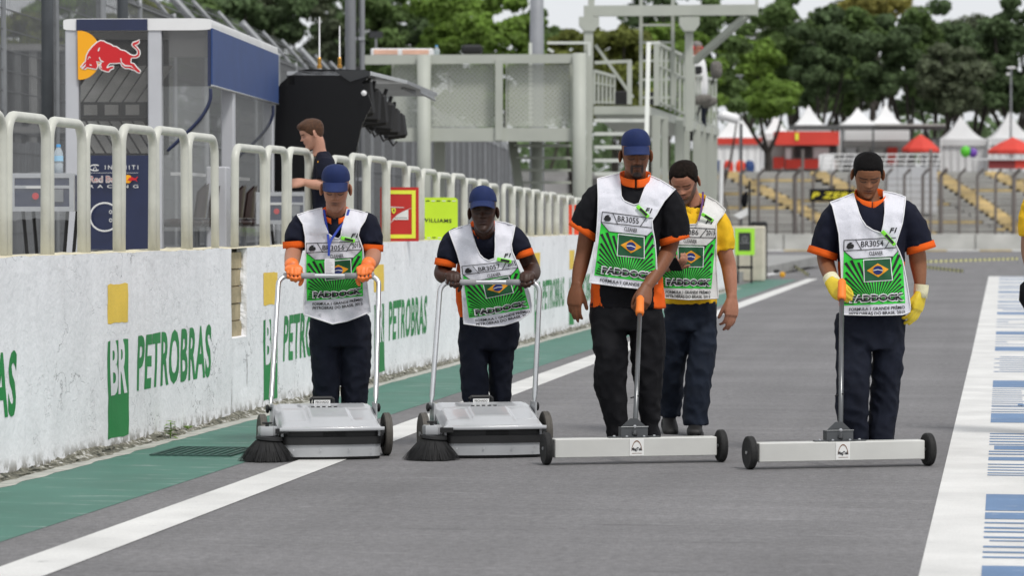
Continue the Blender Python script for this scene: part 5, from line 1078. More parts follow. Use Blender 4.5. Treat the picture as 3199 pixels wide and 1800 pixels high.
# ============================================================ BEHIND THE WALL
AL = PSI - R(3.03)                                                  # direction the stands and the track fence follow
uA = V((-sin(AL), cos(AL), 0)); rA = V((cos(AL), sin(AL), 0))
M_conc = mat('grey_concrete', (.30, .30, .29), .9, var=.15, scale=1.5, bump=.2, bscale=12, var2=.1, scale2=.3)
M_galv = mat('galvanised_steel', (.28, .29, .30), .5, .5, var=.12, scale=5); M_wire = mat('fence_wire', (.13, .135, .14), .6, .0, var=.1); M_white = mat('white_gloss', (.80, .80, .80), .35, var=.03, coat=.3); M_lgrey = mat('pale_grey_panel', (.52, .53, .56), .45, var=.04)
M_navyp = mat('navy_gloss', (.010, .018, .065), .35, var=.08, coat=.3); M_bluep = mat('blue_canvas', (.020, .055, .185), .6, var=.08, scale=4); M_sun = mat('sun_yellow', (.95, .42, .005), .5, var=0); M_bull = mat('bull_red', (.62, .012, .018), .5, var=0); M_glass = glass_mat('clear_pane', (.55, .57, .57), .14, .04, .94); M_dglass = glass_mat('smoked_pane', (.22, .22, .22), .20, .05, .86); M_leath = mat('brown_leather', (.035, .018, .016), .4, var=.15, coat=.2); M_gloss = mat('black_gloss', (.004, .004, .005), .22, var=0, coat=.0, spec=.25); M_tarp = mat('weathered_boards', (.25, .26, .275), .85, var=.35, scale=3, stretch=(2, 6, .25), var2=.2, scale2=1.2)
tag(MB().box((-14, 8, -.02), (WX-.31, 90, .20)).build('service_strip', M_conc), 'raised concrete strip behind the pit wall', kind='structure')

# ---- team stand with the bull emblem
D0 = 24.0; S0 = CL(658, 900, D0); S0.z = 0
st = empty('pit_stand', C2W(S0.x, D0, .2), AL, 'glazed blue and white team stand with charging bull emblem', 'stand')
def q3(x, y, yl=0.):                                                # picture point on a plane yl metres behind the near face -> stand space
    p = CL(x, y, D0+yl*cos(R(3.03))) - V((S0.x, D0, 0)); c, s_ = cos(R(3.03)), sin(R(3.03)); return V((p.x*c - p.y*s_, p.x*s_+p.y*c, p.z-.2))
def sbox(name, x0, y0, x1, y1, yl, dep, m, par=None, bev=0., smooth=False):
    a, b = q3(x0, y1, yl), q3(x1, y0, yl); o = MB().box((a.x, yl, a.z), (b.x, yl+dep, b.z), bev=bev).build(name, m, par or st); return o
SL = 3.95; zt = q3(400, 56).z; xl, xm0, xm1 = q3(199, 300).x, q3(460, 300).x, q3(503, 300).x
for n_, a, b in (('post', xl, xl+.10), ('post', xm0, xm1), ):
    MB().box((a, 0, 0), (b, .10, zt-.085), bev=.008).build(n_, M_lgrey, st)
for a, b in ((xl, xl+.10), (-.11, -.02)): MB().box((a, SL-.1, 0), (b, SL, zt-.085), bev=.008).build('post', M_lgrey, st)
MB().box((-.10, 1.25, 0), (-.0, 1.37, zt-.085), bev=.008).build('post', M_lgrey, st)
rf = MB(); prof = [(0, zt-.085), (.008, zt-.045), (-.012, zt-.012), (-.05, zt)]
rf.loft([(xl/2, -.01, zt-.045), (xl/2, SL, zt-.045)], [(abs(xl)/2+.012, .045)]*2, 40, (0, 0, 1), pw=9); autosmooth(rf.build('roof', M_white, st), 40)
a, b = q3(236, 92), q3(460, 56); MB().box((a.x, -.022, a.z-.004), (b.x, -.008, zt-.006)).build('roof_band', M_navyp, st)
sbox('pane', 239, 97, 460, 485, .03, .008, M_dglass); MB().box((xm1, .03, .95), (-.012, .036, q3(600, 268).z), ).build('pane', M_glass, st); MB().box((xm1, .028, q3(600, 268).z), (-.012, .038, zt-.088)).build('pane', M_dglass, st)
MB().box((-.018, -.004, q3(658, 268).z), (.004, .016, zt-.088)).build('pane_edge', M_navyp, st)
MB().box((.006, .0, q3(658, 266).z), (.018, SL, zt-.075)).build('awning', M_bluep, st); MB().tube([(.012, 0, q3(658, 266).z), (.012, SL, q3(658, 266).z)], .008, 8).build('awning_bar', M_alu, st)
MB().box((-.03, 1.4, .9), (-.024, SL-.12, q3(658, 266).z)).build('pane', M_glass, st)
for k in (.02, SL-.25): MB().tube(crom([(.0, k, q3(658, 275).z), (-.01, k, q3(658, 320).z), (-.10, k, q3(658, 380).z), (-.33, k+.02, q3(658, 470).z)], 6), .014, 8).build('swan_strut', M_navyp, st, smooth=True)
# banner of the near end
bn = sbox('banner', 280, 485, 466, 780, -.012, .012, M_navyp)
def btext(s_, x0, x1, y0, y1, m, off=0., sp=1., name='banner_lettering'):
    a, b, c = q3(x0, y1), q3(x1, y1), q3(x0, y0); z_ = V((0, -.016, 0)); put_text(name, s_, a+z_, b+z_, c+z_, m, bn, off, 0, sp)
btext('INFINITI', 329, 433, 516, 529, M_label, .0, 1.5); btext('Red Bull', 279, 373, 549, 571, M_label, .05); btext('Red Bull', 280, 372, 550, 570, M_bull, .015, 1., 'red_lettering'); btext('RACING', 280, 433, 577, 587, M_label, .0, 1.9)
def bpoly(name, pts, m, par, y, sx=1., sy=1.):
    mb = MB(); mb.add([q3(*p)+V((0, y, 0)) for p in pts], [tuple(range(len(pts)))]); bm_ = mb.build(name, m, par); return bm_
def ribbon(name, pts, w_, m, par, y, closed=True):
    P = [q3(*p)+V((0, y, 0)) for p in pts]; mb = MB(); n = len(P)
    if closed: P.append(P[0])
    mb.loft(P, [(w_, .0012)]*len(P), 8, (0, -1, 0), not closed); return mb.build(name, m, par)
ribbon('ring_emblem', [(328+45.5*cos(2*pi*k/40), 678+44*sin(2*pi*k/40)) for k in range(40)], .006, M_label, bn, -.016)
btext('O', 342, 352, 656, 668, M_label, .02); btext('O', 342, 352, 682, 694, M_label, .02)
ribbon('oval_emblem', [(298+17*cos(2*pi*k/30), 524+9*sin(2*pi*k/30)) for k in range(4, 27)], .004, M_label, bn, -.016, False); ribbon('oval_emblem', [(292, 532), (298, 518), (304, 532)], .003, M_label, bn, -.016, False)
ribbon('rule', [(280, 540), (433, 540)], .0012, M_label, bn, -.016, False)
bpoly('sun_disc', [(400+14*cos(2*pi*k/24), 559+13*sin(2*pi*k/24)) for k in range(24)], M_sun, bn, -.015); bpoly('small_bull', [(398, 566), (404, 556), (412, 552), (424, 557), (431, 551), (432, 554), (427, 560), (431, 568), (424, 563), (414, 563), (408, 567), (403, 563)], M_bull, bn, -.017)
# charging bull on the pane
Z = lambda pts: [(220+a/7.627, 80+b/7.627) for a, b in pts]
bpoly('sun_emblem', Z([(150, 110)] + [(205+520*cos(t)*.98, 695+585*sin(t)) for t in [R(-90+180*k/40) for k in range(41)]] + [(165, 1275)]), M_sun, st, -.004+.03)
bull = [(235, 990), (320, 880), (355, 850), (380, 700), (430, 600), (520, 490), (620, 400), (700, 355), (770, 362), (850, 410), (940, 440), (1010, 492), (1085, 500), (1180, 575), (1290, 600), (1400, 680), (1480, 712), (1545, 708), (1590, 670), (1600, 610), (1560, 540), (1490, 485), (1460, 440), (1490, 395), (1570, 372), (1625, 335), (1620, 395), (1570, 432), (1512, 452), (1570, 510), (1630, 590), (1640, 660), (1610, 720), (1550, 748), (1480, 748), (1425, 765), (1418, 880), (1500, 905), (1560, 985), (1650, 1075), (1640, 1110), (1590, 1100), (1520, 1045), (1450, 1030), (1380, 1000), (1290, 1000), (1225, 950), (1195, 890), (1170, 868), (1080, 880), (930, 880), (895, 905), (850, 970), (850, 1000), (880, 1005), (940, 970), (1015, 965), (1010, 1000), (940, 1030), (900, 1085), (850, 1078), (740, 1040), (695, 1000), (690, 930), (725, 870), (690, 850), (600, 835), (625, 910), (630, 960), (600, 1020), (480, 1000), (385, 978), (335, 1018), (280, 1030), (340, 960), (365, 890), (300, 950)]
ribbon('bull_outline', Z(bull), .0085, M_label, st, .0225); bpoly('bull_emblem', Z(bull), M_bull, st, .0205)
for k in ([(395, 820), (405, 770), (440, 715), (480, 770), (435, 745)], [(640, 600), (650, 545), (690, 500), (690, 540), (665, 605)], [(440, 920), (470, 910), (505, 940), (470, 950)], [(665, 745), (690, 740), (710, 810), (790, 850), (770, 865), (700, 840)], [(1175, 770), (1200, 765), (1215, 860), (1290, 925), (1440, 945), (1520, 1035), (1430, 965), (1280, 960), (1200, 880)], [(720, 860), (740, 870), (715, 930), (745, 1015), (705, 980), (700, 920)]): bpoly('bull_highlight', Z(k), M_label, st, .0185)
# slats modelled as the V-shaped reflection seen in the pane; stools inside
def slat(x0, x1, yb_, yt_, sh_, yl): a, b, c, d = q3(x0, yb_, yl), q3(x1, yb_, yl), q3(x1+sh_, yt_, yl+.35), q3(x0+sh_, yt_, yl+.35); e = V((0, .02, 0)); MB().add([a, b, c, d, a+e, b+e, c+e, d+e], [(0, 1, 2, 3), (7, 6, 5, 4), (0, 4, 5, 1), (1, 5, 6, 2), (2, 6, 7, 3), (3, 7, 4, 0)]).build('reflection_slat', M_slat, st)
M_slat = mat('grey_slat', (.55, .54, .50), .55, .1, var=.25, scale=4)
for k in range(6): slat(218+42*k, 254+42*k, 318, 205, 76, .55)
for k in range(7): slat(262+36*k, 290+36*k, 478, 378, -62, .50)
a, b = q3(245, 366, .5), q3(470, 318, .5); MB().box((a.x, .5, a.z), (b.x, .56, b.z)).build('slat_band', M_dkgrey, st); a, b = q3(240, 484, 1.2), q3(520, 100, 1.2); MB().box((a.x, 1.25, a.z), (b.x, 1.30, b.z)).build('slat_backing', M_gloss, st)  # dark band between the slat rows, black backing board for their gaps
for k in range(3): a, b = q3(258+66*k, 358, .48), q3(300+66*k, 326, .48); MB().box((a.x, .475, a.z), (b.x, .498, b.z)).build('screen', M_slat, st)
MB().box((xm1+.02, .30, 1.375), (xm1+.16, SL-.2, 1.40)).build('counter', M_white, st); MB().box((xl+.12, .5, .0), (xm1-.1, SL-.3, .80)).build('counter_base', M_gloss, st)
MB().box((-.14, .7, .25), (.02, .95, 1.45), bev=.01).build('steel_locker', M_lgrey, st)
slab_ = ['brown high stool right behind the emblem banner post', 'brown high stool second behind the emblem banner post', 'brown high stool third behind the emblem banner post', 'brown high stool before the grey middle post', 'brown high stool next to the steel locker', 'brown high stool at the far end of the bull stand']
def stool(x, y):
    t = empty('high_stool', C2W(S0.x, D0, .2) + rA*x + uA*y, AL-R(80), slab_[len([o for o in bpy.data.objects if o.name.startswith('high_stool')]) % 6], 'stool', 'high stools of the team stand')
    mb = MB().loft([(0, 0, .98), (0, 0, 1.0), (0, 0, 1.03), (0, 0, 1.045)], [(.13, .13), (.16, .16), (.16, .16), (.12, .12)], 18, (0, -1, 0)); mb.build('seat', M_leath, t, smooth=True)
    mb = MB(); mb.grid(lambda u, v: V((.15*sin((u-.5)*2.0), .15*cos((u-.5)*2.0)+.03*v, 1.05+.27*v*(1-.25*(2*u-1)**2))), 12, 8); mb.grid(lambda u, v: V((.175*sin((.5-u)*2.0), .175*cos((u-.5)*2.0)+.03*v, 1.05+.27*v*(1-.25*(2*u-1)**2))), 12, 8); mb.build('backrest', M_leath, t, smooth=True)
    MB().lathe([(.14, 0), (.14, .012), (.03, .03), (.025, .98)], 16).build('post', M_galv, t, smooth=False)
for k, (sx, sy) in enumerate(((570, .32), (612, .75), (648, 1.15), (690, 1.6), (726, 2.05), (760, 2.5))): stool(q3(sx, 620, sy).x, sy)

# ---- flight cases on trestles, bottle
def flight_case(x0, y0, x1, y1, D, label):
    a, b = CL(x0, y1, D), CL(x1, y0, D); w_, h = b.x-a.x, b.z-a.z; rt = empty('flight_case', C2W((a.x+b.x)/2, D, a.z), PSI-R(4), label, 'case', 'flight cases behind the wall'); hw, d = w_/2, .45
    MB().box((-hw+.008, .008, .012), (hw-.008, d, h-.012)).build('panel', M_navyp, rt)
    for (p, q) in (((-hw, 0, 0), (hw, .03, .03)), ((-hw, 0, h-.03), (hw, .03, h)), ((-hw, 0, h*.60), (hw, .012, h*.68)), ((-hw, d-.03, 0), (hw, d, .03)), ((-hw, d-.03, h-.03), (hw, d, h))): MB().box(p, q).build('edge_rail', M_alu, rt)
    for s_ in (-1, 1): MB().box((min(s_*hw, s_*(hw-.03)), -.002, .03), (max(s_*hw, s_*(hw-.03)), .03, h-.03)).build('corner_rail', M_alu, rt)
    MB().box((-hw*.15+.09, -.006, h*.25), (-hw*.15+.17, .008, h*.58)).build('latch', M_galv, rt); MB().lathe([(.022, 0), (.022, .003)], 20, Matrix.Translation((-hw*.2, -.001, h*.4)) @ Matrix.Rotation(R(90), 4, 'X')).build('round_sticker', M_bull, rt)
    MB().box((-hw*.5, -.003, h*.60), (hw*.1, -.001, h*.66)).build('name_strip', M_label, rt)
    for s_ in (-1, 1):
        MB().tube([(s_*hw*.7, .1, 0), (s_*hw*.25, .12, -(a.z-.2))], .012, 8).tube([(s_*hw*.7, .4, 0), (s_*hw*.25, .38, -(a.z-.2))], .012, 8).build('trestle_leg', M_blk, rt)
    mb = MB(); mb.grid(lambda u, v: V((-hw-.01+(w_+.02)*u, -.012-.006*noise.noise(V((u*9, v*7, 3)))-.004*v, h+.006-(h+.06)*v+.02*noise.noise(V((u*6, v, 8))))), 24, 14); mb.build('plastic_cover', glass_mat('clear_film', (.75, .78, .8), .16, .1), rt, smooth=True)
    return rt, a, b
flight_case(30, 541, 232, 660, 20.4, 'navy flight case wrapped in clear film near the team stand')
flight_case(800, 600, 960, 700, 24.5, 'navy flight case wrapped in clear film beside the person in navy polo')
M_pet = glass_mat('bottle_plastic', (.80, .88, .92), .35, .05); M_bcap = mat('light_blue_cap', (.10, .38, .75), .4, var=0)
o0 = at(183, 541, 20.5); bt = empty('water_bottle', o0, 0, 'clear water bottle with blue cap standing on the flight case', 'bottle')
autosmooth(MB().lathe([(.026, 0), (.030, .004), (.030, .06), (.027, .065), (.030, .07), (.030, .12), (.026, .14), (.013, .165), (.013, .17)], 20).build('bottle_body', M_pet, bt), 50); MB().lathe([(.0145, .168), (.0145, .184), (.012, .186)], 16).build('screw_cap', M_bcap, bt); MB().lathe([(.0306, .078), (.0306, .112)], 20).build('bottle_label', mat('label_blue', (.35, .6, .8), .5, var=.1), bt); MB().lathe([(.024, .004), (.0255, .01), (.0255, .06), (.024, .064)], 16).build('water', glass_mat('water', (.6, .65, .68), .3, .02), bt)

# ---- black rival stand
B0 = CL(1000, 900, 28.5); B0.z = 0; bs = empty('pit_stand', C2W(B0.x, 28.5, .2), PSI, 'black curved team stand with silver edged canopy and antennas', 'stand'); zz = lambda x, y, D=28.5: CL(x, y, D)-V((B0.x, 28.5, .2))
T = lambda a, b: (lambda p: (p.x, p.z))(zz(840+a/3.813, 180+b/3.813))
arc = [(1230, 570), (1160, 690), (1110, 800), (1075, 950), (1035, 1160), (1000, 1700)]
MB().prism([T(*p) for p in [(40, 1700), (60, 1160), (82, 600), (88, 450), (105, 360), (140, 305), (205, 248), (280, 198), (330, 170), (390, 146), (450, 134), (760, 138), (1150, 142), (1210, 165), (1205, 215), (1105, 295), (1180, 430)] + arc], 0, .07, XZ()).build('end_panel', M_gloss, bs)
MB().prism([T(*p) for p in [(780, 150), (1150, 146), (1208, 167), (1203, 212), (970, 285), (900, 240)]], -.02, -.001, XZ()).build('roof_bracket', M_dkgrey, bs)
A, B = zz(1158, 222, 28.5), zz(1272, 250, 31.0); C_ = zz(1366, 290, 33.5); lft = V((-.75, 0, .0))
def slab(name, a, b, h, m): MB().add([a, b, b+lft, a+lft, a-V((0, 0, h)), b-V((0, 0, h)), b+lft-V((0, 0, h)), a+lft-V((0, 0, h))], [(0, 1, 2, 3), (7, 6, 5, 4), (0, 4, 5, 1), (1, 5, 6, 2), (2, 6, 7, 3), (3, 7, 4, 0)]).build(name, m, bs)
slab('canopy', A, B, .035, M_alu); slab('canopy', B+V((0, .005, 0)), C_, .035, M_galv)
MB().box((A.x-.75, A.y, A.z-.12), (A.x-.68, C_.y, A.z-.036)).build('canopy_beam', M_blk, bs)
random.seed(21)
for k in range(6):
    p = A.lerp(C_, .05+.10*k)+V((-.15, 0, -.24-.035*k)); w_, h = .15-.006*k, .165-.008*k; Mm = Matrix.Translation(p) @ Matrix.Rotation(R(random.uniform(-8, 8)), 4, 'Y') @ Matrix.Rotation(R(random.uniform(-12, 12)), 4, 'X') @ Matrix.Rotation(R(14), 4, 'Z')
    mo = MB().box((-w_, -.02, -h), (w_, .05, h), M=Mm, bev=.03).build('monitor', M_blk, bs); MB().tube([Mm @ V((0, .05, h*.6)), Mm @ V((.05, .08, h+.12))], .018, 6).build('monitor_arm', M_blk, mo); MB().tube([Mm @ V((-w_*.6, .0, -h)), Mm @ V((-w_*.3, .02, -h-.06)), Mm @ V((w_*.1, .05, -h-.02))], .01, 6).build('monitor_cable', M_blk, mo)
MB().lathe([(.001, -.03), (.02, -.02), (.025, 0), (.001, .01)], 12, Matrix.Translation(zz(1138, 291)+V((0, -.06, 0))) @ Matrix.Rotation(R(90), 4, 'X')).build('white_knob', M_white, bs)
for (a, b, c, d) in ((1256, 268, 1300, 308), (1314, 282, 1358, 322)):
    p, q = zz(a, d, 31.6), zz(c, b, 32.4); MB().add([(p.x, p.y, p.z+.10), (q.x, q.y, p.z+.06), (q.x, q.y, q.z-.05), (p.x, p.y, q.z)], [(0, 1, 2, 3)]).tube([(p.x, p.y-.01, p.z+.10), (q.x, q.y-.01, p.z+.06)], .012, 6).build('side_blind', M_galv, bs)
M_brass = mat('brass', (.45, .25, .06), .35, .8, var=.1)
for x, y0, y1 in ((998, 52, 213), (1061, 80, 212)):
    b_ = zz(x, y1, 28.9); an = MB().lathe([(.022, 0), (.024, .03), (.016, .035), (.018, .09), (.012, .10)], 12, Matrix.Translation(b_)).build('antenna_base', M_brass, bs); MB().tube([b_+V((0, 0, .09)), zz(x, y0, 28.9)], [.008, .006], 8).build('antenna_rod', M_white, an)
for k in range(4): MB().box((-.55+.18*k, .1, .0), (-.50+.18*k, .2, .75)).build('cabinet', M_blk, bs)
MB().box((-.75, .12, .5), (.28, 3.5, .56)).build('desk', M_blk, bs)

# ---- tall posts
M_pole = mat('grey_pole_paint', (.30, .31, .33), .5, .2, var=.08, scale=3)
ft = at(1096, 700, 38.5); po = empty('light_mast', V((ft.x, ft.y, .2)), PSI, 'tall grey light mast with a slimmer tube beside it behind the black stand', 'pole')
MB().lathe([(.068, 0), (.066, 5.5), (.05, 10)], 18).build('mast', M_pole, po, smooth=True); MB().lathe([(.035, 0), (.035, 9)], 12, Matrix.Translation((.135, .03, 0))).build('side_tube', M_pole, po, smooth=True); MB().tube([(.09, -.02, 0), (.085, -.02, 3), (.095, -.02, 6), (.09, -.02, 9)], .008, 6).build('cable', M_blk, po)
for z in (1.5, 3.2, 5): MB().box((-.07, -.02, z), (.17, .04, z+.04)).build('clamp', M_pole, po)
ft = at(1677, 700, 70); po = MB().lathe([(.165, 0), (.16, 4), (.13, 10)], 20).build('grey_post', M_pole, None, smooth=True); po.location = (ft.x, ft.y, 0); tag(po, 'thick grey post rising behind the perforated platform panels', 'pole')

# ---- track fence with cranked top
fe = empty('track_fence', C2W(-6.26+.0525*27, 27, 0), AL, 'tall wire track fence with cranked posts behind the team stands', 'fence')
FLN, FK, FT = 95., 3.75, 4.3
for k in range(int(FLN/2.5)+1):
    y = k*2.5; r_ = .055 if k % 3 == 0 else .028
    MB().loft(crom([(0, y, 0), (0, y, FK-.3), (-.08, y, FK), (-.55, y, FT)], 5), [r_]*16, 10, (0, -1, 0)).build('post', M_galv, fe, smooth=True)
mb = MB(); n = int(FLN/.075)
for k in range(n):
    y = k*.075; mb.box((-.006, y, 0), (.002, y+.013, FK)); mb.add([(-.005, y, FK), (-.005, y+.010, FK), (-.55, y+.010, FT), (-.55, y, FT)], [(0, 1, 2, 3)])
z = .15
while z < FK: mb.box((-.009, 0, z), (-.001, FLN, z+.012)); z += .19
for k in range(4): mb.box((-.15*k-.03, 0, FK+.145*k), (-.15*k-.02, FLN, FK+.145*k+.014))
mb.build('wire_mesh', M_wire, fe, kind='stuff')
for z in (.9, 2.2, FK-.05): MB().tube([(0, 0, z), (0, FLN, z)], .014, 6).build('cable', M_wire, fe)
b0 = empty('track_barrier', C2W(-7.9+.0525*27, 27, 0), AL, 'weathered grey boards standing along the far side of the track fence', 'barrier')
k = 0; y = 0.
while y < 84:
    w_ = random.uniform(.7, 1.1); h = 2.15+random.uniform(-.03, .03); MB().box((-.03+random.uniform(-.02, .02), y, 0), (.0, y+w_-.03, h)).build('board', M_tarp, b0); y += w_
MB().box((-.12, 0, 0), (-.05, 84, 1.0)).build('backing_rail', M_conc, b0)

for x_, D_, l_ in ((150, 27.5, 'dark grey mast behind the fence left of the bull stand'), (385, 31.0, 'dark grey mast rising behind the roof of the bull stand')):
    ft = at(x_, 700, D_); o = MB().lathe([(.055, 0), (.052, 5), (.05, 8)], 14).build('fence_mast', mat('dark_grey_paint', (.10, .11, .12), .5, var=.1), None, smooth=True); o.location = (ft.x, ft.y, .0); tag(o, l_, 'mast')
gsd = empty('trackside_building', C2W(-10, 58, 0), PSI, 'dark ribbed concrete building beyond the track fence', 'building'); M_rib = mat('dark_rib_concrete', (.15, .155, .155), .85, var=.2, scale=1.2)
MB().box((-4, .3, 0), (3.0, 3, 4.3)).build('wall', M_rib, gsd)
for k in range(24): MB().box((-4+k*.29, 0, 0), (-3.87+k*.29, .3, 4.35)).build('rib', M_conc if k % 3 == 0 else M_rib, gsd)
for z in (1.4, 2.8, 4.3): MB().box((-4.1, -.05, z), (3.1, .35, z+.12)).build('ledge', M_conc, gsd)
# ---- mechanic behind the wall, seen from the side
pm = Person(1004, 22.6, 'person in navy team polo standing sideways behind the railing', z0=.2)
pm.head(975, 418, -.0, 20, -78, 0, .86, skin=(.52, .27, .19), lip=(.42, .18, .14)); pm.neck(1000, 485, .02, .047)
pm.arm([(1010, 520, -.15, .048, .048), (1020, 570, -.18, .042, .042), (985, 576, -.20, .036, .036), (952, 570, -.20, .026, .024)]); hand(pm.skin, pm.L(950, 569, -.20), (-.9, -.1, -.1), (0, -.8, .5), -1, (R(40), R(50), R(30)), (20, 30, 20, 20), .95, 1.); pm.finish_body()
sh = pm.garment('shirt', [(660, 978, 1042, 0, .15), (600, 975, 1044, 0, .16), (540, 978, 1046, 0, .18), (505, 985, 1044, 0, .19), (486, 990, 1034, 0, .13), (474, 998, 1026, .01, .07)], [[(1012, 505, -.14, .06, .06), (1016, 540, -.18, .06, .06), (1014, 562, -.19, .055, .055)]], M_navy, wr=wrinkle(.004, 8, 8, 7, 3, .003))
pm.garment('trousers', [(650, 980, 1044, 0, .14), (690, 978, 1046, 0, .15), (715, 982, 1044, 0, .14)], [[(1010, 690, -.08, .08, .08), (1008, 760, -.08, .07, .07), (1008, 900, -.08, .06, .06), (1008, 1090, -.08, .05, .06)], [(1014, 690, .08, .08, .08), (1016, 760, .08, .07, .07), (1016, 900, .08, .06, .06), (1016, 1090, .08, .05, .06)]], M_trou)
hair_mesh(pm.HM, 'quiff', .012).build('hair', M_hairc, pm.root, smooth=True)
for a, b, m in ((500, 512, M_sun), (520, 528, M_label), (534, 540, M_bull)):
    p = pm.L(992, b, -.175); MB().add([(p.x, -.192, p.z), (p.x+.045, -.192, p.z), (p.x+.045, -.192, p.z+.02), (p.x, -.192, p.z+.02)], [(0, 1, 2, 3)]).build('shirt_badge', m, sh)
# ---- passer-by cut by the frame on the right
pr = Person(3300, 18.2, 'person in yellow polo shirt without bib carrying a black bag')
pr.root.location += C2W(.030, 0, 0)
pr.head(3296, 470, 0, 10, 0, 0, 1.04, skin=(.30, .16, .10), lip=(.2, .09, .07)); pr.neck(3300, 560, .02, .056)
pr.arm([(3212, 640, 0, .052, .052), (3200, 740, 0, .048, .048), (3199, 790, 0, .046, .046), (3208, 840, -.03, .038, .038), (3216, 880, -.05, .030, .026)]); hand(pr.skin, pr.L(3217, 884, -.05), (.1, -.1, -.98), (-.8, -.5, 0), 1, (R(50), R(60), R(40)), None, 1.05, 1.05); pr.arm([(3388, 640, 0, .052, .052), (3400, 740, 0, .048, .048), (3401, 790, 0, .046, .046), (3398, 850, -.03, .038, .038), (3396, 900, -.05, .028, .025)]); hand(pr.skin, pr.L(3396, 904, -.05), (0, -.1, -.98), (.7, -.7, 0), -1, (R(20), R(26), R(18)), None, 1.05, 1.05); pr.finish_body()
pr.garment('shirt', [(900, 3210, 3390, 0, .12), (760, 3210, 3390, 0, .125), (650, 3200, 3400, 0, .12), (610, 3215, 3385, 0, .10), (585, 3260, 3340, .01, .07)], [[(3225, 620, 0, .065, .07), (3210, 670, 0, .075, .075), (3206, 738, 0, .070, .070)], [(3375, 620, 0, .065, .07), (3390, 670, 0, .075, .075), (3396, 738, 0, .070, .070)]], M_yellow, wr=wrinkle(.005, 9, 9, 7, 4, .004))
pr.garment('trousers', [(890, 3212, 3388, 0, .12), (960, 3210, 3390, 0, .12)], [[(3255, 950, 0, .085, .09), (3255, 1150, 0, .075, .08), (3258, 1345, .0, .06, .075)], [(3345, 950, 0, .085, .09), (3345, 1150, 0, .075, .08), (3342, 1345, .0, .06, .075)]], M_jean, wr=wrinkle(.006, 7, 7, 6, 3, .003)); shoe(pr, 3258, .0); shoe(pr, 3342, .0); hair_mesh(pr.HM, 'short', .008).build('hair', M_hairb, pr.root, smooth=True)
p_ = CL(3205, 880, 18.1); bg_ = empty('shoulder_bag', C2W(p_.x, 18.1, p_.z-.13), PSI, 'black cloth bag held by the person in yellow at the white band', 'bag')
MB().loft([(.05, 0, -.02), (.045, 0, .03), (.04, 0, .10), (.06, 0, .14), (.08, 0, .18)], [(.06, .05), (.085, .06), (.075, .05), (.045, .03), (.02, .02)], 16, (0, -1, 0)).build('bag_body', M_black, bg_, smooth=True)
# ============================================================ STEEL CAMERA PLATFORM
M_plat = mat('grey_green_steel_paint', (.42, .44, .39), .55, .0, var=.06, scale=2, bump=.05); M_platl = mat('pale_steel_paint', (.60, .62, .58), .5, var=.04)
def perf_mat():
    m = bpy.data.materials.new('perforated_sheet'); m.use_nodes = True; t = m.node_tree; L = t.links.new; p = t.nodes['Principled BSDF']; out = t.nodes['Material Output']
    p.inputs['Base Color'].default_value = (.43, .45, .40, 1); p.inputs['Roughness'].default_value = .6
    tc = t.nodes.new('ShaderNodeTexCoord'); sp = t.nodes.new('ShaderNodeSeparateXYZ'); cb = t.nodes.new('ShaderNodeCombineXYZ'); L(tc.outputs['Object'], sp.inputs[0]); L(sp.outputs[0], cb.inputs[0]); L(sp.outputs[2], cb.inputs[1])
    b = t.nodes.new('ShaderNodeTexBrick'); b.inputs['Scale'].default_value = 1; b.inputs['Brick Width'].default_value = .085; b.inputs['Row Height'].default_value = .042; b.inputs['Mortar Size'].default_value = .0155; b.inputs['Mortar Smooth'].default_value = .0; L(cb.outputs[0], b.inputs['Vector'])
    tr = t.nodes.new('ShaderNodeBsdfTransparent'); mx = t.nodes.new('ShaderNodeMixShader'); L(b.outputs['Fac'], mx.inputs[0]); L(tr.outputs[0], mx.inputs[1]); L(p.outputs[0], mx.inputs[2]); L(mx.outputs[0], out.inputs[0]); return m
M_perf = perf_mat(); DP = 55.; k_ = v2s
pl0 = at(1820, 700, DP); pl0.z = 0
pl = empty('camera_platform', pl0, PSI, 'grey steel camera platform with perforated panels, stairs and upper gantry', 'platform'); G0 = CL(1820, 700, DP); G0.z = 0
def g3(x, y, D): return CL(x*k_, y*k_, D) - G0                       # picture columns in the 2575-wide view
def member(name, x0, y0, x1, y1, w_, D=DP, D1=None, m=None, round_=False, dep=None):
    """steel bar from one picture point to another, w_ metres thick"""
    a, b = g3(x0, y0, D), g3(x1, y1, D if D1 is None else D1); d = b-a; up = V((0, -1, 0)) if abs(d.normalized().z) > .7 else V((0, 0, 1)); dep = dep or w_
    if round_: return MB().tube([a, b], w_/2, 16).build(name, m or M_plat, pl, smooth=True)
    mb = MB(); mb.loft([a, b], [(w_/2*1.4142, dep/2*1.4142)]*2, 4, tuple(up)); 
    d.normalize(); s_ = d.cross(up).normalized(); u2 = s_.cross(d); mb = MB(); vs = [p + s_*i*w_/2 + u2*j*dep/2 for p in (a, b) for i, j in ((-1, -1), (1, -1), (1, 1), (-1, 1))]
    mb.add(vs, [(3, 2, 1, 0), (4, 5, 6, 7), (0, 1, 5, 4), (1, 2, 6, 5), (2, 3, 7, 6), (3, 0, 4, 7)]); return mb.build(name, m or M_plat, pl)
gy = lambda D: 1500                                                  # far below: cut at ground
def post(name, xc, ytop, w_, D=DP, m=None, round_=False, zb=0.):
    a = g3(xc, ytop, D); mb = MB()
    if round_: mb.lathe([(w_/2, zb), (w_/2, a.z)], 22, Matrix.Translation((a.x, a.y, 0)))
    else: mb.box((a.x-w_/2, a.y-w_/2, zb), (a.x+w_/2, a.y+w_/2, a.z))
    return mb.build(name, m or M_plat, pl, smooth=round_)
post('column', 1066, 137, .235, 55.15, round_=True); post('column', 1457, 133, .235, 55.15, round_=True); post('column', 1105, 350, .20, 57.2); post('column', 1482, 140, .10, 55.6); post('column', 1350, 352, .22, 59, round_=True)
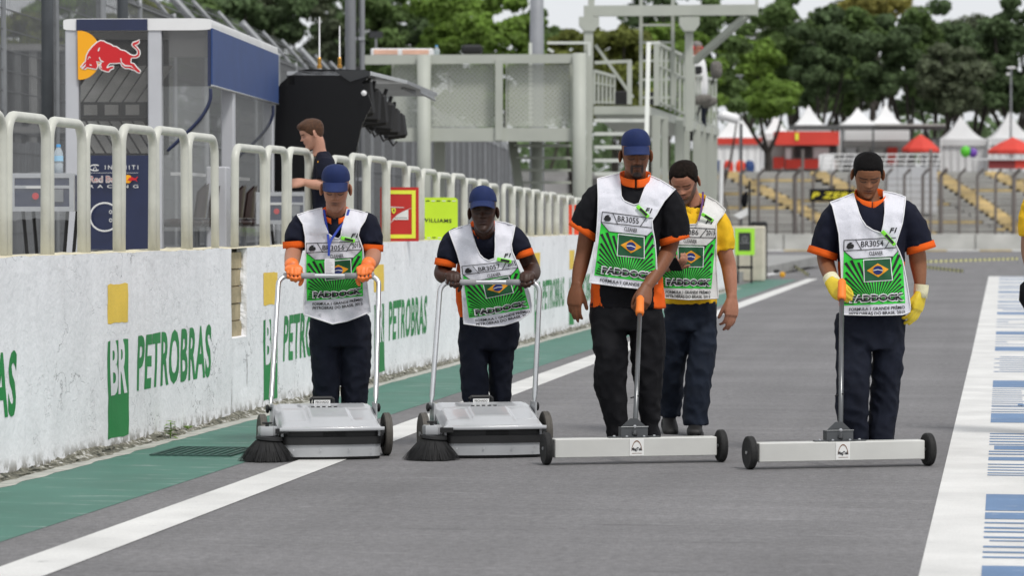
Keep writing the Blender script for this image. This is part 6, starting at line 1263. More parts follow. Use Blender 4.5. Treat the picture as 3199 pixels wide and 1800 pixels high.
member('top_beam', 918, 150, 1440, 147, .13, 55.3, dep=.16); member('lower_beam', 992, 338, 1444, 338, .12, 55.3, dep=.24); post('mullion', 1255, 150, .13, 55.25, zb=2.6)
for x0, x1 in ((992, 1046), (1088, 1243), (1278, 1432)):
    a, b = g3(x0, 318, 55.45), g3(x1, 162, 55.45); pn = MB().add([(a.x, a.y, a.z), (b.x, a.y, a.z), (b.x, a.y, b.z), (a.x, a.y, b.z)], [(0, 1, 2, 3)]).build('perforated_panel', M_perf, pl)
    for xx in (x0-4, x1+4): member('panel_frame', xx, 160, xx, 320, .04, 55.5)
a, b = g3(985, 322, 55.3), g3(1790, 322, 60); MB().box((a.x, a.y, a.z-.06), (g3(1450, 322, 55.3).x, 4.5, a.z)).build('deck', M_plat, pl)
bx_ = MB().box((g3(1385, 300, 55.42).x, 55.36-0*DP-0, g3(1385, 300, 55.42).z), (g3(1436, 270, 55.42).x, 55.44-55, g3(1436, 280, 55.42).z)) if False else None
# stairs below the platform
member('stair_stringer', 1288, 352, 1312, 520, .16, 58.5, 56.5, dep=.06)
for k in range(6): member('tread', 1292+4*k, 366+31*k, 1436, 366+31*k, .26, 58.3-.3*k, dep=.045)
# right hand stair up to the gallery
for k in range(8): member('tread', 1494, 303+33.5*k, 1622, 303+33.5*k, .28, 57.5-.32*k, dep=.06, m=M_platl)
member('stair_rail', 1631, 108, 1622, 520, .075, 57.2, 54.6, m=M_platl); member('stair_rail', 1631, 108, 1660, 106, .05, 57.2, m=M_platl)
# gallery
member('gallery_edge', 1493, 277, 1622, 277, .12, 58, dep=.15); member('gallery_edge', 1622, 277, 1742, 316, .12, 58, 64.5, dep=.16); member('gallery_edge', 1742, 316, 1802, 332, .12, 64.5, 70, dep=.16)
a, b, c, d = g3(1493, 283, 58), g3(1622, 283, 58), g3(1802, 336, 70), g3(1560, 336, 70); MB().add([a, b, c, d, a-V((0, 0, .05)), b-V((0, 0, .05)), c-V((0, 0, .05)), d-V((0, 0, .05))], [(0, 1, 2, 3), (7, 6, 5, 4), (0, 4, 5, 1), (1, 5, 6, 2), (2, 6, 7, 3), (3, 7, 4, 0)]).build('gallery_floor', M_plat, pl)
for k, x in enumerate((1650, 1672, 1708, 1727, 1752, 1768, 1785, 1797)): D = 58.5+11*k/7; post('column', x, 292+5.2*k, .12 if k % 2 else .16, D)
def railing2(x0, yt0, yb0, D0_, x1, yt1, yb1, D1_, n, w_=.05):
    member('handrail', x0, yt0, x1, yt1, .06, D0_, D1_)
    for k in range(n+1):
        t = k/n; Dk = D0_+(D1_-D0_)*t; kk = t*D0_/(D0_*t+D1_*(1-t)) if False else t
        member('baluster', x0+(x1-x0)*kk, yt0+(yt1-yt0)*kk, x0+(x1-x0)*kk, yb0+(yb1-yb0)*kk, w_, Dk)
    for f in (.35, .93): member('mid_rail', x0, yt0+(yb0-yt0)*f, x1, yt1+(yb1-yt1)*f, .03, D0_, D1_)
railing2(1652, 108, 262, 58.4, 1744, 152, 308, 64.5, 8, .06); railing2(1744, 190, 310, 64.5, 1800, 200, 326, 70, 7, .045); railing2(1495, 178, 262, 66, 1545, 192, 262, 67, 5, .05); member('handrail', 1495, 157, 1588, 153, .06, 60); post('rail_post', 1583, 153, .09, 60, zb=g3(1583, 262, 60).z); post('rail_post', 1651, 106, .10, 58.4, zb=g3(1651, 265, 58.4).z)
member('rear_rail', 1376, 107, 1484, 107, .05, 60, m=M_platl); post('rail_post', 1482, 107, .06, 60, m=M_platl, zb=3); post('rail_post', 1334, 107, .06, 60, m=M_platl, zb=3); member('rear_rail', 1378, 122, 1392, 130, .05, 60, m=M_platl)
# upper gantry with ladder
member('gantry_beam', 1468, 27, 1905, 24, .16, 60.2, dep=.20); post('gantry_post', 1480, 30, .17, 60.2, zb=2.9); post('gantry_post', 1733, 30, .15, 60.4, zb=2.9); post('gantry_post', 1487, -60, .12, 60.2, zb=g3(1480, 30, 60.2).z); post('gantry_post', 1903, -60, .06, 60.2, zb=g3(1900, 40, 60.2).z)
for x in (1481, 1733):
    a, b = g3(x, 78, 60.2), g3(x, 42, 60.2); MB().prism([(a.x-.10, a.z), (a.x+.10, a.z), (a.x+.19, a.z+.12), (a.x+.19, b.z), (a.x-.19, b.z), (a.x-.19, a.z+.12)], a.y-.12, a.y+.12, XZ()).build('capital', M_plat, pl)
member('brace', 1878, 38, 1745, 155, .17, 60.2, 61, dep=.10); member('brace', 1497, 112, 1592, 245, .06, 60.5); member('brace', 1730, 120, 1705, 160, .05, 60.5)
for x in (1612, 1692): post('ladder_rail', x, -40, .065, 60.6, zb=g3(x, 265, 60.6).z)
for y in (22, 62, 106, 152, 200, 245): member('ladder_rung', 1612, y, 1692, y, .045, 60.6)
for x in (1575, 1650): member('beam_hook', x-4, 40, x+2, 52, .05, 60.2)
# kit lying on the platform
def kit(name, x0, y0, x1, y1, D, m, dep, label, cat, bev=.02):
    a, b = CL(x0*k_, y1*k_, D), CL(x1*k_, y0*k_, D); o = MB().box((-(b.x-a.x)/2, 0, 0), ((b.x-a.x)/2, dep, b.z-a.z), bev=bev).build(name, m); o.location = C2W((a.x+b.x)/2, D, a.z); o.rotation_euler = (0, 0, PSI); return tag(o, label, cat)
o = kit('white_sign_box', 932, 121, 1090, 140, 56, M_white, .5, 'long white box with pale orange panels on the platform top beam', 'box')  # plain white box without any lamp
for a, b in ((940, 1000), (1012, 1078)): q0, q1 = CL(a*k_, 136*k_, 56), CL(b*k_, 124*k_, 56); oc = CL(1011*k_, 140*k_, 56); MB().box((q0.x-oc.x, -.01, q0.z-oc.z), (q1.x-oc.x, -.002, q1.z-oc.z)).build('orange_panel', mat('pale_orange', (.75, .45, .33), .6), o)
kit('speaker_box', 1160, 111, 1214, 135, 56.5, M_blk, .4, 'black rounded equipment case on the platform top beam', 'case', .05); kit('equipment_box', 1548, 228, 1580, 262, 62, M_blk, .4, 'black equipment case on the gallery floor', 'case'); kit('equipment_box', 1624, 230, 1650, 262, 63, M_blk, .4, 'small black case behind the white stair rail', 'case')
kit('site_sign', 928, 78, 962, 94, 75, M_dkgrey, .06, 'small dark sign on a thin post above the platform', 'sign', .0); o = kit('sign_post', 943, 94, 948, 140, 75.03, M_galv, .05, 'thin grey post carrying the small dark sign', 'post', 0.)
pb = at(1098*k_, 139*k_, 56.2); bt = empty('water_bottle', pb, 0, 'clear bottle standing beside the white box on the platform', 'bottle'); MB().lathe([(.05, 0), (.055, .01), (.055, .10), (.02, .14), (.02, .16)], 14).build('bottle_body', M_pet, bt, smooth=True); MB().lathe([(.022, .155), (.022, .18)], 10).build('screw_cap', M_bcap, bt)
# fuzzy microphones and operator
M_fur = mat('grey_fur', (.16, .15, .135), .95, var=.35, scale=25, bump=1, bscale=60)
def mic(x, y, D, rx, rz, label, tilt=0.):
    c = at(x*k_, y*k_, D); mb = MB(); mb.grid(lambda u, v: (lambda d: d*(1+.12*noise.noise(d*60)))(V((rx*cos(2*pi*u)*sin(pi*v)**.6, rx*sin(2*pi*u)*sin(pi*v)**.6, rz*cos(pi*v)))), 24, 18, wrap=True); rt = empty('microphone', c, 0, label, 'microphone', 'furry microphones on the gallery rail'); o = mb.build('windshield', M_fur, rt, smooth=True); o.rotation_euler = (R(8), R(tilt), PSI)
    MB().tube([(0, .1, 0), (-.12, .25, -.30)], .02, 8).build('boom', M_blk, rt)
mic(1801, 175, 66, .125, .18, 'upright grey furry microphone above the gallery rail'); mic(1766, 250, 65, .10, .20, 'grey furry microphone lying against the gallery rail', 80); mic(1784, 258, 65.6, .09, .16, 'smaller grey furry microphone beside the lying one', 70)
kit('video_camera', 1747, 165, 1766, 185, 65.5, M_blk, .3, 'small black camera on the gallery rail', 'camera', .03)
po_ = Person(1750*k_, 66.5, 'person in white shirt and red headset on the platform gallery', z0=2.95)
po_.head(1752*k_, 120*k_, 0, 20, 30, 0, 1.15, skin=(.50, .22, .15), lip=(.4, .15, .12)); po_.neck(1750*k_, 142*k_, .02, .06); po_.arm([(1738*k_, 160*k_, 0, .06, .06), (1736*k_, 185*k_, -.1, .05, .05), (1746*k_, 195*k_, -.3, .04, .04)]); po_.finish_body(.01)
po_.garment('shirt', [(300, 2140, 2210, 0, .16), (260, 2136, 2212, 0, .16), (205, 2132, 2206, 0, .15), (185, 2144, 2200, 0, .11), (172, 2160, 2190, 0, .07)], [], M_white, .015); po_.garment('trousers', [(290, 2140, 2210, 0, .16), (440, 2145, 2205, 0, .14)], [], M_trou, .02); hair_mesh(po_.HM, 'short', .012).build('hair', mat('grey_hair', (.2, .18, .17), .8), po_.root)
o = MB().lathe([(.001, -.03), (.045, -.025), (.05, .0), (.045, .025), (.001, .03)], 14, po_.HM @ Matrix.Translation((.085, .0, .0)) @ Matrix.Rotation(R(90), 4, 'Y')).lathe([(.001, -.03), (.045, -.025), (.05, .0), (.045, .025), (.001, .03)], 14, po_.HM @ Matrix.Translation((-.085, .0, .0)) @ Matrix.Rotation(R(90), 4, 'Y')).build('headset', M_bull, po_.root, smooth=True)
# things by the end of the wall
def obj_root(name, x, D, label, cat): p = CL(x, 900, D); return empty(name, C2W(p.x, D, 0), PSI, label, cat), V((p.x, D, 0))
rt, o0 = obj_root('security_camera', 2316, 72, 'white bullet camera on a thin dark pole before the tents', 'camera'); q = lambda x, y, D=72: CL(x, y, D)-o0
MB().box((-.02, -.02, 0), (.02, .02, q(2316, 385).z)).build('pole', M_brk, rt); MB().loft([q(2250, 366)+V((0, -.1, 0)), q(2262, 360), q(2300, 372), q(2307, 374)], [.10, .115, .105, .06], 16, (0, -1, 0)).build('camera_housing', M_white, rt, smooth=True); MB().tube([q(2300, 374), q(2316, 386)], .03, 8).build('bracket', M_white, rt)
rt, o0 = obj_root('white_post', 2250, 63.5, 'slim white post leaning beside the platform legs', 'post'); a, b = CL(2254, 500, 63.5)-o0, CL(2246, 700, 63.5)-o0; MB().tube([(b.x, 0, 0), tuple(a)], .045, 10).build('post_shaft', M_white, rt)
rt, o0 = obj_root('camera_tripod', 2341, 64.2, 'black equipment stand with hanging bag and white shade by the pillar', 'stand'); q = lambda x, y, D=64.2: CL(x, y, D)-o0
MB().box((-.022, -.02, 0), (.022, .02, q(2341, 565).z)).build('mast', M_blk, rt); MB().loft([q(2326, 648), q(2325, 630), q(2328, 610), q(2334, 598)], [(.03, .03), (.07, .05), (.06, .05), (.015, .02)], 12, (0, -1, 0)).build('bag', M_black, rt, smooth=True); a, b, c, d = q(2292, 672), q(2336, 648), q(2342, 668), q(2312, 684); y_ = V((0, .25, 0)); MB().add([a, b, c, d, a+y_, b+y_, c+y_, d+y_], [(0, 1, 2, 3), (7, 6, 5, 4), (0, 4, 5, 1), (1, 5, 6, 2), (2, 6, 7, 3), (3, 7, 4, 0)]).build('white_shade', M_white, rt)
a, b = q(2345, 784, 64.8), q(2394, 692, 64.8); MB().box((a.x, .3, 0), (b.x, .8, b.z), bev=.03).build('equipment_trunk', M_blk, rt)
rt, o0 = obj_root('leaf_blower', 2420, 66.0, 'yellow and white hand blower lying at the end of the walkway', 'tool'); MB().tube([(-.20, 0, .05), (.10, 0, .10)], .035, 10).build('nozzle', M_white, rt); MB().lathe([(.02, -.06), (.055, -.05), (.062, 0), (.055, .05), (.02, .06)], 16, Matrix.Translation((.16, 0, .075)) @ Matrix.Rotation(R(90), 4, 'X')).build('fan_housing', mat('machine_yellow', (.75, .38, .02), .5), rt); MB().box((-.02, -.04, .10), (.10, .04, .18), bev=.02).build('motor', M_blk, rt)
# striped tape at the lane end
M_tapey = mat('pale_yellow_tape', (.75, .72, .30), .6); M_taped = mat('dark_tape', (.16, .16, .13), .6)
def tape(x0, y0, D0_, x1, y1, D1_, n, label):
    a, b = at(x0, y0, D0_), at(x1, y1, D1_); rt = empty('barrier_tape', V((b.x, b.y, gz(b.y))), 0, label, 'tape', 'striped tapes across the lane end'); o0 = rt.location; h = V((0, 0, .075))
    for i in range(n):
        p, q = a.lerp(b, i/n)-o0, a.lerp(b, (i+1)/n)-o0; MB().add([p, q, q+h, p+h], [(0, 1, 2, 3)]).build('tape_stripe', M_tapey if i % 2 else M_taped, rt)
    for p in (a, b): zg = gz(p.y)-o0.z; pp = p-o0; MB().lathe([(.02, min(zg, pp.z-.05)), (.015, pp.z+.10)], 8, Matrix.Translation((pp.x, pp.y, 0))).build('tape_stake', M_galv, rt)
tape(2434, 806, 92, 2528, 866, 68, 24, 'striped yellow tape sloping down to the end of the lane line'); tape(2880, 838, 84, 3010, 852, 75, 22, 'low striped yellow tape lying across the lane end'); tape(2880, 822, 96, 3180, 812, 104, 40, 'far faded striped tape above the lane end')
# ============================================================ FAR SIDE: barrier, stand, tents, trees
def far(x, y, D): return at(x*k_, y*k_, D)
def froot(name, D, label, cat, z=0., xr=2300, group=None): p = CL(xr*k_, 700, D); return empty(name, C2W(p.x, D, z), PSI, label, cat, group), V((p.x, D, z))
M_pale = mat('pale_concrete', (.42, .42, .40), .9, var=.15, scale=.6, var2=.1, scale2=.15); M_bench = mat('grey_bench', (.40, .395, .37), .7, var=.2, scale=.4); M_riser = mat('stand_concrete', (.19, .185, .18), .9, var=.2, scale=.5); M_step = mat('yellow_steps', (.50, .39, .20), .9, var=.35, scale=.6); M_rustp = mat('brown_grey_post', (.17, .15, .14), .7, var=.15)
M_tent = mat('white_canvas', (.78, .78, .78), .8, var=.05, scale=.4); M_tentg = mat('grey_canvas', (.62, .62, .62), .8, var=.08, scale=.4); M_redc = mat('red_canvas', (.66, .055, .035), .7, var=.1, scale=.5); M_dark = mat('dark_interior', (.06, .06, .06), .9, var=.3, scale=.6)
ZT = 4.45
em = MB().box((-60, 219, -1.2), (140, 620, ZT)); em.v = [C2W(*q) for q in em.v]; tag(em.build('embankment', M_conc), 'raised ground behind the far grandstand', kind='structure')
zf = gz(200)
br, o0 = froot('concrete_barrier', 199, 'low concrete barrier on the far side of the track', 'barrier', zf); x = -10.
while x < 46: MB().box((x-o0.x, 0, 0), (x+2.95-o0.x, .4, 1.05), bev=.05).build('barrier_block', M_pale, br); x += 3.0
tag(MB().add([C2W(-12, 196.6, zf+.02), C2W(60, 196.6, zf+.02), C2W(60, 198.9, zf+.02), C2W(-12, 198.9, zf+.02)], [(0, 1, 2, 3)]).build('track_edge_line', M_lane), 'white edge line along the far barrier', kind='structure')
kr, o1 = froot('painted_kerb', 195.5, 'yellow and white kerb before the far barrier', 'kerb', zf)
for k in range(26): MB().box((-14+k*2.0, 0, 0), (-12+k*2.0, 1.0, .10), bev=.03).build('kerb_block', M_step if k % 2 else M_lane, kr)
# grandstand: benches and steps
gs, o0 = froot('grandstand', 204, 'far open grandstand of grey benches crossed by yellow stair steps', 'grandstand', 0.)
NR = 18; z0 = .35; dz = .235; dd = .78
random.seed(11)
MB().prism([(0, zf), (NR*dd+.8, zf), (NR*dd+.8, z0+NR*dz-.3), (0, z0-.25)], -24, 50, Matrix(((0, 0, 1, 0), (1, 0, 0, .25), (0, 1, 0, 0), (0, 0, 0, 1)))).build('stand_slope', M_riser, gs)
CLR = lambda xv, D: (xv*k_-PCX)*D/FL - o0.x
aisles = [((1835, 428), (2130, 592)), ((2060, 428), (2330, 592)), ((2355, 430), (2575, 560)), ((2500, 425), (2800, 592))]
for r_ in range(NR):
    z = z0+r_*dz; y = r_*dd; D = 204+y; f = r_/(NR-1); MB().box((-22, y, z-.06-.2), (49, y+dd-.05, z-.20)).build('terrace', M_riser, gs)
    cuts = sorted(CLR(b[0]+(a[0]-b[0])*f, D) for a, b in aisles); x = -20.
    for c in cuts + [49.]:
        e = c-.75; xx = x
        while xx < e-.3: w_ = min(4.2, e-xx); MB().box((xx, y+.15, z-.16), (xx+w_-.10, y+.52, z+.02)).build('bench', M_step if random.random() < .09 else M_bench, gs); xx += w_
        x = c+.75
        if c < 48: MB().box((c-.62, y-.05, z-.24), (c+.62, y+.42, z-.02), bev=.02).build('stair_step', M_step, gs); MB().box((c-.55, y+.40, z-.2), (c+.55, y+.72, z+.09), bev=.02).build('stair_step', M_step, gs)
wl, o2 = froot('pale_hoarding', 207.5, 'plain pale grey hoarding set into the grandstand', 'hoarding', z0+1.2); a, b = CL(2762, 602, 207.5), CL(2930, 520, 207.5)
for k in range(4): w_ = (b.x-a.x)/4; MB().box((a.x-o2.x+w_*k, 0, 0), (a.x-o2.x+w_*(k+1)-.04, .2, b.z-z0-1.2)).build('panel', mat('pale_grey_hoarding', (.50, .51, .53), .7, var=.06), wl)
# cranked fence before the stand
df, o3 = froot('debris_fence', 201.5, 'brown grey cranked debris fence before the far grandstand', 'fence', zf)
for k in range(30):
    xs_ = 2255+57*k; c = CL(xs_, 690, 201.5); X = c.x-o3.x; zt_ = CL(xs_, 548, 201.5).z-zf
    if X > 30: break
    MB().loft([(X, 0, .0), (X, 0, zt_), (X+.35, -.3, zt_+.42)], [(.09 if k % 4 else .14)]*3, 8, (0, -1, 0)).build('post', M_rustp, df)
for k in range(9): MB().tube([(-14, 0, 1.2+.42*k), (30, 0, 1.2+.42*k)], .018, 5).build('cable', M_rustp, df)
sg, w_, h = board('advertising_board', 2529, 591, 2672, 629, 201.0, 0, M_gloss, 'black board with yellow lettering hung on the far fence', .1); put_text('board_lettering', 'P ZERO', (-w_*.46, -.02, h*.24), (w_*.60, -.02, h*.24), (-w_*.44, -.02, h*.76), mat('lettering_yellow', (.80, .70, .03), .5), sg, .03, .15, 1.1)
for xs_, D in ((2507, 200.5), (2907, 200.5)):
    c = CL(xs_, 690, D); o = MB().lathe([(.10, 0), (.09, 6.4)], 10).build('fence_mast', M_rustp); o.location = C2W(c.x, D, zf); tag(o, 'taller dark mast standing in the far fence ' + ('left of the lettered board' if xs_ < 2600 else 'by the pale hoarding'), 'mast', 'masts in the far fence')
# white crowd barrier on the embankment
cb, o4 = froot('crowd_barrier', 221, 'white arched crowd barrier above the grandstand', 'barrier', ZT); a, b = CL(2575, 530, 221), CL(2936, 482, 221); n = 11; s_ = (b.x-a.x)/n; hh = b.z-ZT
for k in range(n+1): X = a.x-o4.x+s_*k; MB().loft(crom([(X-.25, .5, 0), (X-.12, .25, hh*.6), (X, 0, hh)], 4), [.06]*9, 8, (0, -1, 0)).build('upright', M_white, cb, smooth=True)
for f in (1., .72, .45, .2): MB().tube([(a.x-o4.x-.1, .1*(1-f), hh*f), (b.x-o4.x, .1*(1-f), hh*f)], .045, 6).build('rail', M_white, cb)
MB().box((a.x-o4.x-.3, .6, 0), (a.x-o4.x+.8, .8, hh)).build('white_panel', M_white, cb)
# tents
def tent(x0, x1, yp, ye, yb, D, m, label, fascia=None, xp=None, wall=True):
    a, b = CL(x0*k_, ye*k_, D), CL(x1*k_, ye*k_, D); w_ = b.x-a.x; zp, ze = CL(x0*k_, yp*k_, D).z, a.z; rt = empty('marquee', C2W((a.x+b.x)/2, D+w_/2, ZT), PSI, label, 'tent', 'peaked marquees under the trees'); hw = w_/2
    mb = MB(); mb.grid(lambda u, v: (lambda k, c: V((hw*k*c[0], hw*k*c[1], (ze-ZT)+(zp-ze)*(1-k)**1.7)))(1-v, (lambda t: (1, -1+2*t*4) if t < .25 else (1-8*(t-.25), 1) if t < .5 else (-1, 1-8*(t-.5)) if t < .75 else (-1+8*(t-.75), -1))(u)), 32, 12, wrap=True); mb.build('canopy', m, rt, smooth=False)
    MB().box((-hw, -hw-.03, ze-ZT-.5), (hw, -hw, ze-ZT)).build('valance', fascia or m, rt)
    for i in (-1, 1):
        for j in (-1, 1): MB().box((i*hw-.06, j*hw-.06, 0), (i*hw+.06, j*hw+.06, ze-ZT)).build('leg', M_white, rt)
    if wall: mb = MB(); mb.grid(lambda u, v: V((-hw+2*hw*u, -hw*.9+.12*sin(u*40)*(1-v), (ze-ZT-.4)*v)), 60, 2); mb.build('side_wall', m, rt, smooth=True)
    return rt
tent(1792, 1918, 272, 346, 420, 236, M_tent, 'white marquee with red valance behind the platform', M_redc); tent(1985, 2092, 262, 322, 420, 248, M_tent, 'white marquee above the red shop front', None, None); tent(2112, 2212, 268, 312, 420, 250, M_tent, 'white marquee behind the flat dark canopy roof'); tent(2188, 2275, 258, 312, 420, 251, M_tent, 'tall narrow white marquee peak behind the canopy roof'); tent(2365, 2482, 288, 350, 420, 247, M_tentg, 'grey marquee behind the balloons'); tent(2488, 2605, 278, 348, 420, 246, M_tentg, 'grey marquee above the red parasol'); tent(1915, 1992, 285, 335, 420, 243, M_tent, 'white marquee half hidden by the umbrella shaped tree')  # white and grey are plain canvas colours
def fbox(name, x0, y0, x1, y1, D, dep, m, rt, o): a, b = CL(x0*k_, y1*k_, D)-o, CL(x1*k_, y0*k_, D)-o; return MB().box((a.x, a.y, a.z), (b.x, a.y+dep, b.z)).build(name, m, rt)
rs, o = froot('red_shop', 240, 'red fronted shop with yellow shield under the trees', 'building', ZT, 2035)
fbox('wall', 1925, 352, 2112, 428, 242, 4, M_pale, rs, o); fbox('fascia', 1950, 330, 2110, 364, 240, 2, M_redc, rs, o); fbox('shield', 2000, 334, 2008, 352, 239.9, .05, M_fluy, rs, o)
for a, b, c, d, m in ((1975, 372, 1990, 420, M_white), (2000, 368, 2040, 396, M_dark), (2045, 370, 2085, 398, M_tentg), (1975, 400, 2100, 424, M_redc), (1945, 395, 1972, 424, M_redc), (2088, 366, 2106, 400, M_dark)): fbox('shop_panel', a, b, c, d, 241.6-(.3 if m is M_redc else 0), .2, m, rs, o)
cn, o = froot('canopy_roof', 246, 'flat dark canopy roof on slim posts behind the barrier', 'shelter', ZT, 2240); fbox('roof', 1992, 314, 2378, 324, 244, 3, mat('dark_grey_roof', (.10, .105, .105), .7), cn, o); fbox('roof_lip', 2200, 311, 2378, 316, 243.8, .2, M_pale, cn, o)
for x in (2000, 2092, 2118, 2196, 2290, 2324, 2362): fbox('post', x-2, 324, x+2, 430, 244.5, .3, M_brk, cn, o)
fbox('fascia', 2125, 327, 2290, 353, 248, 1, M_tent, cn, o); fbox('back_wall', 2120, 353, 2300, 430, 248, 1, M_riser, cn, o)
for x, y, m in ((2140, 372, M_tentg), (2172, 368, M_pale), (2210, 376, M_bench), (2245, 370, M_redc), (2268, 378, M_pale)): fbox('stock_box', x-12, y, x+12, 415, 247, .8, m, cn, o)
gb, o = froot('site_hut', 256, 'plain grey huts under the trees beyond the balloons', 'building', ZT, 2400); fbox('wall', 2330, 352, 2400, 430, 256, 4, M_tentg, gb, o); fbox('wall', 2402, 354, 2490, 430, 256.5, 4, M_bench, gb, o); fbox('roof', 2325, 346, 2495, 354, 255.6, 5, M_riser, gb, o); fbox('door', 2350, 375, 2372, 430, 255.9, .1, M_riser, gb, o); fbox('window', 2420, 370, 2455, 395, 256.4, .1, M_dark, gb, o)
def parasol(xc, yp, x0, x1, ye, D, label):
    a, b = CL(x0*k_, ye*k_, D), CL(x1*k_, ye*k_, D); hw = (b.x-a.x)/2; zp = CL(xc*k_, yp*k_, D).z-ZT; ze = a.z-ZT; rt = empty('parasol', C2W((a.x+b.x)/2, D, ZT), PSI, label, 'parasol', 'red parasols'); MB().lathe([(hw, ze-.25), (hw, ze), (hw*.55, ze+(zp-ze)*.55), (.05, zp)], 8).build('canopy', M_redc, rt); MB().lathe([(.05, 0), (.04, zp+.1)], 8).build('pole', M_white, rt)
parasol(2312, 338, 2268, 2362, 374, 243, 'red parasol under the trees by the canopy roof'); parasol(2548, 345, 2484, 2610, 378, 236, 'wide red parasol beyond the balloons'); parasol(2275, 348, 2240, 2300, 372, 249, 'red parasol partly hidden behind the canopy posts')
rb, o = froot('red_hoarding', 232, 'dark red hoarding under the wide parasol', 'hoarding', ZT, 2540); fbox('panel', 2486, 402, 2552, 424, 232, .2, mat('dark_red_panel', (.22, .03, .03), .7), rb, o); fbox('panel', 2553, 402, 2640, 424, 232, .2, M_redc, rb, o); fbox('rail', 2440, 398, 2640, 402, 231.8, .2, M_tentg, rb, o)
for x, y, r_, m, l in ((2428, 381, 13, mat('green_balloon', (.10, .55, .03), .4), 'big green balloon floating under the trees'), (2447, 384, 11, mat('purple_balloon', (.16, .06, .40), .4), 'purple balloon beside the green one')):
    c = CL(x*k_, y*k_, 238); rr = r_*k_*238/FL; bl = empty('balloon', C2W(c.x, 238, ZT), PSI, l, 'balloon'); zc = c.z-ZT; MB().lathe([(.02, zc-rr*1.15)] + [(rr*cos(t), zc+rr*1.12*sin(t)) for t in [R(-80+10*k) for k in range(17)]] + [(.01, zc+rr*1.13)], 20).build('envelope', m, bl, smooth=True); MB().tube([(0, 0, 0), (0, 0, zc-rr)], .02, 5).build('tether', M_brk, bl)
lp, o = froot('street_lamp', 240, 'slim street lamp with white head among the trees', 'lamp', ZT, 2541); zc = CL(2541*k_, 172*k_, 240).z-ZT; MB().lathe([(.10, 0), (.06, zc)], 10).build('lamp_post', M_galv, lp); MB().box((-.3, -.15, zc), (.35, .15, zc+.14), bev=.05).box((-.35, -.1, zc-.5), (-.1, .1, zc-.32), bev=.04).build('lamp_head', M_white, lp)
lp, o = froot('street_lamp', 205, 'short grey lamp post behind the gallery rail', 'lamp', ZT, 1862); zc = CL(1862*k_, 192*k_, 232).z-ZT; lp.location = C2W(CL(1862*k_, 192*k_, 232).x, 232, ZT); MB().lathe([(.09, 0), (.06, zc)], 10).build('lamp_post', M_galv, lp); MB().box((-.35, -.1, zc), (.2, .1, zc+.12), bev=.04).build('lamp_head', M_galv, lp)
for x, y, m in ((1806, 412, M_bluep), (1862, 408, M_orb), (1885, 410, M_bluep), (1832, 411, M_redc)):
    c = CL(x*k_, 424*k_, 226); o = MB().loft([(0, 0, 0), (0, 0, .5), (0, 0, .75), (0, 0, .9)], [(.32, .25), (.36, .28), (.30, .22), (.15, .12)], 12, (0, -1, 0)).build('storage_bin', m); o.location = C2W(c.x, 226, ZT); o.rotation_euler = (0, 0, PSI); tag(o, {id(M_bluep): 'blue storage bin at the edge of the embankment ' + ('by the platform' if x < 1850 else 'beside the orange bin'), id(M_orb): 'orange storage bin at the edge of the embankment', id(M_redc): 'red storage bin at the edge of the embankment'}[id(m)], 'bin', 'bins by the white marquee')

# ---- trees
def leaf_mat(name, col, var=.35):
    m = bpy.data.materials.new(name); m.use_nodes = True; t = m.node_tree; p = t.nodes['Principled BSDF']; L = t.links.new
    g = t.nodes.new('ShaderNodeNewGeometry'); r = t.nodes.new('ShaderNodeMapRange'); r.inputs[3].default_value = 1-var; r.inputs[4].default_value = 1+var; L(g.outputs['Random Per Island'], r.inputs[0])
    tc = t.nodes.new('ShaderNodeTexCoord'); n = t.nodes.new('ShaderNodeTexNoise'); n.inputs['Scale'].default_value = .35; L(tc.outputs['Object'], n.inputs['Vector']); r2 = t.nodes.new('ShaderNodeMapRange'); r2.inputs[1].default_value = .3; r2.inputs[2].default_value = .7; r2.inputs[3].default_value = .7; r2.inputs[4].default_value = 1.3; L(n.outputs[0], r2.inputs[0])
    mm = t.nodes.new('ShaderNodeMath'); mm.operation = 'MULTIPLY'; L(r.outputs[0], mm.inputs[0]); L(r2.outputs[0], mm.inputs[1])
    x = t.nodes.new('ShaderNodeMix'); x.data_type = 'RGBA'; x.blend_type = 'MULTIPLY'; x.inputs[0].default_value = 1; x.inputs[6].default_value = (*col, 1); L(mm.outputs[0], x.inputs[7]); L(x.outputs[2], p.inputs['Base Color']); p.inputs['Roughness'].default_value = .6; p.inputs['Specular IOR Level'].default_value = .2
    tl = t.nodes.new('ShaderNodeBsdfTranslucent'); L(x.outputs[2], tl.inputs[0]); mxs = t.nodes.new('ShaderNodeMixShader'); mxs.inputs[0].default_value = .4; L(p.outputs[0], mxs.inputs[1]); L(tl.outputs[0], mxs.inputs[2]); L(mxs.outputs[0], t.nodes['Material Output'].inputs[0]); return m
LM = {'dark': leaf_mat('dark_foliage', (.100, .150, .066)), 'mid': leaf_mat('mid_foliage', (.120, .185, .060)), 'light': leaf_mat('light_foliage', (.17, .27, .05)), 'yellow': leaf_mat('yellow_foliage', (.26, .24, .065)), 'grey': leaf_mat('grey_green_foliage', (.125, .150, .088)), 'olive': leaf_mat('olive_foliage', (.17, .195, .045))}
M_bark = mat('dark_bark', (.045, .038, .032), .95, var=.3, scale=2, bump=.5, bscale=8)
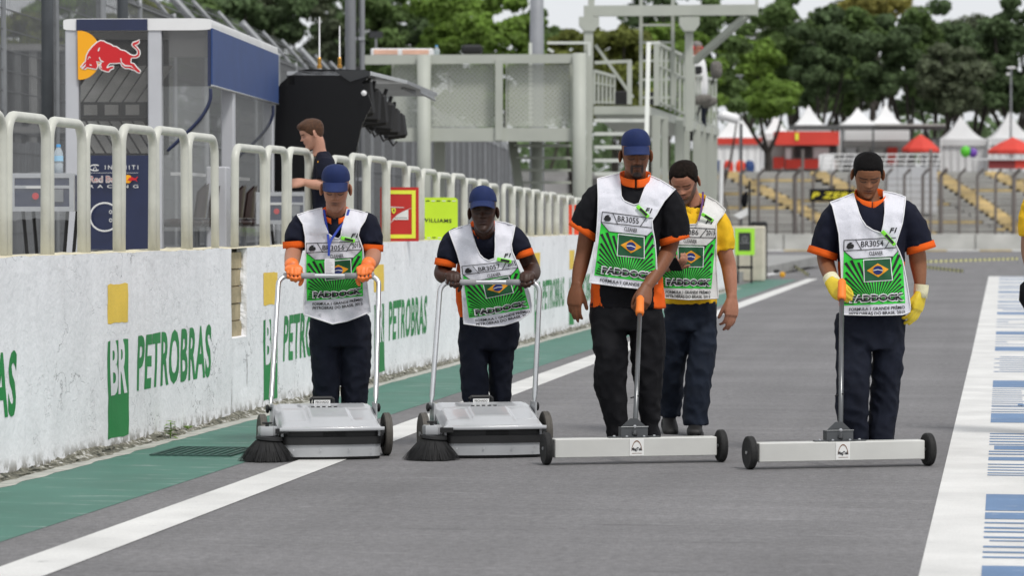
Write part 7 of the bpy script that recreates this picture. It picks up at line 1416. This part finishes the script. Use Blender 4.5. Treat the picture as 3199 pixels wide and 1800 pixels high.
def tree(x, D, zb, ytop, ybot, xw, kind, label, lobes=16, n=5200, leaf=.36, flat=.55, lean=0., fork=3, seed=0, group='trees beyond the track', tk_=.065):
    rnd = random.Random(seed*17+int(x)); c = CL(x*k_, ytop*k_, D); zt_ = c.z; zb2 = CL(x*k_, ybot*k_, D).z; W = xw*k_*D/FL/2; rt = empty('tree', C2W(c.x, D, zb), PSI, label, 'tree', group)
    H0, H1 = zb2-zb, zt_-zb; mb = MB(); L = []
    lobes = int(lobes*1.7)
    for i in range(lobes):
        a = rnd.uniform(0, 2*pi); rr = W*math.sqrt(rnd.uniform(.02, 1))*.80; f = rnd.uniform(0, 1); zc = H0+(H1-H0)*(.12+.80*f*(1-.45*(rr/W)**2)); r = rnd.uniform(.20, .36)*W; r = min(r, (H1-H0)*.42); L.append((V((rr*cos(a)+lean*f, rr*sin(a), zc)), r))
    per = n//lobes
    for cc, r in L:
        sub = [(cc + V((rnd.gauss(0, 1), rnd.gauss(0, 1), rnd.gauss(0, .6))).normalized()*r*rnd.uniform(.35, .9), r*rnd.uniform(.28, .5)) for _ in range(7)]
        for k in range(per):
            sc_, sr = sub[k % 7]; d = V((rnd.gauss(0, 1), rnd.gauss(0, 1), rnd.gauss(.35, 1))).normalized(); p = (sc_ + V((d.x, d.y, d.z*flat))*sr*rnd.uniform(.6, 1.1)) if k % 5 < 3 else cc + V((d.x, d.y, d.z*flat))*r*rnd.uniform(.75, 1.1); s_ = leaf*rnd.uniform(.6, 1.35)
            nrm = (d + V((rnd.uniform(-.7, .7), rnd.uniform(-.7, .7), rnd.uniform(-.2, .9)))).normalized(); t = nrm.cross(V((rnd.uniform(-1, 1), rnd.uniform(-1, 1), rnd.uniform(-1, 1)))).normalized()*s_; b = nrm.cross(t)*.62
            o = len(mb.v); mb.v += [p-t, p+b*.9, p+t, p-b]; mb.f.append((o, o+1, o+2, o+3)); mb.mi.append(0)
    mb.build('crown', LM[kind], rt, fixn=False)
    tk = MB(); r0 = max(.14, W*tk_); split = H0*rnd.uniform(.35, .6)
    tk.loft(crom([(0, 0, 0), (rnd.uniform(-.2, .2), 0, split*.5), (rnd.uniform(-.2, .2), 0, split)], 4), [r0*(1.25-.35*i/8) for i in range(9)], 10, (0, -1, 0))
    for q in range(fork):
        tgt = L[rnd.randrange(len(L))][0]; s0 = V((rnd.uniform(-.1, .1), 0, split*.92)); mid = s0.lerp(tgt, .5)+V((tgt.x*.15, 0, -abs(tgt.x)*.12)); tk.loft(crom([tuple(s0), tuple(mid), tuple(tgt)], 5), [r0*.72*(1-.07*i) for i in range(11)], 8, (0, -1, 0))
    tk.build('trunk', M_bark, rt, smooth=True)
lab = {'dark': 'dark green broad tree', 'mid': 'mid green broad tree', 'light': 'bright green spreading tree', 'yellow': 'yellowish flowering tree', 'grey': 'grey green tall tree', 'olive': 'olive green leafy tree'}
# right: row of big trees on the embankment
for i, (x, D, yt, yb, xw, kd, lb, lo) in enumerate((
    (1930, 228, 195, 300, 190, 'light', 'bright umbrella shaped tree before the white marquee', 12), (1880, 250, 85, 240, 190, 'light', 'bright green tree rising behind the gallery microphones', 14), (1965, 262, -60, 290, 230, 'mid', 'mid green tree left of the yellow crowned tree', 18), (2060, 258, -20, 285, 200, 'dark', 'dark tree with forked trunk by the red shop', 18), (2120, 275, -25, 315, 240, 'mid', 'broad tree standing behind the red shop', 20), (2200, 300, -60, 60, 200, 'yellow', 'yellowish crowned tree showing above its neighbours', 14), (2235, 256, 20, 275, 190, 'dark', 'dark tree with twin trunks above the canopy roof', 18), (2290, 270, -5, 290, 200, 'mid', 'mid green tree above the red parasol', 18), (2395, 254, 90, 300, 210, 'grey', 'grey green tree with slender trunks by the balloons', 20), (2350, 285, -15, 320, 230, 'dark', 'dark tree filling the gap above the grey marquees', 18), (2450, 275, -20, 310, 230, 'dark', 'dark tall tree behind the street lamp', 20), (2550, 262, -30, 300, 240, 'dark', 'dark wide tree beside the wide red parasol', 20), (2010, 300, -40, 310, 280, 'grey', 'grey green tree rising behind the bright ones', 18), (2640, 270, -10, 310, 260, 'dark', 'dark tree beyond the edge of the hoarding', 14), (2130, 310, -20, 310, 240, 'grey', 'grey green tree behind the yellowish crown', 16), (2420, 315, 10, 310, 260, 'grey', 'grey green tree far behind the balloons', 16))):
    tree(x, D, ZT, yt, yb, xw, kd, lb, lo, 13000, .26, .5 if kd == 'light' else .62, tk_=.085, seed=i, fork=4, group='trees on the embankment')
# left and centre: trees beyond the track
for i, (x, D, yt, yb, xw, kd, lb) in enumerate((
    (640, 190, -130, 300, 280, 'dark', 'dark leafy tree above the fence beside the blue awning'), (760, 205, -140, 320, 280, 'grey', 'grey green tree above the black stand'), (870, 215, -140, 330, 260, 'dark', 'dark tree behind the light mast'), (960, 200, -140, 330, 260, 'mid', 'mid green tree above the white box on the platform'), (1060, 210, -140, 340, 260, 'dark', 'dark tree above the left platform panel'), (1150, 190, -130, 340, 240, 'light', 'bright green tree above the platform panels'), (1260, 185, -100, 340, 240, 'light', 'bright green tree left of the thick grey post'), (1350, 230, -5, 340, 220, 'mid', 'mid green tree behind the thick grey post'), (1440, 165, 50, 330, 200, 'olive', 'olive tree behind the left gantry post'), (1540, 160, 25, 330, 220, 'olive', 'olive tree framed by the gantry and ladder'), (1640, 170, 30, 340, 220, 'light', 'bright tree behind the ladder'), (1740, 175, -20, 340, 200, 'light', 'bright tree behind the headset wearer on the gallery'), (1800, 205, -110, 320, 200, 'mid', 'mid green tree behind the gantry brace'), (1680, 240, -130, 250, 240, 'dark', 'dark tree above the gantry beam'), (560, 230, -140, 300, 260, 'mid', 'mid green tree behind the roof of the blue stand'))):
    tree(x, D, -.8, yt, yb, xw, kd, lb, 20, 13000, .21, .6, seed=50+i)
for i, (x, D, yt, yb, xw, kd) in enumerate(((40, 120, -60, 400, 260, 'olive'), (170, 130, -80, 400, 260, 'light'), (330, 150, -80, 400, 280, 'olive'), (470, 160, -80, 400, 260, 'mid'))): tree(x, D, -.3, yt, yb, xw, kd, ['olive tree behind the fence left of the bull emblem', 'bright tree behind the fence beside the white stand post', 'olive tree hidden behind the stand roof band', 'mid green tree behind the stand middle post'][i], 20, 9000, .20, .6, seed=90+i)
# wooded slope closing the view
random.seed(5)
hl = MB(); hl.grid(lambda u, v: C2W(-260+520*u, 330+160*v, -2+(9+10*noise.noise(V((u*6, v, 2))))*v), 40, 8); tag(hl.build('wooded_slope', mat('slope_earth', (.05, .07, .03), 1., var=.3, scale=.1), None, smooth=True), 'green slope behind the trees', kind='structure')
wd_ = MB(); rnd = random.Random(3)
for k in range(26000):
    u, v = rnd.random(), rnd.random(); r_, D = -260+520*u, 330+160*v; zg = -2+(9+10*noise.noise(V((u*6, v, 2))))*v; p = C2W(r_, D, zg+rnd.uniform(0, 12)*(1-.35*abs(noise.noise(V((u*40, v*9, 1)))))); s_ = .9*rnd.uniform(.6, 1.4); n_ = V((rnd.gauss(0, 1), rnd.gauss(-.5, 1), rnd.gauss(.6, .8))).normalized(); t = n_.cross(V((rnd.random(), rnd.random(), rnd.random()-.5))).normalized()*s_; b = n_.cross(t)*.6
    o = len(wd_.v); wd_.v += [p-t, p+b, p+t, p-b]; wd_.f.append((o, o+1, o+2, o+3)); wd_.mi.append(0)
tag(wd_.build('far_woodland', LM['dark'], None, kind='stuff', fixn=False), 'far dark woodland closing the view behind the trees', 'woodland')
